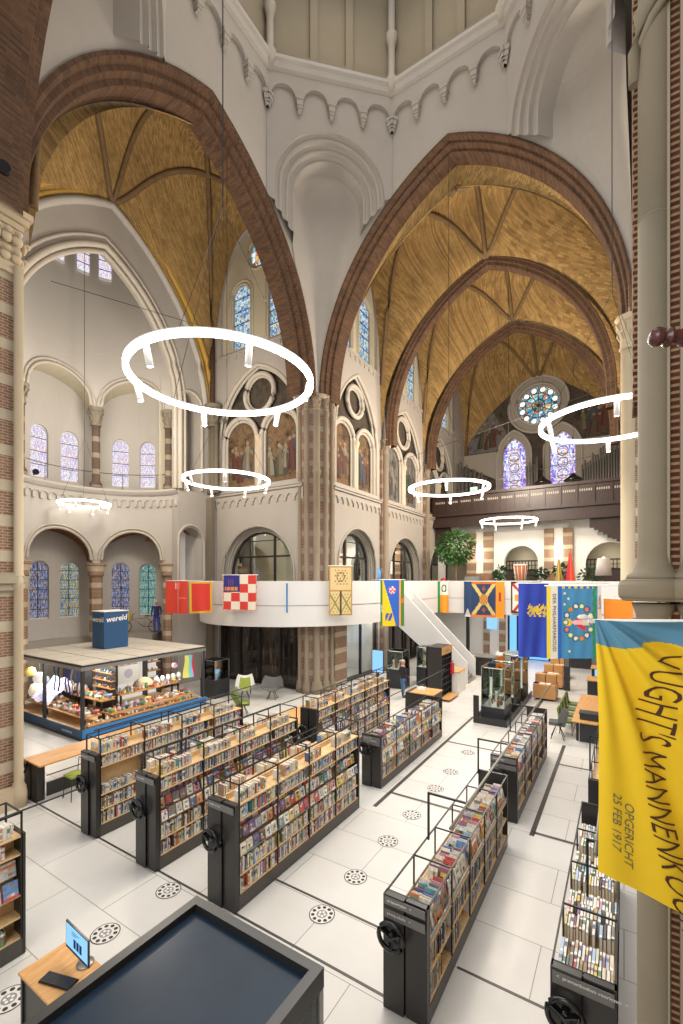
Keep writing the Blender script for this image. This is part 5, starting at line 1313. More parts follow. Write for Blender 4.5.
# ================================================================== RING LAMPS, CABLES, FLAGS
def ring_lamp(label, c, R, cable_top, nspot=6, a0=.3):
    o = thing('ring_lamp', label, 'ring lamp', c, 'glowing ring lamps on cables')
    n = 72
    def ring(rad, prof, m, nm):
        b = MB(); rows = []
        for (dr, dz) in prof+prof[:1]: rows.append([(c[0]+(R+dr)*math.cos(2*PI*i/n), c[1]+(R+dr)*math.sin(2*PI*i/n), c[2]+dz) for i in range(n+1)])
        b.strips(rows, 0, True); return b.build(nm, m, o)
    ring(R, [(-.045, -.045), (.045, -.045), (.045, .04), (-.045, .04)], 'ring_light', 'light_band')
    ring(R, [(-.048, .04), (.048, .04), (.048, .06), (-.048, .06)], 'white_paint', 'top_rail')
    for i in range(nspot):
        a = a0+2*PI*i/nspot; x, y = c[0]+(R-.02)*math.cos(a), c[1]+(R-.02)*math.sin(a)
        h = MB(); d = Vector((-math.cos(a)*.25, -math.sin(a)*.25, -1)).normalized(); p = Vector((x, y, c[2]-.05))
        h.tube([p, p+d*.32], .055, 12); s = h.build('spot_head', 'white_paint', o)
        g = MB(); q = p+d*.322; g.tube([q, q+d*.004], .045, 12); g.build('spot_lens', 'spot_face', s)
    w = MB(); hub = (c[0], c[1], c[2]+3.2)
    for i in range(3):
        a = a0+.4+2*PI*i/3; w.tube([(c[0]+R*math.cos(a), c[1]+R*math.sin(a), c[2]+.07), hub], .006, 4)
    w.tube([hub, (c[0], c[1], cable_top)], .012, 5)
    w.build('suspension_cable', 'wire', o); return o
ring_lamp('large glowing white ring lamp hanging nearest the camera', (-6.25, 5.79, 9.17), 1.62, 27, 6, .55)
ring_lamp('glowing ring lamp hanging in front of the west arm paintings', (-13.05, 12.3, 9.36), 1.62, 24, 7, .1)
ring_lamp('glowing ring lamp between crossing and nave, left of the rose window', (-6.1, 17.9, 9.27), 1.6, 23, 6, .8)
ring_lamp('small distant ring lamp in front of the organ loft beam', (-5.9, 28.2, 9.08), 1.6, 23.5, 6, .2)
ring_lamp('ring lamp half hidden behind the near stone shaft', (-.25, 12.9, 9.42), 1.62, 24, 6, .6)
ring_lamp('small ring lamp hanging inside the apse', (-22.4, 11.8, 9.25), 1.12, 21.5, 6, .2)
def wire(label, p, q, r=.012, sag=.0, m='wire'):
    b = MB(); P, Q = Vector(p), Vector(q); b.tube([P.lerp(Q, t/10)-Vector((0, 0, sag*4*(t/10)*(1-t/10))) for t in range(11)], r, 5)
    tag(b.build('tie_wire', m), label, 'wire', 'thin wires strung across the church')
wire('thin wire crossing the nave below the rose window', (-12.45, 26.5, 13.2), (.3, 22.0, 13.8)); wire('thin wire crossing the nave just above the loft', (-12.4, 29.8, 11.2), (.3, 25.4, 11.9))
wire('thin wire crossing the west arm in front of the apse arch', (-19.6, 9.0, 17.6), (-13.4, 12.5, 15.3))

def banner(name, label, cat, p0, p1, h, colfn, nx=30, nz=40, wave=.03, pole=True, texts=(), group='flags hung along the gallery', slope=0., post=.1, ext=0.):
    """cloth hanging from p0 (top left) to p1 (top right); colfn(s, t) colour with t down from the top"""
    P0, P1 = Vector(p0), Vector(p1); U = P1-P0; w = U.length; U.normalize(); Nn = Vector((U.y, -U.x, 0)).normalized()   # towards the viewer
    k = hash_(label) % 7
    def S(s, t, off=0.):
        return P0+U*(w*s)+Vector((0, 0, -h*(t+slope*s*t)))+Nn*(wave*math.sin(s*9+k)*(.25+t)+off+.012)
    o = thing(name, label, cat, ((P0+P1)/2-Vector((0, 0, h))), group)
    b = MB(); b.grid(S, nx, nz, 0, colfn); b.build('cloth', 'cloth', o)
    for (txt, size, s, t, rot, col, kw) in texts:
        tb = MB(); ca, sa = math.cos(rot), math.sin(rot)
        put_text(tb, txt, size, lambda x, y: S(s+(x*ca-y*sa)/w, t-(x*sa+y*ca)/h, .012), 0, None, **kw); tb.build('lettering', col, o)
    if pole:
        q = MB(); q.tube([P0-U*.06+Vector((0, 0, .015)), P1+U*(.06+ext)+Vector((0, 0, .015))], .018, 8); q.build('pole', 'white_paint', o)
        # short arms back to the parapet
        q = MB()
        for s in ((.12, .88) if not ext else (.9,)): q.tube([P0+U*w*s+Vector((0, 0, .015)), P0+U*w*s-Nn*post+Vector((0, 0, .03))], .012, 6)
        q.build('bracket_arm', 'white_paint', o)
    return o, S
def C(h): return lin(h)
def inside(s, t, s0, s1, t0, t1): return s0 <= s < s1 and t0 <= t < t1
# red flags by the apse
def f_red(s, t):
    if inside(s, t, .38, .62, .05, .26): return C('#e8b8a8') if int(s*46) % 2 else C('#cf4038')
    if inside(s, t, .52, .58, .26, 1): return C('#dc7868')
    if inside(s, t, .58, .95, .5, .55): return C('#d86a5c')
    return C('#d2402f')
banner('flag', 'plain red flag with pale markings, leftmost on the gallery', 'flag', (-18.75, 13.75, 5.45), (-17.62, 14.12, 5.45), 1.56, f_red, 36, 40, .03, True, (), post=1.6)
def f_redgold(s, t):
    e = min(s, 1-s, t*1.2, (1-t)*1.2); return C('#e6b23a') if e < .085 else C('#dc3f34')
banner('flag', 'red flag with a golden border beside the plain red one', 'flag', (-17.5, 14.1, 5.42), (-16.35, 14.5, 5.42), 1.52, f_redgold, 30, 34, .04, True, (), slope=-.05, post=.8)
# red and white chequered banner with a blue crest field
def f_check(s, t):
    if s < .02 or s > .98 or t > .97: return C('#d8bfa8') if int((s+t)*60) % 2 else C('#c43b34')
    if s < .5 and t < .48:
        d = abs(s-.25)+abs(t-.26)*.9
        if inside(s, t, .16, .34, .1, .3) and int((s*31)) % 2: return C('#8a4a6a')
        if inside(s, t, .06, .44, .34, .44) and abs(math.sin(s*28)) > .35: return C('#e0902f')
        return C('#2c2f7e')
    i = int(s*4); j = int(t*4); return C('#d63c33') if (i+j) % 2 == 1 else C('#e9dfcf')
banner('flag', 'red and white chequered banner with a dark blue corner, on the curved parapet', 'flag', (-15.9, 14.75, 5.72), (-14.15, 15.15, 5.72), 1.62, f_check, 48, 48, .02, True, (), post=.3)
b = MB(); b.box(-13.05, -12.99, 15.9, 15.95, 4.0, 5.35); tag(b.build('ribbon', 'fascia_blue'), 'narrow blue ribbon hanging edge-on on the white parapet', 'flag', 'flags hung along the gallery')
# golden banner
def f_gold(s, t):
    if .5 < t and abs(s-.5) < .035: return C('#4d4030')
    if s < .05 or s > .95 or t < .03 or t > .965 or abs(t-.5) < .02: return C('#b08a4a')
    r = math.hypot((s-.5)*.55, t-.22)
    if .075 < r < .1: return C('#7d6240')
    if t < .42 and inside(s, t, .2, .8, .08, .4) and math.sin(s*42)*math.sin(t*56) > .45: return C('#8a6c42')
    if t > .54:
        v = (s % .5)/.5; q = (t-.54)/.42
        if abs(v-q) < .09 or abs(v+q-1) < .06: return C('#8e8a4a')
        if math.sin(v*22)*math.sin(q*22) > .6: return C('#a5884f')
    return C('#d8bd86')
banner('flag', 'golden embroidered church banner on the parapet in front of the crossing pier', 'flag', (-11.55, 17.2, 6.15), (-10.8, 18.0, 6.15), 2.3, f_gold, 44, 66, .012, True, (), post=.25)
# blue, yellow and green banner
def f_byg(s, t):
    if s < .1 or s > .86: return C('#4a7c35') if not (s > .86 and int(t*10) % 3 == 1 and t > .3 and t < .7) else C('#c46a3a')
    if s > .8: return C('#e8a02a')
    if math.hypot((s-.5), (t-.22)*1.8) < .15: return C('#d84a55') if math.sin(s*40)*math.sin(t*70) > -.1 else C('#ece2e0')
    if inside(s, t, .2, .5, .72, .88): return C('#2a56a8') if math.sin(s*36+t*30) > -.5 else C('#e3b53a')
    return C('#f0c818') if t > (s-.12)*1.85 else C('#2c63c0')
banner('flag', 'blue and yellow banner with green edges, projecting before the staircase', 'flag', (-9.15, 17.7, 5.5), (-8.3, 18.35, 5.5), 2.05, f_byg, 44, 60, .02, True, (('JAMES', .13, .06, .62, PI/2, 'white_paint', {}),), post=3.1)
b = MB(); b.grid(lambda s, t: (-11.2+.1*math.sin(t*5), 21.2+.35*s, 6.15-1.1*t), 10, 12, 0, lambda s, t: C('#5aa0dc') if int(s*5) % 2 else C('#3f86cc')); tag(b.build('flag', 'cloth'), 'light blue flag standing on the gallery behind the parapet', 'flag', 'flags hung along the gallery')
def f_gwo(s, t):
    if s < .28: return C('#2e8a45')
    if t < .45:
        r = math.hypot((s-.62)*.6, t-.22); return C('#3a5a48') if .075 < r < .13 else C('#efe9dc')
    return C('#f0982a')
banner('flag', 'green, white and orange flag above the white staircase', 'flag', (-10.75, 29.15, 5.4), (-9.95, 29.15, 5.4), 2.1, f_gwo, 22, 30, .05, True, (), post=.2)
def f_salt(s, t):
    if s < .2: return C('#2b4268') if not (t > .75 and abs(s-.1) < (t-.75)*.35) else C('#cfc6bc')
    if s > .8: return C('#f08c1e') if not inside(s, t, .87, .93, .3, .55) else C('#a03a2a')
    u = (s-.2)/.6
    if t < .06 or t > .94: return C('#c46a28')
    if math.hypot((u-.5)*.85, t-.5) < .15: return C('#a8643a') if math.sin(u*60)*math.sin(t*50) > 0 else C('#c8973f')
    if abs(u-t) < .085 or abs(u+t-1) < .085: return C('#cdb568')
    if min(abs(u-.5)+abs(t-.2), abs(u-.5)+abs(t-.8)) < .09: return C('#8e4a3a')
    return C('#233a5e')
banner('flag', 'navy banner with a golden diagonal cross and an orange edge', 'flag', (-8.9, 29.15, 5.4), (-6.35, 29.15, 5.4), 2.3, f_salt, 60, 44, .05, True, (), post=.25)
def f_whitex(s, t):
    if s < .05 or s > .95 or t < .05 or t > .95: return C('#2c2526')
    if abs(s*1.1-t) < .07 or abs(s*1.1+t-1.05) < .07: return C('#b8303a')
    if inside(s, t, .12, .3, .4, .62): return C('#d8983f')
    if inside(s, t, .68, .88, .36, .66): return C('#5a5a48')
    return C('#e6ddcf')
banner('flag', 'white banner with a red diagonal cross and black border', 'flag', (-5.95, 29.15, 5.4), (-4.2, 29.15, 5.4), 1.95, f_whitex, 40, 34, .03, True, (), post=.25)
LION = ['..X.......X..X...', '.XX.X...XX..XX.X.', '.XXXX.XXXX.XXXXX.', 'XX.XXXXXXXXXX.XX.', '..XXXXXXXXXX..X..', '.XXX.XXXXX.XXXX..', 'XX..XXX.XXXX.XXX.', '.X.XX.X..XX...XX.', '..XX..XX..XX.XX..']
def f_lion(s, t):
    if inside(s, t, .28, .97, .28, .45):
        i = int((s-.28)/.69*17); j = int((t-.28)/.17*9)
        if LION[min(8, j)][min(16, i)] == 'X': return C('#e9c53a')
    k = .5+.5*math.sin(s*14+t*3); a, c2 = C('#27379a'), C('#3d5fd0'); return tuple(a[i]+(c2[i]-a[i])*k*(.3+.7*t) for i in range(3))
banner('flag', 'deep blue flag with a yellow lion, hanging left of the flowered banner', 'flag', (-3.0, 15.85, 5.38), (-2.15, 16.4, 5.38), 2.45, f_lion, 50, 80, .05, True, (), post=.2, slope=.02, ext=2.0)
def f_flower(s, t):
    if s < .07: return C('#f0d23c')
    if s < .2 or s > .93: return C('#e4dcc6')
    if s < .27: return C('#2a62b8')
    if s < .29: return C('#3f86b4')
    if abs(s-.87-.012*math.sin(t*46)) < .028: return C('#2b8f4e')
    if t < .03: return C('#e0c23c') if int(s*18) % 2 else C('#2a62b8')
    cx, cy = .585, .5; u, v = (s-cx)*1.0, (t-cy)*1.32
    for k in range(14):
        a = 2*PI*k/14; x, y = .235*math.cos(a), .3*math.sin(a)
        if math.hypot(u-x, v-y) < .036: return (C('#ef7a4a') if k % 3 == 0 else C('#efe2b4'))
        if math.hypot(u-x*1.02, v-y*1.02) < .062: return C('#3c8a68') if k % 2 else C('#2f5f96')
    if inside(s, t, .66, .8, .46, .54): return C('#d9d2bc')
    if .47 < s < .7 and abs(t-.5) < (s-.44)*.48: return C('#f0b8b4') if abs(t-.5) < .035 else C('#d2303a')
    if math.hypot(u+.19, v) < .07: return C('#f0c832') if math.sin(s*90)*math.sin(t*60) > -.5 else C('#d89a2a')
    for (x, y) in ((.33, .1), (.4, .17), (.33, .25), (.42, .9)):
        if math.hypot(s-x, (t-y)*1.32) < .022: return C('#e8d8a0')
    k = .5+.5*math.sin(s*30+t*4); return tuple(p*(.9+.2*k) for p in C('#4488b0'))
banner('flag', 'light blue banner with a wreath of flowers round a red robed figure', 'flag', (-2.1, 15.6, 5.3), (-.62, 16.62, 5.3), 2.32, f_flower, 84, 96, .012, True,
       (('DEK PHILHARMAROUD', .17, .135, .5, -PI/2, 'lead', {'space': 1.05}), ('VADETIJ', .12, .965, .22, -PI/2, 'lead', {})), post=.1, ext=1.0)
def f_orange(s, t): return C('#f08a22') if s > .06 else C('#d87a1e')
banner('flag', 'orange flag on the right hand curved parapet behind the yellow banner', 'flag', (-.55, 16.6, 4.9), (.25, 16.0, 4.9), 1.6, f_orange, 20, 24, .04, True, (), post=.4)

# ---- the large yellow banner close to the camera
Fv = Vector((-.5344, .8452, 0)); Rv = Vector((.8452, .5344, 0))
def f_yellow(s, t):
    if t < .085+.018*math.sin(s*11+.5)+.06*s*.4: return C('#5f93ae')
    return C('#f2c81e')
def yl(s, t, off=0.):
    fan = math.atan2(s*1.15, t*1.66+.05)             # folds radiate from the free upper corner
    fold = (.05*math.sin(9*fan+.4)+.028*math.sin(21*fan+1.0))*min(1, 2.2*math.hypot(s, t)+.1)+.012*math.sin(13*s-3*t)
    p = Fv*3.0+Rv*(1.698+1.15*s+(.03*t*(1-t)*1.6 if s < .3 else 0)*(1-s/.3 if s < .3 else 0))-Fv*(.1*s+fold+off)
    return Vector((p.x, p.y, 5.235-1.66*t-.56*s*t-.015*math.sin(s*6)*(1-t)))
yb = thing('banner', 'large yellow choir banner with brown lettering hanging close to the camera', 'flag', tuple(yl(.5, 1)))
b = MB(); b.grid(lambda s, t: yl(s, t), 150, 240, 0, f_yellow); b.build('cloth', 'cloth', yb)
def sb(t): return .245+.61*(t-.47)**2
def dice(V, F, step):
    bm = bmesh.new(); vs = [bm.verts.new(v) for v in V]
    for f in F:
        try: bm.faces.new([vs[i] for i in f])
        except ValueError: pass
    for ax in (0, 1):
        lo, hi = min(v[ax] for v in V), max(v[ax] for v in V); k = lo+step
        while k < hi:
            co = [0, 0, 0]; no = [0, 0, 0]; co[ax] = k; no[ax] = 1
            bmesh.ops.bisect_plane(bm, geom=bm.verts[:]+bm.edges[:]+bm.faces[:], plane_co=co, plane_no=no); k += step
    bm.verts.index_update(); V2 = [tuple(v.co) for v in bm.verts]; F2 = [[v.index for v in f.verts] for f in bm.faces]; bm.free(); return V2, F2
def banner_text(txt, size, t0, t1, base, xs, mat, shear=.22, bold=0.):
    """letters run down the cloth with their tops towards the right"""
    V, F = textmesh(txt, size, shear, bold, 'LEFT'); V, F = dice(V, F, .025); x1 = max(v[0] for v in V); x0 = min(v[0] for v in V); tb = MB()
    for v in V:
        t = t0+(t1-t0)*(v[0]-x0)/(x1-x0); tb.v.append(tuple(yl(base(t)+v[1]*xs*1.08/1.15, t, .006)))
    for f in F: tb.face(f)
    tb.build('lettering', mat, yb)
banner_text("VUGHT'S MANNENKOOR", .3, .125, 1.06, lambda t: sb(t)+.085, 1., 'text_brown', .22, -.003)
banner_text('OPGERICHT', .085, .69, .93, lambda t: .172-.03*(t-.69), 1., 'text_grey', .14)
banner_text('25 FEB 1917', .085, .665, .885, lambda t: .095-.02*(t-.69), 1., 'text_grey', .14)
b = MB(); pa = Fv*3.0+Rv*(1.716-.03)+Vector((0, 0, 5.25)); pb = Fv*2.88+Rv*(1.716+1.9)+Vector((0, 0, 5.25)); b.tube([pa-Vector((0, 0, .03))+Fv*.05, pb-Vector((0, 0, .03))+Fv*.05], .014, 10); b.build('pole', 'white_paint', yb)
b = MB(); dv = (pa-pb).normalized()
b.tube([pa, pa+dv*.015, pa+dv*.02, pa+dv*.04, pa+dv*.05, pa+dv*.085, pa+dv*.1], [.012, .018, .012, .013, .02, .015, .004], 12); b.build('finial', 'paper', yb)
# brown turned pole end reaching in front of the near shaft
pl = thing('flag_pole', 'dark red turned wooden pole end in front of the near stone shaft', 'flag pole', (.3, 3.2, 6.86))
b = MB(); A = Fv*2.5+Rv*1.725+Vector((0, 0, 6.86)); d = Rv
b.tube([A+d*k for k in (0, .01, .035, .06, .072, .08, .092, .105, .115, .125, .14, .17, .185, .195, .23)], [.008, .036, .052, .048, .024, .022, .05, .056, .046, .03, .034, .04, .05, .052, .03], 16); b.build('finial', 'turned_wood', pl)
b = MB(); b.tube([A+d*.22, A+d*1.6], .03, 12); b.build('shaft', 'turned_wood', pl)
b = MB(); q = A+d*1.55; b.tube([q, Vector((q.x, 4.69, q.z))], .025, 8); b.build('wall_bracket', 'wire', pl)
b = MB(); q = pb-Vector((0, 0, .03))+Fv*.05; b.tube([q, Vector((q.x, 4.69, q.z))], .02, 8); b.build('wall_bracket', 'wire', yb)
# ================================================================== FURNITURE AND DISPLAYS
def glassbox(o, x0, x1, y0, y1, z0, z1, top=True):
    for nm, q in (('front', (x0, x1, y0, y0+.008)), ('back', (x0, x1, y1-.008, y1)), ('left', (x0, x0+.008, y0, y1)), ('right', (x1-.008, x1, y0, y1))):
        b = MB(); b.box(*q, z0, z1); b.build('glass_pane', 'glass', o)
    if top: b = MB(); b.box(x0, x1, y0, y1, z1-.01, z1); b.build('glass_top', 'glass', o)
    b = MB()
    for x in (x0, x1):
        for y in (y0, y1): b.box(x-.012, x+.012, y-.012, y+.012, z0, z1)
    for x in (x0, x1): b.box(x-.012, x+.012, y0, y1, z1-.02, z1)
    for y in (y0, y1): b.box(x0, x1, y-.012, y+.012, z1-.02, z1)
    b.build('edge_frame', 'grey_metal', o)
# large black topped cabinet close to the camera
cb = thing('display_cabinet', 'tall glass cabinet with a black framed sunken roof, closest to the camera', 'cabinet', (-2.6, 1.8, 0))
x0, x1, y0, y1, zt = -3.32, -1.9, .7, 2.76, 2.6
b = MB()
for q in ((x0, x1, y1-.08, y1), (x0, x1, y0, y0+.08), (x0, x0+.08, y0+.08, y1-.08), (x1-.08, x1, y0+.08, y1-.08)): b.box(*q, zt-.15, zt)
b.build('roof_rim', 'black_panel', cb)
b = MB(); b.box(x0+.08, x1-.08, y0+.08, y1-.08, zt-.1, zt-.06); b.build('roof_panel', 'roof_blue_sheen', cb)
for q in ((x0+.02, x1-.02, y1-.03, y1-.02), (x1-.03, x1-.02, y0, y1-.02), (x0+.02, x0+.03, y0, y1-.02)):
    b = MB(); b.box(*q, .12, zt-.15); b.build('glass_pane', 'glass', cb)
b = MB(); b.box(x0, x1, y0, y1, 0, .12); b.build('base', 'black_panel', cb)
b = MB()
for x in (x0+.03, x1-.03): b.box(x-.025, x+.025, y1-.05, y1, .12, zt-.15)
b.build('corner_post', 'grey_metal', cb)
# catalogue desk with monitor and keyboard
dk = thing('desk', 'small oak topped black desk carrying a monitor, behind the black cabinet roof', 'desk', (-5.8, 2.6, 0))
b = MB(); b.box(-6.21, -5.42, 2.48, 3.08, .71, .74); b.build('desk_top', 'oak', dk)
for q in ((-6.19, -6.15, 2.5, 3.06), (-5.48, -5.44, 2.5, 3.06)): b = MB(); b.box(*q, 0, .71); b.build('side_panel', 'black_panel', dk)
b = MB(); b.box(-6.15, -5.48, 2.52, 2.55, 0, .71); b.build('front_panel', 'black_panel', dk)
mo = thing('monitor', 'slim black monitor with a pale blue screen on the small oak desk', 'monitor', (-5.8, 2.9, .742))
pA, pB = Vector((-5.93, 2.9, 0)), Vector((-5.38, 2.87, 0)); U = (pB-pA).normalized(); Nf = Vector((U.y, -U.x, 0)); w_ = (pB-pA).length
def mp_(x, z, d=0.): return pA+U*x-Nf*d+Vector((0, 0, z))
b = MB(); M = Matrix.Translation(pA) @ Matrix.Rotation(math.atan2(U.y, U.x), 4, 'Z'); b.box(-.012, w_+.012, 0, .02, .89, 1.22, 0, None, M); b.build('screen_housing', 'black_gloss', mo)
b = MB(); b.quad(mp_(0, .91, -.002), mp_(w_, .91, -.002), mp_(w_, 1.205, -.002), mp_(0, 1.205, -.002)); sc = b.build('screen', 'screen_blue', mo)
b = MB()
for i in range(3): b.quad(*[mp_(x, z, -.004) for x, z in ((.2+.075*i, .97), (.26+.075*i, .97), (.26+.075*i, 1.08), (.2+.075*i, 1.08))])
for i in range(3): b.quad(*[mp_(x, z, -.004) for x, z in ((.15, 1.11+.02*i), (.25+.05*i, 1.11+.02*i), (.25+.05*i, 1.117+.02*i), (.15, 1.117+.02*i))])
b.quad(*[mp_(x, z, -.004) for x, z in ((.0, .91), (w_, .91), (w_, .93), (0, .93))]); b.build('screen_page', 'screen_text', sc)
b = MB(); b.tube([mp_(w_/2, .75, .1), mp_(w_/2, .98, .1)], .02, 8); b.bar(mp_(w_/2, .98, .12), mp_(w_/2, .98, .02), .06, .06); b.lathe([(.1, .742), (.1, .755), (.02, .76)], (mp_(w_/2, 0, .1).x, mp_(w_/2, 0, .1).y, 0), 16); b.build('stand', 'grey_metal', mo)
kb = thing('keyboard', 'black keyboard lying on the small oak desk before the monitor', 'keyboard', (-5.66, 2.68, .742))
M = Matrix.Translation((-5.66, 2.68, .744)) @ Matrix.Rotation(.3, 4, 'Z')
b = MB(); b.box(-.22, .22, -.075, .075, 0, .016, 0, None, M); b.build('case', 'black_gloss', kb)
b = MB()
for r in range(5):
    for k in range(14): b.box(-.21+.03*k, -.184+.03*k, -.066+.027*r, -.043+.027*r, .016, .023, 0, None, M)
b.build('keys', 'charcoal', kb)
# oak topped counters on the rails
def rail_counter(label, x0, x1, y0, y1, z, wheel_at=True):
    o = thing('counter', label, 'counter', ((x0+x1)/2, (y0+y1)/2, 0), 'long oak counters on the rails')
    b = MB(); b.box(x0, x1, y0, y1, z-.04, z); b.build('counter_top', 'oak', o)
    for xa, xb in ((x0+.02, x0+.36), (x0+.42, x0+.7)): b = MB(); b.box(xa, xb, y0+.02, y0+.2, .012, z-.04); b.build('end_panel', 'black_panel', o)
    b = MB(); b.box(x0+.05, x1-.05, y1-.2, y1-.02, .012, z-.04); b.build('end_panel', 'black_panel', o)
    b = MB(); b.box(x1-.12, x1-.08, y0+.2, y1-.2, .12, .46); b.build('lower_board', 'black_panel', o)
    b = MB(); b.box(x1-.12, x1-.1, y0+.2, y1-.2, .62, .64); b.build('foot_rail', 'black_steel', o)
    if wheel_at: wheel(o, x0+.14, y0+.02, .82)
rail_counter('long oak topped counter beside the brick pillar, left of the bookcases', -12.95, -12.05, 5.28, 8.6, .95)
rail_counter('oak topped counter between the middle bookcase and the long case beyond', -9.75, -8.6, 10.3, 13.0, 1.0, False)
def stool(label, x, y, sz=.62, seat='green_seat', rz=0.):
    o = thing('bar_stool', label, 'stool', (x, y, 0), 'green seated stools')
    b = MB(); b.cbox((x, y, sz), (.38, .36, .05), 0, None, rz); b.lathe([(.17, sz+.02), (.16, sz+.045), (.0, sz+.05)], (x, y, 0), 14); b.build('seat', seat, o)
    for sx in (-1, 1):
        for sy in (-1, 1): b = MB(); b.tube([(x+sx*.16, y+sy*.15, sz-.02), (x+sx*.2, y+sy*.19, 0)], .011, 6); b.build('leg', 'black_steel', o)
    b = MB(); 
    for sx in (-1, 1): b.tube([(x+sx*.17, y+.16, sz), (x+sx*.19, y+.2, sz+.34)], .01, 6)
    b.tube([(x-.19, y+.2, sz+.34), (x+.19, y+.2, sz+.34)], .012, 6); b.build('back_frame', 'black_steel', o)
stool('green seated wire stool under the counter by the brick pillar, nearest the pillar', -11.75, 5.95, .58); stool('green seated wire stool under the counter by the pillar, nearer the bookcase', -11.75, 6.9, .58)
# shell chairs
def shell(label, x, y, rz, shell_m, pad_m, sz=.42, wide=.42, lean=.35, star=True):
    o = thing('lounge_chair', label, 'chair', (x, y, 0)); M = Matrix.Translation((x, y, 0)) @ Matrix.Rotation(rz, 4, 'Z')
    def S(u, v, off=0.):
        a = (u-.5)*2; t = v
        if t < .5: px, py, pz = a*wide*(.8+.25*t*2), -.28+.5*t*2, sz+.05*abs(a)**2*6*.5
        else: q = (t-.5)*2; px, py, pz = a*wide*(1.05-.3*q*q), .22+lean*q-.25*abs(a)**2*(1-q*.4), sz+.12*abs(a)**2+.52*q
        return M @ Vector((px, py-off*.6, pz+off))
    b = MB(); b.grid(lambda u, v: S(u, v), 14, 18); b.grid(lambda u, v: S(1-u, v, -.02), 14, 18); b.build('shell', shell_m, o)
    if pad_m: b = MB(); b.grid(lambda u, v: S(.2+.6*u, .1+.8*v, .045*min(1, 8*min(u, 1-u, v, 1-v))+.006), 12, 18); b.build('cushion', pad_m, o)
    for k in range(4):
        a = PI/4+k*PI/2; b = MB(); b.tube([M @ Vector((.08*math.cos(a), .08*math.sin(a), sz-.02)), M @ Vector((.3*math.cos(a), .3*math.sin(a), 0))], .014, 6); b.build('leg', 'black_steel', o)
shell('white shell lounge chair with green cushion before the dark glazing', -14.85, 15.1, .75, 'shell_white', 'green_seat', .45, .42, .3)
shell('grey tub armchair beside the white shell lounge chair', -13.75, 15.75, .5, 'grey_seat', None, .42, .5, .1)
shell('moss green lounge chair seen edge on between the bookcases', -13.1, 13.2, 2.3, 'moss_seat', 'green_seat', .4, .4, .3)
# glass vitrines
def vitrine(label, x0, x1, y0, y1, zb, z1, grp='glass vitrines on black bases', screen=False):
    o = thing('glass_vitrine', label, 'vitrine', ((x0+x1)/2, (y0+y1)/2, 0), grp)
    b = MB(); b.box(x0, x1, y0, y1, 0, zb); b.build('base', 'charcoal', o); b = MB(); b.box(x0+.03, x1-.03, y0+.03, y1-.03, zb, zb+.012); b.build('display_bed', 'white_paint', o); glassbox(o, x0+.02, x1-.02, y0+.02, y1-.02, zb, z1)
    r = random.Random(hash_(label)); b = MB(); b.box(x0+.1, x1-.1, y0+.1, y0+.14, z1-.05, z1-.02); b.build('light_strip', 'lit_white', o)
    for k in range(7):
        x = x0+.2+(x1-x0-.4)*r.random(); y = y0+.2+(y1-y0-.4)*r.random(); h = r.uniform(.15, .45)
        b = MB(); b.lathe([(.05, zb), (.07, zb+h*.3), (.04, zb+h*.7), (.06, zb+h), (0, zb+h)], (x, y, 0), 10); b.build('exhibit', r.choice(['white_paint', 'brass', 'paper', 'terracotta']), o)
    if screen:
        b = MB(); b.box(x0+.45, x0+.95, y0+.35, y0+.38, zb+.08, zb+.45); b.build('exhibit_screen', 'screen_blue', o)
        b = MB(); b.box(x0+.3, x1-.1, y1-.3, y1-.27, zb, zb+.75); b.build('exhibit_picture', 'terracotta', o)
vitrine('glass vitrine with a small lit screen under the left end of the gallery', -16.95, -15.95, 14.3, 15.2, .85, 1.75, screen=True)
vitrine('first glass vitrine right of the black shelf tower, nearest the camera', -4.75, -3.85, 17.75, 19.0, .55, 2.1); vitrine('middle glass vitrine of the three right of the shelf tower', -4.75, -3.85, 19.5, 20.9, .6, 2.1); vitrine('farthest glass vitrine of the three right of the shelf tower', -4.75, -3.85, 21.4, 22.7, .6, 2.1)
b = MB(); b.box(-4.92, -3.68, 17.3, 17.36, 0, .25); b.box(-4.92, -4.86, 17.36, 22.8, 0, .22); b.box(-3.74, -3.68, 17.36, 22.8, 0, .22); b.box(-4.92, -4.72, 17.3, 17.38, .25, 1.05); tag(b.build('plinth_screen', 'black_panel'), 'black low screen and kerb enclosing the three glass vitrines', 'screen')
vitrine('glass vitrine behind the person in the black jacket, left one', -10.3, -9.4, 20.6, 21.5, .95, 1.9); vitrine('glass vitrine behind the person in the black jacket, farther right one', -9.2, -8.3, 21.9, 22.8, .95, 2.0)
# shelf tower with oak header
tw = thing('shelf_tower', 'tall black pigeonhole shelf tower with an oak header near the staircase', 'shelf', (-7.4, 20.3, 0))
b = MB(); b.box(-7.75, -7.7, 19.6, 21.0, 0, 2.4); b.box(-7.75, -7.0, 19.6, 19.64, 0, 2.4); b.box(-7.75, -7.0, 20.96, 21.0, 0, 2.4); b.box(-7.75, -7.0, 19.6, 21.0, 2.37, 2.4); b.box(-7.75, -7.0, 19.6, 21.0, 0, .1); b.build('carcass', 'black_panel', tw)
for i in range(6): b = MB(); b.box(-7.7, -7.02, 19.64, 20.96, .36+.29*i, .385+.29*i); b.build('shelf', 'charcoal', tw)
for i in (1, 2, 3): b = MB(); y = 19.6+1.4*i/4; b.box(-7.7, -7.04, y-.012, y+.012, .1, 2.05); b.build('divider', 'charcoal', tw)
b = MB(); b.box(-7.02, -6.98, 19.6, 21.0, 2.06, 2.4); hd = b.build('header', 'oak', tw)
b = MB(); put_text(b, 'leescafe', .16, lambda x, y: (-6.975, 20.3+x, 2.22+y)); b.build('lettering', 'text_brown', hd)
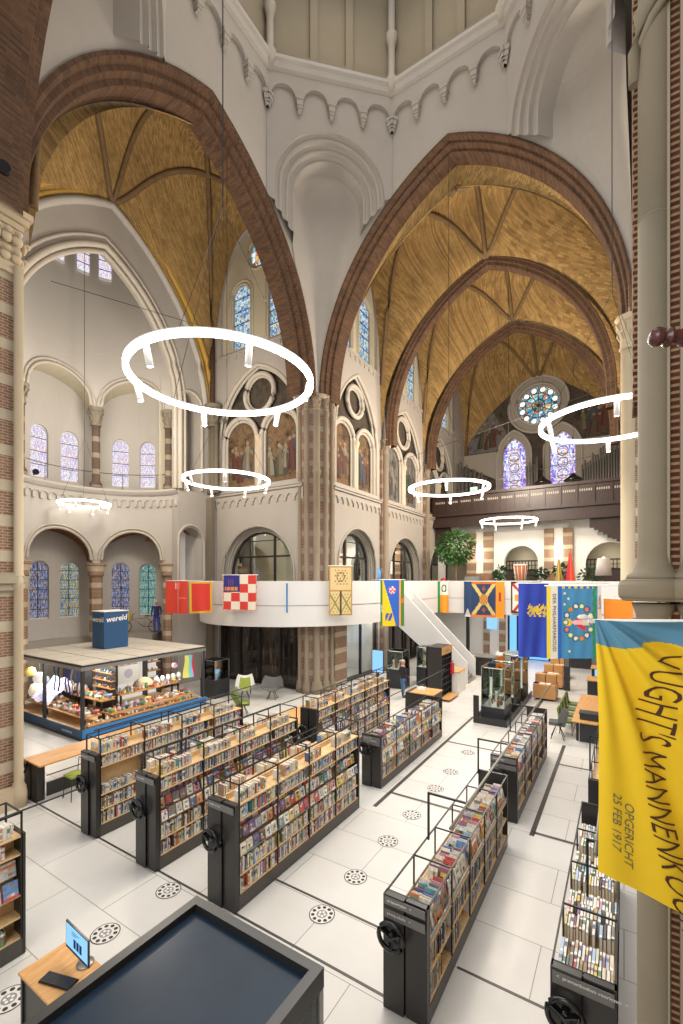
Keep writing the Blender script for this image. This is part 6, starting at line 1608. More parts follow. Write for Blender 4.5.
b = MB(); b.box(-7.7, -6.6, 19.5, 20.9, .1, .13); b.build('foot_board', 'oak', tw)
ct = thing('cupboard', 'low cupboard with a white side and oak top right of the shelf tower', 'cupboard', (-7.1, 21.8, 0))
b = MB(); b.box(-7.6, -6.75, 21.15, 22.4, 0, 1.02); b.build('carcass', 'white_paint', ct); b = MB(); b.box(-7.63, -6.72, 21.12, 22.43, 1.02, 1.06); b.build('top', 'oak', ct)
b = MB(); b.cbox((-6.95, 20.9, 1.28), (.1, .3, .5)); b.cbox((-6.95, 20.9, 1.62), (.05, .22, .04)); tag(b.build('bag', 'red_paint'), 'bright red bag hanging at the corner of the shelf tower', 'bag')
cd = thing('desk', 'black service desk with oak top, beyond the low magazine rack', 'desk', (-6.9, 17.2, 0))
b = MB(); b.box(-7.5, -6.3, 16.7, 17.7, 0, .96); b.build('carcass', 'black_panel', cd); b = MB(); b.box(-7.3, -6.28, 16.68, 17.72, .96, 1.0); b.build('top', 'oak', cd)
tf = thing('telephone', 'white telephone and stand on the black service desk', 'telephone', (-7.0, 17.2, 1.0)); b = MB(); b.cbox((-7.0, 17.2, 1.06), (.3, .25, .1), 0, None, .3); b.build('base', 'white_paint', tf); b = MB(); b.tube([(-7.14, 17.2, 1.16), (-7.08, 17.2, 1.2), (-6.92, 17.2, 1.2), (-6.86, 17.2, 1.16)], .035, 8); b.build('handset', 'charcoal', tf)
sr = thing('info_screen', 'upright blue information screen behind the long tall bookcase', 'screen', (-9.55, 18.2, 0))
b = MB(); b.box(-9.85, -9.25, 18.2, 18.26, 1.25, 2.3); b.build('housing', 'charcoal', sr); b = MB(); b.box(-9.82, -9.28, 18.19, 18.2, 1.28, 2.27); b.build('screen', 'screen_blue', sr); b = MB(); b.box(-9.6, -9.5, 18.22, 18.28, 0, 1.3); b.box(-9.85, -9.25, 18.0, 18.5, 0, .03); b.build('stand', 'charcoal', sr)
b = MB(); b.box(-8.32, -7.62, 32.6, 32.7, 2.0, 3.1); 
w2 = tag(b.build('wall_screen', 'screen_blue'), 'blue lit screen under the gallery below the navy cross banner', 'screen')
rd = thing('reception_desk', 'black reception desk behind the foot of the white staircase', 'desk', (-7.0, 26.4, 0))
b = MB(); b.box(-7.9, -6.3, 26.0, 26.9, 0, 1.05); b.build('carcass', 'charcoal', rd); b = MB(); b.box(-8.0, -6.2, 25.9, 27.0, 1.05, 1.1); b.build('top', 'grey_seat', rd)
b = MB(); b.box(-7.7, -7.2, 25.2, 25.75, 0, 1.2); tag(b.build('cupboard', 'oak'), 'plain oak cupboard standing against the white stair foot', 'cupboard')
b = MB(); b.box(-6.0, -5.5, 27.0, 27.5, 0, .9); b.lathe([(.2, .9), (.22, 1.3), (.1, 1.35)], (-5.75, 27.25, 0), 10); tag(b.build('crate_stand', 'oak'), 'small oak stand with a rounded bin by the reception desk', 'stand')
shell('white office chair behind the reception desk', -6.4, 28.3, 0., 'shell_white', None, .5, .35, .15)
# oak display crates
for i, y in enumerate((22.6, 25.3, 28.0)):
    nm = ['nearest', 'middle', 'farthest'][i]
    o = thing('display_crate', '%s oak display table with crate and leaflets right of the vitrines' % nm, 'display table', (-3.25, y, 0), 'oak display crates')
    x = -3.05; b = MB(); b.box(x-.5, x+.45, y-.5, y+.5, .1, .72); b.build('crate_body', 'oak', o); b = MB(); b.box(x-.4, x+.35, y-.4, y+.4, 0, .1); b.build('plinth', 'charcoal', o)
    for k in range(2): b = MB(); b.box(x-.48+.46*k, x-.06+.46*k, y+.05, y+.45, .72, 1.1); b.build('upright_crate', 'cardboard', o)
    for k in range(4): b = MB(); b.cbox((x-.4+.27*k, y-.22, .735), (.2, .28, .02), 0, None, .2*k); b.build('leaflet', ['screen_text', 'paper', 'white_paint', 'terracotta'][k], o)
dp = thing('display_pillar', 'slim black display pillar below the flowered banner', 'pillar', (-2.4, 24.8, 0))
b = MB(); b.box(-2.53, -2.27, 24.7, 24.95, 0, 2.6); b.build('column', 'charcoal', dp); b = MB(); b.box(-2.5, -2.3, 24.69, 24.7, 1.2, 2.0); b.build('notice', 'grey_sign', dp)
# reading table with green chairs on the right
rt = thing('reading_table', 'long oak reading table beside green chairs, left of the yellow banner', 'table', (-1.0, 19.0, 0))
b = MB(); b.box(-1.5, -.35, 16.9, 21.1, .71, .75); b.build('table_top', 'oak', rt)
for y in (17.3, 20.7):
    for x in (-1.35, -.5): b = MB(); b.box(x-.04, x+.04, y-.04, y+.04, 0, .71); b.build('leg', 'black_steel', rt)
b = MB(); b.box(-1.28, -.7, 17.2, 17.6, .0, .95); b.box(-1.3, -.68, 17.18, 17.62, .95, .99); b.build('end_block', 'charcoal', rt)
for i in range(4):
    y = 17.9+.85*i; nm = ['nearest', 'second', 'third', 'farthest'][i]
    o = thing('reading_chair', '%s moss green chair along the oak reading table' % nm, 'chair', (-1.75, y, 0), 'green chairs at the reading table')
    b = MB(); b.cbox((-1.75, y, .45), (.45, .46, .07)); b.build('seat', 'moss_seat', o); b = MB(); b.cbox((-1.98, y, .7), (.06, .46, .42), 0, None, 0, 0, -.15); b.build('backrest', 'moss_seat', o)
    for sx in (-.18, .18):
        for sy in (-.18, .18): b = MB(); b.tube([(-1.75+sx, y+sy, .42), (-1.75+sx*1.15, y+sy*1.15, 0)], .013, 6); b.build('leg', 'black_steel', o)
shell('grey shell chair at the near corner of the oak reading table', -1.95, 17.15, -1.5, 'grey_seat', None, .44, .26, .12)
for i, y in enumerate((23.4, 26.6)):
    nm = ['nearer', 'farther'][i]
    o = thing('desk', '%s black desk with oak top behind the reading table' % nm, 'desk', (-.9, y, 0)); b = MB(); b.box(-1.4, -.2, y-.4, y+.5, 0, .95); b.build('carcass', 'charcoal', o); b = MB(); b.box(-1.45, -.15, y-.45, y+.55, .95, .99); b.build('top', 'oak', o)
    m = thing('monitor', 'small screen standing on the %s black desk behind the reading table' % nm, 'monitor', (-.9, y, .99)); b = MB(); b.box(-1.15, -.6, y, y+.03, 1.08, 1.45); b.build('housing', 'charcoal', m); b = MB(); b.box(-1.13, -.62, y-.006, y, 1.1, 1.43); b.build('screen', 'screen_blue', m); b = MB(); b.box(-.92, -.84, y+.01, y+.05, .99, 1.1); b.box(-1.0, -.76, y-.05, y+.1, .99, 1.0); b.build('stand', 'charcoal', m)
b = MB(); b.box(-3.0, -1.7, 31.4, 32.0, 0, 1.1); b.box(-3.02, -1.68, 31.38, 32.02, 1.1, 1.14); tag(b.build('sideboard', 'charcoal'), 'dark sideboard against the far wall beyond the display pillar', 'sideboard')
# round floor stickers
for i, (x, y, lab) in enumerate(((-6.82, 2.62, 'round floor sticker beside the small oak desk, at the photo edge'), (-6.82, 3.91, 'round floor sticker just behind the monitor'), (-6.82, 5.05, 'round floor sticker in front of the film case bookcase'),
        (-4.2, 6.04, 'nearest round floor sticker in the aisle right of the film cases'), (-4.2, 7.13, 'second round floor sticker along the middle aisle'), (-4.2, 8.47, 'third round floor sticker along the middle aisle'), (-4.2, 9.72, 'fourth round floor sticker along the middle aisle'),
        (-4.2, 11.28, 'fifth round floor sticker along the middle aisle'), (-4.2, 12.49, 'sixth round floor sticker along the middle aisle'), (-4.2, 14.18, 'farthest round floor sticker along the middle aisle'))):
    b = MB(); r = .215; z = .004
    def disc(rad, zz, col, cx=x, cy=y, n=24): b.poly([(cx+rad*math.cos(2*PI*k/n), cy+rad*math.sin(2*PI*k/n), zz) for k in range(n)], 0, col)
    disc(r, z, C('#2b292a')); disc(r*.93, z+.001, C('#d8d3cb')); disc(r*.42, z+.002, C('#8f8a86'))
    for k in range(10): a = 2*PI*k/10; disc(r*.15, z+.002, C('#353233'), x+r*.7*math.cos(a), y+r*.7*math.sin(a), 8)
    for k in range(5): a = 2*PI*k/5+.3; disc(r*.1, z+.003, C('#e6e1d9'), x+r*.22*math.cos(a), y+r*.22*math.sin(a), 8)
    tag(b.build('floor_sticker', 'cloth'), lab, 'sticker', 'round floor stickers')

# ================================================================== THE SHOP STAGE IN THE WEST ARM
st_ = thing('shop_stage', 'square shop stage with a pale tiled flat roof and blue edge in the west arm', 'stage', (-18.3, 10.8, 0))
sx0, sx1, sy0, sy1, zr = -21.2, -15.65, 8.15, 13.5, 2.5
b = MB(); b.box(sx0, sx1, sy0, sy1, .02, .3); b.build('platform', 'oak_pale', st_)
b = MB(); b.box(sx0, sx1+.02, sy0-.04, sy0, .06, .36); b.build('front_fascia', 'navy_fascia', st_); b = MB(); b.box(sx1, sx1+.04, sy0, sy1, .06, .36); b.build('side_fascia', 'fascia_blue', st_)
b = MB(); b.box(sx0, sx1+.06, sy0-.06, sy1, 0, .06); b.build('kick_board', 'charcoal', st_)
nx, ny = 5, 5
b = MB(); b.box(sx0, sx1, sy0, sy1, zr, zr+.06); b.build('roof_frame', 'charcoal', st_)
for i in range(nx):
    for j in range(ny):
        b = MB(); b.box(sx0+(sx1-sx0)*i/nx+.025, sx0+(sx1-sx0)*(i+1)/nx-.025, sy0+(sy1-sy0)*j/ny+.025, sy0+(sy1-sy0)*(j+1)/ny-.025, zr+.06, zr+.085); b.build('roof_tile', 'roof_tile', st_)
b = MB(); b.box(sx0, sx1+.02, sy0-.02, sy0, zr-.12, zr+.0); b.box(sx1, sx1+.02, sy0, sy1, zr-.12, zr+.0); b.build('roof_edge', 'grey_metal', st_)
for x, y in ((sx1-.05, sy0+.05), (sx1-.05, sy1-.1), (sx1-2.7, sy0+.05), (sx0+.05, sy1-.1)): b = MB(); b.box(x-.05, x+.05, y-.05, y+.05, .3, zr); b.build('post', 'charcoal', st_)
b = MB(); b.box(-21.1, -18.7, 10.16, 10.2, .31, zr-.02); b.build('rear_panel', 'charcoal', st_)
b = MB(); put_text(b, 'wereldwinkel', .13, lambda x, y: (sx1-.9+x, sy0-.043, .2+y)); b.build('lettering', 'white_paint', st_)
bb = thing('sign_box', 'tall dark blue box with white lettering standing on the shop stage roof', 'sign', (-18.85, 11.0, zr+.09))
b = MB(); b.box(-19.3, -18.4, 10.49, 11.57, zr+.09, 4.15); b.build('box', 'blue_board', bb); b = MB(); b.box(-19.32, -18.38, 10.47, 11.59, 4.15, 4.18); b.build('lid', 'white_paint', bb)
b = MB(); put_text(b, 'wereld', .33, lambda x, y: (-18.393, 11.05+x, 3.85+y+.08*x), 0, None, shear=.1, offset=.006); put_text(b, 'wereld', .3, lambda x, y: (-18.85+x, 10.483, 3.82+y), 0, None, shear=.1, offset=.006); b.build('lettering', 'white_paint', bb)
# shop furniture
def table(label, x0, x1, y0, y1, z, mat='oak'):
    o = thing('wares_table', label, 'table', ((x0+x1)/2, (y0+y1)/2, .3), 'wares tables on the shop stage')
    b = MB(); b.box(x0, x1, y0, y1, z-.05, z); b.build('table_top', mat, o)
    for x in (x0+.06, x1-.06):
        for y in (y0+.06, y1-.06): b = MB(); b.box(x-.03, x+.03, y-.03, y+.03, .303, z-.05); b.build('leg', 'dark_wood', o)
TB = [('front wares table', -18.9, -16.1, 8.45, 9.1, .62), ('second wares table', -18.6, -16.6, 9.35, 9.9, .95), ('right wares table', -16.5, -15.85, 9.3, 13.0, .6), ('upper right wares table', -17.3, -16.75, 10.2, 13.0, .98), ('left wares table', -21.0, -19.2, 8.5, 9.5, .66), ('rear wares table', -20.9, -18.8, 9.65, 10.1, 1.0), ('low edge table', -15.95, -15.72, 8.4, 13.2, .42)]
for nm, x0, x1, y0, y1, z in TB: table('oak %s crowded with small wares on the shop stage' % nm, x0, x1, y0, y1, z)
sh = thing('shop_shelf', 'white backed shop shelf with oak boards in the middle of the stage', 'shelf', (-18.3, 12.0, .3))
b = MB(); b.box(-18.5, -18.44, 10.2, 13.0, .303, 2.37); b.build('back_panel', 'glow_panel', sh)
b = MB(); b.box(-18.44, -18.42, 11.05, 12.15, 1.0, 2.2); po = b.build('poster', 'white_paint', sh)
b = MB(); b.grid(lambda u, v: (-18.415, 11.15+.9*u, 1.75+.2*v), 12, 2, 0, lambda u, v: C(['#b8b4c8', '#d8a878', '#8f9ab8', '#c8c0b8'][int(u*12) % 4])); b.poly([(-18.414, 11.6+.2*math.cos(a*PI/8), 1.4+.2*math.sin(a*PI/8)) for a in range(16)], 0, C('#c8c4d4')); b.build('poster_print', 'cloth', po)
for i in range(5): b = MB(); b.box(-18.44, -18.1, 10.2, 10.9, .55+.4*i, .58+.4*i); b.box(-18.44, -18.1, 12.3, 13.0, .55+.4*i, .58+.4*i); b.build('board', 'oak', sh)
for y in (10.2, 10.9, 12.3, 13.0): b = MB(); b.box(-18.46, -18.1, y-.02, y+.02, .303, 2.37); b.build('upright', 'dark_wood', sh)
sh2 = thing('shop_shelf', 'dark open shop shelf with oak boards behind the front wares table', 'shelf', (-17.4, 10.3, .3))
b = MB(); b.box(-18.3, -16.9, 10.1, 10.14, .303, 2.37); b.build('back_panel', 'charcoal', sh2)
for i in range(5): b = MB(); b.box(-18.3, -16.9, 9.95, 10.1, .9+.3*i, .925+.3*i); b.build('board', 'oak', sh2)
gr = random.Random(9)
GOODS = {}
def good(kind, cname):
    if (kind, cname) in GOODS: return GOODS[(kind, cname)]
    c = lin(PAL[cname]); d = tuple(v*.6 for v in c); b = MB()
    if kind == 'vase': b.lathe([(.3, 0), (.45, .25), (.5, .45), (.3, .75), (.2, .85), (.28, 1.), (.2, 1.), (.15, .85)], (0, 0, 0), 12, 0, c)
    elif kind == 'bowl': b.lathe([(.25, 0), (.25, .1), (.6, .55), (.66, .7), (.6, .7), (.2, .2), (0, .18)], (0, 0, 0), 12, 0, c)
    elif kind == 'gift box': b.box(-.4, .4, -.3, .3, 0, .5, 0, c); b.box(-.42, .42, -.32, .32, .5, .62, 0, d); b.box(-.06, .06, -.33, .33, 0, .64, 0, lin('#efe6d2'))
    elif kind == 'basket': b.lathe([(.4, 0), (.55, .55), (.58, .6), (.52, .6), (.38, .08), (0, .08)], (0, 0, 0), 12, 0, c); b.tube([(.55*math.cos(PI*i/8), 0, .58+.45*math.sin(PI*i/8)) for i in range(9)], .04, 6, 0, d)
    elif kind == 'mug': b.lathe([(.3, 0), (.32, .05), (.32, .7), (.27, .7), (.27, .1), (0, .1)], (0, 0, 0), 12, 0, c); b.tube([(.32+.2*math.sin(PI*i/6), 0, .15+.4*i/6) for i in range(7)], .045, 6, 0, c)
    elif kind == 'doll': b.lathe([(.3, 0), (.32, .1), (.16, .6), (.1, .66)], (0, 0, 0), 10, 0, c); b.ball((0, 0, .82), .17, 0, lin('#c99a78'), 10); b.ball((0, .03, .88), (.18, .16, .14), 0, lin('#2c221e'), 8); b.tube([(.12, 0, .55), (.3, -.06, .35)], .05, 6, 0, c); b.tube([(-.12, 0, .55), (-.3, -.06, .35)], .05, 6, 0, c)
    elif kind == 'lantern': b.lathe([(.3, 0), (.34, .06), (.3, .1), (.3, .7), (.36, .74), (.1, .95), (.05, 1.), (.08, 1.08), (0, 1.1)], (0, 0, 0), 8, 0, c)
    me = b.build('good', 'goods', None, (0, 0, 0)); GOODS[(kind, cname)] = me.data; bpy.data.objects.remove(me); return GOODS[(kind, cname)]
GK = ['vase', 'bowl', 'gift box', 'basket', 'mug', 'doll', 'lantern']
def put_good(kind, c, p, s, label, rz=None):
    o = bpy.data.objects.new(kind.replace(' ', '_'), good(kind, c)); COL.objects.link(o); o.location = p; o.scale = (s, s, s*gr.uniform(.8, 1.3)); o.rotation_euler = (0, 0, gr.uniform(0, 6) if rz is None else rz)
    tag(o, label, kind, 'small wares on the shop stage')
WC = ['white', 'white', 'cream', 'cream', 'light grey', 'red', 'pink', 'tan', 'brown', 'teal', 'yellow', 'orange', 'purple', 'pale blue', 'black', 'green']
for nm, x0, x1, y0, y1, z in TB:
    lx, ly = x1-x0, y1-y0; nn = int(max(lx, ly)/.16); rows = 1 if min(lx, ly) < .3 else 2 if min(lx, ly) < .8 else 3
    for r in range(rows):
        for i in range(nn):
            t = (i+.5)/nn; q = (r+.5)/rows
            x, y = (x0+lx*t, y0+ly*q) if lx > ly else (x0+lx*q, y0+ly*t)
            k, c = gr.choice(GK), gr.choice(WC); put_good(k, c, (x, y, z+.002), gr.uniform(.12, .2) if nm != 'low edge table' else gr.uniform(.09, .13), '%s %s, %s along %s row of the %s' % (c, k, ORD[i], ['front', 'back', 'rear'][r], nm))
for sh_i, (xs, y, zs, nm) in enumerate((([-18.1+.2*i for i in range(6)], 10.02, [.925+.3*i for i in range(5)], 'dark shop shelf'),)):
    for j, z in enumerate(zs):
        for i, x in enumerate(xs): k, c = gr.choice(['vase', 'mug', 'bowl', 'doll']), gr.choice(WC); put_good(k, c, (x, y, z+.002), .11, '%s %s, %s along %s board of the %s' % (c, k, ORD[i], ORD[j], nm))
for j in range(5):
    for i, y in enumerate((10.32, 10.55, 10.78, 12.42, 12.65, 12.88)): k, c = gr.choice(['vase', 'mug', 'bowl', 'basket']), gr.choice(WC); put_good(k, c, (-18.27, y, .582+.4*j), .13, '%s %s, %s along %s board of white shelf' % (c, k, ORD[i], ORD[j]))
for i, (x, y, z, c, s) in enumerate(((-20.4, 8.6, 1.6, 'yellow', .35), (-19.9, 8.7, 1.35, 'white', .42), (-20.5, 8.9, .66, 'cream', .6), (-18.9, 8.5, 1.55, 'pale blue', .22), (-17.4, 8.6, 1.35, 'white', .3), (-16.2, 12.3, 1.75, 'pink', .22), (-16.0, 12.8, 1.7, 'orange', .16))):
    o = thing('paper_lantern', '%s paper lantern, %s from the left in the shop stage' % (c, ORD[i]), 'lantern', (x, y, z), 'paper lanterns on the shop stage')
    b = MB(); b.lathe([(s*.25, 0), (s*.5, s*.2), (s*.55, s*.5), (s*.4, s*.9), (s*.2, s)], (x, y, z), 12, 0, lin(PAL[c])); b.build('lantern_body', 'glow_goods', o)
    if z > .7: b = MB(); b.tube([(x, y, z+s), (x, y, zr-.005)], .006, 5); b.build('cord', 'wire', o)
# glittering cloth display and hangings
b = MB(); b.grid(lambda u, v: (-20.2+1.5*u, 8.5+.9*v, .72+.75*v+.05*math.sin(u*12+v*7)), 16, 12, 0, lambda u, v: C(['#cfd8ff', '#f4f2ff', '#a9b4f0', '#ffe9d8', '#d8c8ff'][int(u*37+v*23) % 5])); tag(b.build('display_cloth', 'glow_goods'), 'glittering pale violet cloth spread on a slope at the left of the stage', 'cloth')  # glitter and glow are put into the cloth's colours
for i, (y, c) in enumerate(((13.2, '#e8e67a'), (13.32, '#7fd8c0'), (13.44, '#8fb8e8'), (13.5, '#c8323a'))):
    nm = ['yellow', 'mint green', 'pale blue', 'dark red'][i]
    b = MB(); b.grid(lambda u, v: (-15.75+.04*math.sin(v*6+i)+.1*u, 12.5+.1*i+(u-.5)*(.1+.14*v), 2.3-.95*v), 6, 10, 0, lambda u, v: C(c)); tag(b.build('scarf', 'cloth'), '%s scarf hanging at the right post of the shop stage' % nm, 'scarf', 'scarves hanging from the stage post')
for i, (x, c) in enumerate(((-17.1, '#2a3fa0'), (-16.9, '#6a3fb0'), (-16.7, '#c8c8d8'), (-17.6, '#3a3a44'), (-17.9, '#2f5fb0'), (-16.3, '#3a62c0'))):
    b = MB(); b.grid(lambda u, v: (x+(u-.5)*.12, 8.35+.03*math.sin(v*8+i), 2.3-.9*v), 4, 8, 0, lambda u, v: C(c)); tag(b.build('necklace_strand', 'cloth'), '%s bead strand hanging over the front wares table' % ['deep blue', 'violet', 'silver', 'black', 'mid blue', 'bright blue'][i], 'strand', 'strands hanging under the stage roof')
for i in range(5):
    y = 12.0+.28*i; b = MB(); b.ball((-17.0, y, 1.2), (.12, .1, .16), 0, None, 10); b.tube([(-17.0, y, .98), (-17.0, y, 1.08)], [.1, .04], 10); tag(b.build('hat_stand', 'white_paint'), 'white head form, %s in the row on the upper right table' % ORD[i], 'head form', 'white head forms on the shop stage')
b = MB(); b.grid(lambda u, v: (-17.2+.35*math.cos(u*2*PI)*math.sin(v*PI/2), 11.5+.45*math.sin(u*2*PI)*math.sin(v*PI/2), .99+.4*math.cos(v*PI/2)), 18, 8, 0, lambda u, v: C('#c9ba94')); tag(b.build('straw_hat_heap', 'cloth'), 'heap of pale straw hats on the upper right wares table', 'hats')
bo = MB(); bo.box(-16.6, -16.55, 8.6, 8.65, .65, 2.5); tag(bo.build('display_rod', 'charcoal'), 'thin dark rod at the front right of the shop stage', 'rod')
# ================================================================== PEOPLE, GALLERY, PLANTS
def skin_body(name, joints, edges, radii, levels=2):
    me = bpy.data.meshes.new(name); me.from_pydata(joints, edges, []); o = bpy.data.objects.new(name, me); COL.objects.link(o)
    o.modifiers.new('s', 'SKIN'); sv = me.skin_vertices[0].data
    for i, r in enumerate(radii): sv[i].radius = (r, r*.9 if isinstance(r, float) else r) if not isinstance(r, tuple) else r; sv[i].use_root = (i == 0)
    m = o.modifiers.new('d', 'SUBSURF'); m.levels = levels; m.render_levels = levels
    bpy.context.view_layer.update(); dg = bpy.context.evaluated_depsgraph_get(); out = bpy.data.meshes.new_from_object(o.evaluated_get(dg))
    bpy.data.objects.remove(o); return out
def person(label, loc, rz, mats, pose='stand', arm_l=None, arm_r=None, lean=0.):
    """mats: skin, top, trousers, shoes, hair"""
    root = thing('person', label, 'person', loc); root.rotation_euler = (0, 0, rz)
    J = [(0, 0, .93), (0, .0, 1.1), (0, .01, 1.3), (0, .015, 1.43), (0, .01, 1.5), (0, -.01, 1.58), (0, -.015, 1.68), (0, -.01, 1.735)]
    R = [.15, .135, .155, .12, .055, .07, .082, .05]; E = [(i, i+1) for i in range(7)]
    R = [(.165, .115), (.15, .11), (.175, .12), (.14, .095), (.056, .056), (.068, .08), (.078, .095), (.05, .06)]
    def add(pts, rad, start):
        p = start
        for q, r in zip(pts, rad): J.append(q); R.append((r, r)); E.append((p, len(J)-1)); p = len(J)-1
        return p
    for s in (-1, 1):
        fo = -.06*s
        add([(s*.095, 0, .86), (s*.105, -.01+fo*.4, .5), (s*.11, .015+fo, .1), (s*.115, -.03+fo, .045), (s*.12, -.15+fo, .035)], [.095, .065, .047, .045, .036], 0)
        hand = arm_l if s < 0 else arm_r
        el, wr = hand or ((s*.25, .03, 1.12), (s*.24, -.06, .88))
        w = add([(s*.19, .01, 1.42), el, wr], [.06, .046, .034], 3)
        W = Vector(wr); D = (W-Vector(el)).normalized(); pm = W+D*.07; w2 = add([tuple(pm)], [.034], w)
        side = D.cross(Vector((0, 1, .01))).normalized(); 
        for k in range(4): f0 = pm+side*(.027-.018*k)+D*.02; add([tuple(f0+D*.035), tuple(f0+D*(.065-.006*abs(k-1.4))+Vector((0, -.012, 0)))], [.0085, .0075], w2)
        th = pm-D*.03+side*.04; add([tuple(th), tuple(th+D*.035+side*.012)], [.0095, .008], w2)
    me = skin_body('body', J, E, R)
    for m in mats[:4]: me.materials.append(MATS[m])
    hz = 1.47
    for p in me.polygons:
        c = p.center; p.use_smooth = True
        k = 1
        if c.z > 1.475 and abs(c.x) < .15: k = 0
        elif c.z < .07: k = 3
        elif c.z < .95 and abs(c.x) < .17 and c.z < .93: k = 2
        for s, h in ((-1, arm_l), (1, arm_r)):
            wr = Vector((h or (None, (s*.24, -.06, .88)))[1])
            if (c-wr).length < .14 and (k != 2 or abs(c.x) > .16) and (c-wr).dot(wr-Vector((h or ((s*.25, .03, 1.12), 0))[0])) > 0: k = 0
        p.material_index = k
    body = bpy.data.objects.new('body', me); COL.objects.link(body); body.parent = root
    def part(nm, mb, mat): 
        o = mb.build(nm, mat, None, (0, 0, 0)); o.parent = root; o.location = (0, 0, 0); return o
    h = MB(); h.ball((0, .012, 1.7), (.084, .1, .085), 0, None, 14); part('hair', h, mats[4])
    f = MB()
    for s in (-1, 1): f.ball((s*.03, -.098, 1.66), (.012, .008, .008), 0, None, 8)
    part('eyes', f, 'shoe')
    f = MB(); f.ball((0, -.108, 1.63), (.012, .02, .022), 0, None, 8); f.ball((0, -.095, 1.595), (.024, .008, .006), 0, None, 8)
    for s in (-1, 1): f.ball((s*.083, .0, 1.64), (.012, .02, .028), 0, None, 8)
    part('face', f, mats[0]); j = MB(); j.lathe([(.15, .9), (.17, .93), (.165, .97), (.15, .99)], (0, 0, 0), 16, 0, None, Matrix.Diagonal((1.05, .78, 1, 1))); part('jacket_hem', j, mats[1])
    return root
person('person in a black jacket and jeans standing between bookcases and vitrines', (-8.74, 19.21, 0), 2.6, ['skin', 'jacket', 'jeans', 'shoe', 'hair_grey'], arm_l=((-.26, .02, 1.14), (-.16, -.18, 1.0)), arm_r=((.26, .02, 1.14), (.17, -.17, 1.02)))
# raised platform in the apse with a standing figure and a delivery bicycle
b = MB(); A0, A1 = 112, 147
poly = [(AX+3.55*math.cos(math.radians(a)), AY+3.55*math.sin(math.radians(a))) for a in range(A0, A1, 5)]+[(AX+5.2*math.cos(math.radians(a)), AY+5.2*math.sin(math.radians(a))) for a in range(A1, A0, -5)]
b.prism(poly, 0, 2.62); tag(b.build('platform', 'plaster_shade'), 'pale grey raised platform under the green window in the apse', 'platform')
person('person in navy jacket and blue trousers beside a bicycle in the apse', (-21.55, 15.2, 2.62), .85, ['skin', 'navy_cloth', 'blue_trousers', 'shoe', 'hair_grey'], arm_r=((.25, -.02, 1.14), (.2, -.22, .98)))
bi = thing('delivery_bicycle', 'delivery bicycle with a yellow front box on the apse platform', 'bicycle', (-22.3, 14.75, 2.62))
dv = Vector((.72, .69, 0)).normalized(); bc = Vector((-22.35, 14.75, 2.62)); Z = Vector((0, 0, 1))
for k, off in (('rear', .75), ('front', -.75)):
    w = MB(); c = bc+dv*off+Z*.34; w.tube([c+dv*.31*math.cos(2*PI*i/24)+Z*.31*math.sin(2*PI*i/24) for i in range(24)], .022, 6, 0, None, False, True)
    wh = w.build('wheel', 'charcoal', bi); s = MB()
    for i in range(10): a = 2*PI*i/10; s.tube([c, c+dv*.3*math.cos(a)+Z*.3*math.sin(a)], .004, 4)
    s.build('spokes', 'grey_metal', wh)
f = MB(); q = lambda a, z: bc+dv*a+Z*z
for p in ([q(.75, .34), q(.2, .34), q(.35, .85), q(.75, .34)], [q(.2, .34), q(-.4, .75), q(.33, .8)], [q(-.75, .34), q(-.42, .7), q(-.38, 1.0), q(-.28, 1.05)]): f.tube(p, .018, 6)
f.build('frame', 'charcoal', bi); f = MB(); f.cbox(q(.37, .92), (.26, .12, .06), 0, None, math.atan2(dv.y, dv.x)); f.build('saddle', 'shoe', bi)
f = MB(); f.cbox(q(-.8, .92), (.55, .45, .4), 0, None, math.atan2(dv.y, dv.x)); f.build('front_box', 'yellow_paint', bi)
# plants
def foliage(name, mat, parent, c, rad, n, leaf, seed, droop=.2):
    r = random.Random(seed); b = MB()
    for i in range(n):
        while True:
            v = Vector((r.uniform(-1, 1), r.uniform(-1, 1), r.uniform(-1, 1)))
            if .25 < v.length < 1: break
        p = Vector(c)+Vector((v.x*rad[0], v.y*rad[1], v.z*rad[2])); d = (v+Vector((r.uniform(-.6, .6), r.uniform(-.6, .6), r.uniform(-.6, .3)-droop))).normalized(); s = d.cross(Vector((r.random(), r.random(), 1))).normalized()*leaf*.28; e = d*leaf
        b.quad(p, p+e*.5+s, p+e, p+e*.5-s)
    o = b.build(name, mat, parent); o['kind'] = 'stuff'; return o
tr = thing('potted_tree', 'round headed green ficus tree on the far gallery, left of the brick pier', 'tree', (-9.9, 30.5, 4.4))
foliage('leaves', 'leaf', tr, (-9.9, 30.5, 7.75), (1.25, 1.25, 1.15), 900, .34, 3)
b = MB(); b.tube([(-9.9, 30.5, 4.8), (-9.87, 30.5, 6.0), (-9.9, 30.5, 7.2)], [.09, .07, .05], 8)
for k in range(5): a = 2*PI*k/5; b.tube([(-9.9, 30.5, 6.9), (-9.9+.7*math.cos(a), 30.5+.7*math.sin(a), 7.9)], [.04, .015], 6)
b.build('trunk', 'trunk', tr); b = MB(); b.lathe([(.28, 4.4), (.36, 4.9), (.38, 4.95), (.33, 4.95), (.3, 4.85), (0, 4.85)], (-9.9, 30.5, 0), 16); b.build('pot', 'charcoal', tr)
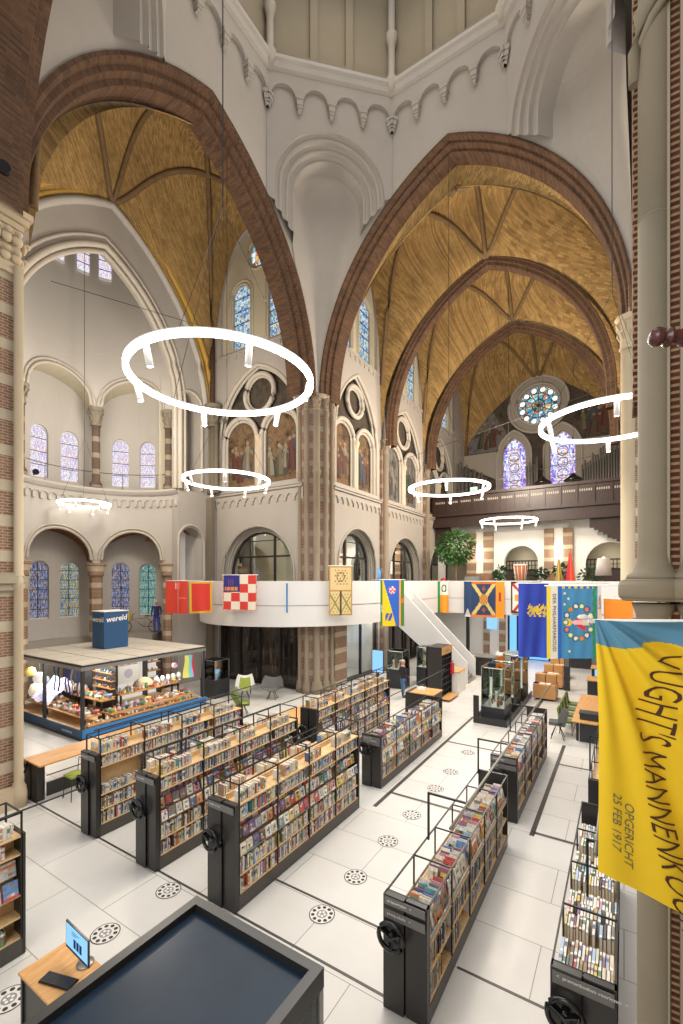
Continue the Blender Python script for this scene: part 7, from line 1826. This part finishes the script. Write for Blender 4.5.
for i, (x, y, z, r, lab) in enumerate(((-7.35, 32.5, 6.05, .34, 'leafy potted plant left of the middle white arch on the gallery'), (-5.75, 31.7, 5.9, .5, 'bushy potted plant behind the wooden drum on the gallery'), (-4.65, 32.4, 5.95, .3, 'small potted plant right of the middle white arch'), (-3.4, 32.0, 6.1, .36, 'potted plant in front of the second brick pier'), (-1.7, 31.4, 5.7, .5, 'potted plant beside the table lamp on the gallery'), (-7.0, 30.5, 5.4, .36, 'trailing potted plant left of the wooden drum'))):
    o = thing('potted_plant', lab, 'plant', (x, y, 4.4), 'potted plants on the gallery'); foliage('leaves', 'leaf_dark', o, (x, y, z), (r*1.2, r*1.2, r), 160, .3, 20+i)
    b = MB(); b.lathe([(.14, z-r-.35), (.2, z-r*.6), (.22, z-r*.55), (0, z-r*.6)], (x, y, 0), 12); b.build('pot', 'white_paint', o)
    b = MB(); b.box(x-.25, x+.25, y-.25, y+.25, 4.4, z-r-.35); b.build('stand', 'dark_wood', o)
dr = thing('drum', 'tall reddish wooden drum standing on the far gallery', 'drum', (-5.6, 30.3, 4.4))
b = MB(); b.lathe([(.26, 4.95), (.24, 5.3), (.34, 5.8), (.42, 6.45)], (-5.6, 30.3, 0), 16); b.build('body', 'terracotta', dr); b = MB(); b.lathe([(.43, 6.42), (.44, 6.5), (0, 6.51)], (-5.6, 30.3, 0), 16); b.build('drumhead', 'paper', dr)
b = MB()
for k in range(10): a = 2*PI*k/10; b.tube([(-5.6+.43*math.cos(a), 30.3+.43*math.sin(a), 6.42), (-5.6+.27*math.cos(a+.25), 30.3+.27*math.sin(a+.25), 5.1)], .012, 4)
b.build('cords', 'paper', dr); b = MB(); b.box(-6.0, -5.2, 29.9, 30.7, 4.4, 4.95); b.build('stand', 'dark_wood', dr)
for (x, y, z, r, m, lab) in ((-3.4, 30.4, 6.75, .2, 'brass', 'folded golden flag standing on the far gallery'), (-2.75, 30.2, 7.15, .26, 'red', 'tall folded red and orange flag standing on the gallery')):
    o = thing('furled_flag', lab, 'flag', (x, y, 4.4)); b = MB()
    b.grid(lambda u, v: (x+(.05+r*v)*math.cos(2*PI*u)*(1+.16*math.cos(10*PI*u)), y+(.05+r*v)*.7*math.sin(2*PI*u), z-(z-5.0)*v), 40, 8, 0, (lambda u, v: C('#b79a4a') if int(u*10) % 2 else C('#8f7a3a')) if m == 'brass' else (lambda u, v: C('#e8593a') if (u > .74 or u < .24) else C('#b01c2c')))
    b.build('cloth', 'cloth', o); b = MB(); b.tube([(x, y, 4.4), (x, y, z+.12)], .02, 6); b.ball((x, y, z+.15), .05); b.build('pole', 'brass', o)
lp = thing('table_lamp', 'table lamp with a pale fabric shade behind the right curved parapet', 'lamp', (-.7, 20.9, 4.4))
b = MB(); b.lathe([(.3, 5.68), (.22, 6.38)], (-.7, 20.9, 0), 20); b.build('lamp_shade', 'lamp_fabric', lp); b = MB(); b.lathe([(.14, 5.35), (.15, 5.4), (.04, 5.45), (.05, 5.6), (.02, 5.7), (.02, 6.0)], (-.7, 20.9, 0), 14); b.build('base', 'turned_wood', lp); b = MB(); b.ball((-.7, 20.9, 6.36), .07, 0, None, 10); b.build('bulb', 'lamp_glow', lp)
b = MB(); b.box(-1.2, -.2, 20.5, 21.3, 4.4, 5.35); tag(b.build('side_table', 'dark_wood'), 'dark side table under the table lamp on the right gallery', 'table')
b = MB(); b.box(-9.3, -8.3, 30.6, 31.2, 4.4, 5.75); 
tag(b.build('photocopier', 'grey_metal'), 'grey office machine beside the ficus tree on the gallery', 'machine')
b = MB(); b.ball((-10.6, 30.0, 5.5), (.2, .16, .16), 0, None, 12); b.box(-10.85, -10.35, 29.75, 30.25, 4.4, 5.36); tag(b.build('red_cushion_stool', 'red_paint'), 'red rounded stool peeping over the far gallery parapet, left of ficus', 'stool')
# hanging black dome lamps and an exit sign over the loft
for x, nm in ((-4.95, 'left'), (-3.0, 'right')):
    o = thing('dome_lamp', '%s of two black dome lamps hanging before the organ windows' % nm, 'lamp', (x, 35.0, 12.5), 'black dome lamps above the loft'); b = MB(); b.lathe([(.62, 12.45), (.5, 12.6), (.22, 12.8), (.12, 12.95), (.0, 12.97)], (x, 35, 0), 20); b.build('lamp_shade', 'black_gloss', o); b = MB(); b.tube([(x, 35, 12.95), (x, 35, 21)], .012, 5); b.build('cord', 'wire', o)
b = MB(); b.box(-9.6, -9.1, 33.0, 33.05, 12.1, 12.35); tag(b.build('exit_sign', 'exit_sign'), 'small pale green lit sign above the loft parapet', 'sign')
# small spotlights
for (x, y, z, lab) in ((-12.2, 4.6, 15.0, 'small black spotlight on the brick arch above the left capital'), (-23.2, 10.0, 10.55, 'dark floodlight on the apse ledge at the left')):
    o = thing('spotlight', lab, 'spotlight', (x, y, z)); b = MB(); b.tube([(x, y, z), (x+.22, y-.1, z-.05)], [.1, .14], 12); b.build('housing', 'black_gloss', o); b = MB(); b.bar((x-.25, y, z-.1), (x+.05, y, z), .05); b.build('bracket', 'charcoal', o)
WORLD_E = .95; EXPO = 0.05
def LIGHTS():
    light('crossing_fill', 'AREA', (CX, CY, 30.5), 330, (1, .93, .84), 7.)  # added area fill high above the crossing
    # added fills hung in mid air to brighten drum, walls, vaults and floors
    light('drum_wash', 'POINT', (CX, CY, 29.), 110, (1, .95, .86), 1.)
    light('choir_fill', 'AREA', (-1.5, -3.5, 8.0), 260, (1, .97, .93), 4., (1.25, 0, 0))  # added fill behind the camera, brightens the yellow banner
    light('arm_wash', 'POINT', (-16.6, 11.5, 12.5), 1550, (1, .9, .76), .8)
    light('nave_wash', 'POINT', (-6.2, 22.0, 13.0), 2700, (1, .88, .72), .8)
    light('nave_wash', 'POINT', (-6.2, 28.5, 13.0), 2200, (1, .86, .7), .8)
    light('crossing_wash', 'POINT', (-6.2, 11.0, 15.), 900, (1, .93, .83), 1.)
    light('apse_wash', 'POINT', (-21.5, 11.4, 13.5), 260, (1, .95, .86), .7)
    light('floor_wash', 'AREA', (-5.5, 11., 9.2), 980, (1, .985, .96), 9., (0, 0, 0), 12.)
    light('nave_floor', 'AREA', (-6, 24., 9.0), 420, (1, .985, .96), 6., (0, 0, 0), 9.)
    light('shop_light', 'POINT', (-17.4, 9.2, 2.2), 130, (1, .95, .88), .3); light('shop_light', 'POINT', (-16.6, 11.9, 2.2), 110, (1, .95, .88), .3); light('shop_light', 'POINT', (-20.0, 8.9, 2.1), 170, (1, .95, .9), .3)
    light('under_gallery', 'AREA', (-6, 31.2, 3.2), 90, (1, .975, .94), 6.); light('under_gallery', 'AREA', (-12.3, 24., 3.2), 60, (1, .975, .94), 2.); light('display_room', 'POINT', (-14., 21.5, 2.7), 60, (1, .97, .95), .3)
    light('loft_lamp', 'POINT', (-9.25, 33.6, 7.4), 40, (1, .92, .8), .2); light('loft_lamp', 'POINT', (-3.85, 33.6, 7.4), 40, (1, .92, .8), .2)
    for y in (18.4, 20.2, 22.0): light('vitrine_light', 'POINT', (-4.3, y, 1.95), 9, (1, .98, .94), .1)
    for x, y in ((-16.4, 19.5), (-14.5, 21.4), (-14.5, 27.9)): light('side_room', 'POINT', (x, y, 7.5), 60, (1, .93, .82), .4)
    light('alcove', 'POINT', (-.75, 35.6, 7.2), 30, (1, .92, .75), .3); light('alcove', 'POINT', (-6.35, 35.6, 7.2), 30, (1, .92, .75), .3)
# ================================================================== CAMERA, LIGHT
cam = bpy.data.cameras.new('camera'); co = bpy.data.objects.new('camera', cam); COL.objects.link(co)
cam.sensor_fit = 'AUTO'; cam.sensor_width = 36.; cam.lens = 36.*446.7/1024
cam.shift_y = (580-512)/1024; cam.shift_x = 0; cam.clip_start = .05; cam.clip_end = 200
co.location = (0, 0, 5.5); co.rotation_euler = (PI/2, 0, math.atan((624-341.5)/446.7))
SC.camera = co
w = bpy.data.worlds.new('world'); SC.world = w; w.use_nodes = True
w.node_tree.nodes['Background'].inputs[0].default_value = (.97, .98, 1., 1); w.node_tree.nodes['Background'].inputs[1].default_value = WORLD_E
def light(name, kind, loc, power, color=(1, .94, .85), size=1., rot=(0, 0, 0), size_y=None, spot=None):
    l = bpy.data.lights.new(name, kind); l.energy = power; l.color = color
    if kind == 'AREA':
        l.size = size
        if size_y: l.shape = 'RECTANGLE'; l.size_y = size_y
    else: l.shadow_soft_size = size
    if spot: l.spot_size = spot; l.spot_blend = .6
    o = bpy.data.objects.new(name, l); COL.objects.link(o); o.location = loc; o.rotation_euler = rot; return o
LIGHTS()
SC.view_settings.view_transform = 'Standard'; SC.view_settings.exposure = EXPO; SC.view_settings.look = 'None'
SC.cycles.use_denoising = True; SC.cycles.max_bounces = 7; SC.cycles.diffuse_bounces = 4; SC.cycles.transparent_max_bounces = 12
SC.cycles.sample_clamp_indirect = 4.; SC.cycles.caustics_reflective = False; SC.cycles.caustics_refractive = False
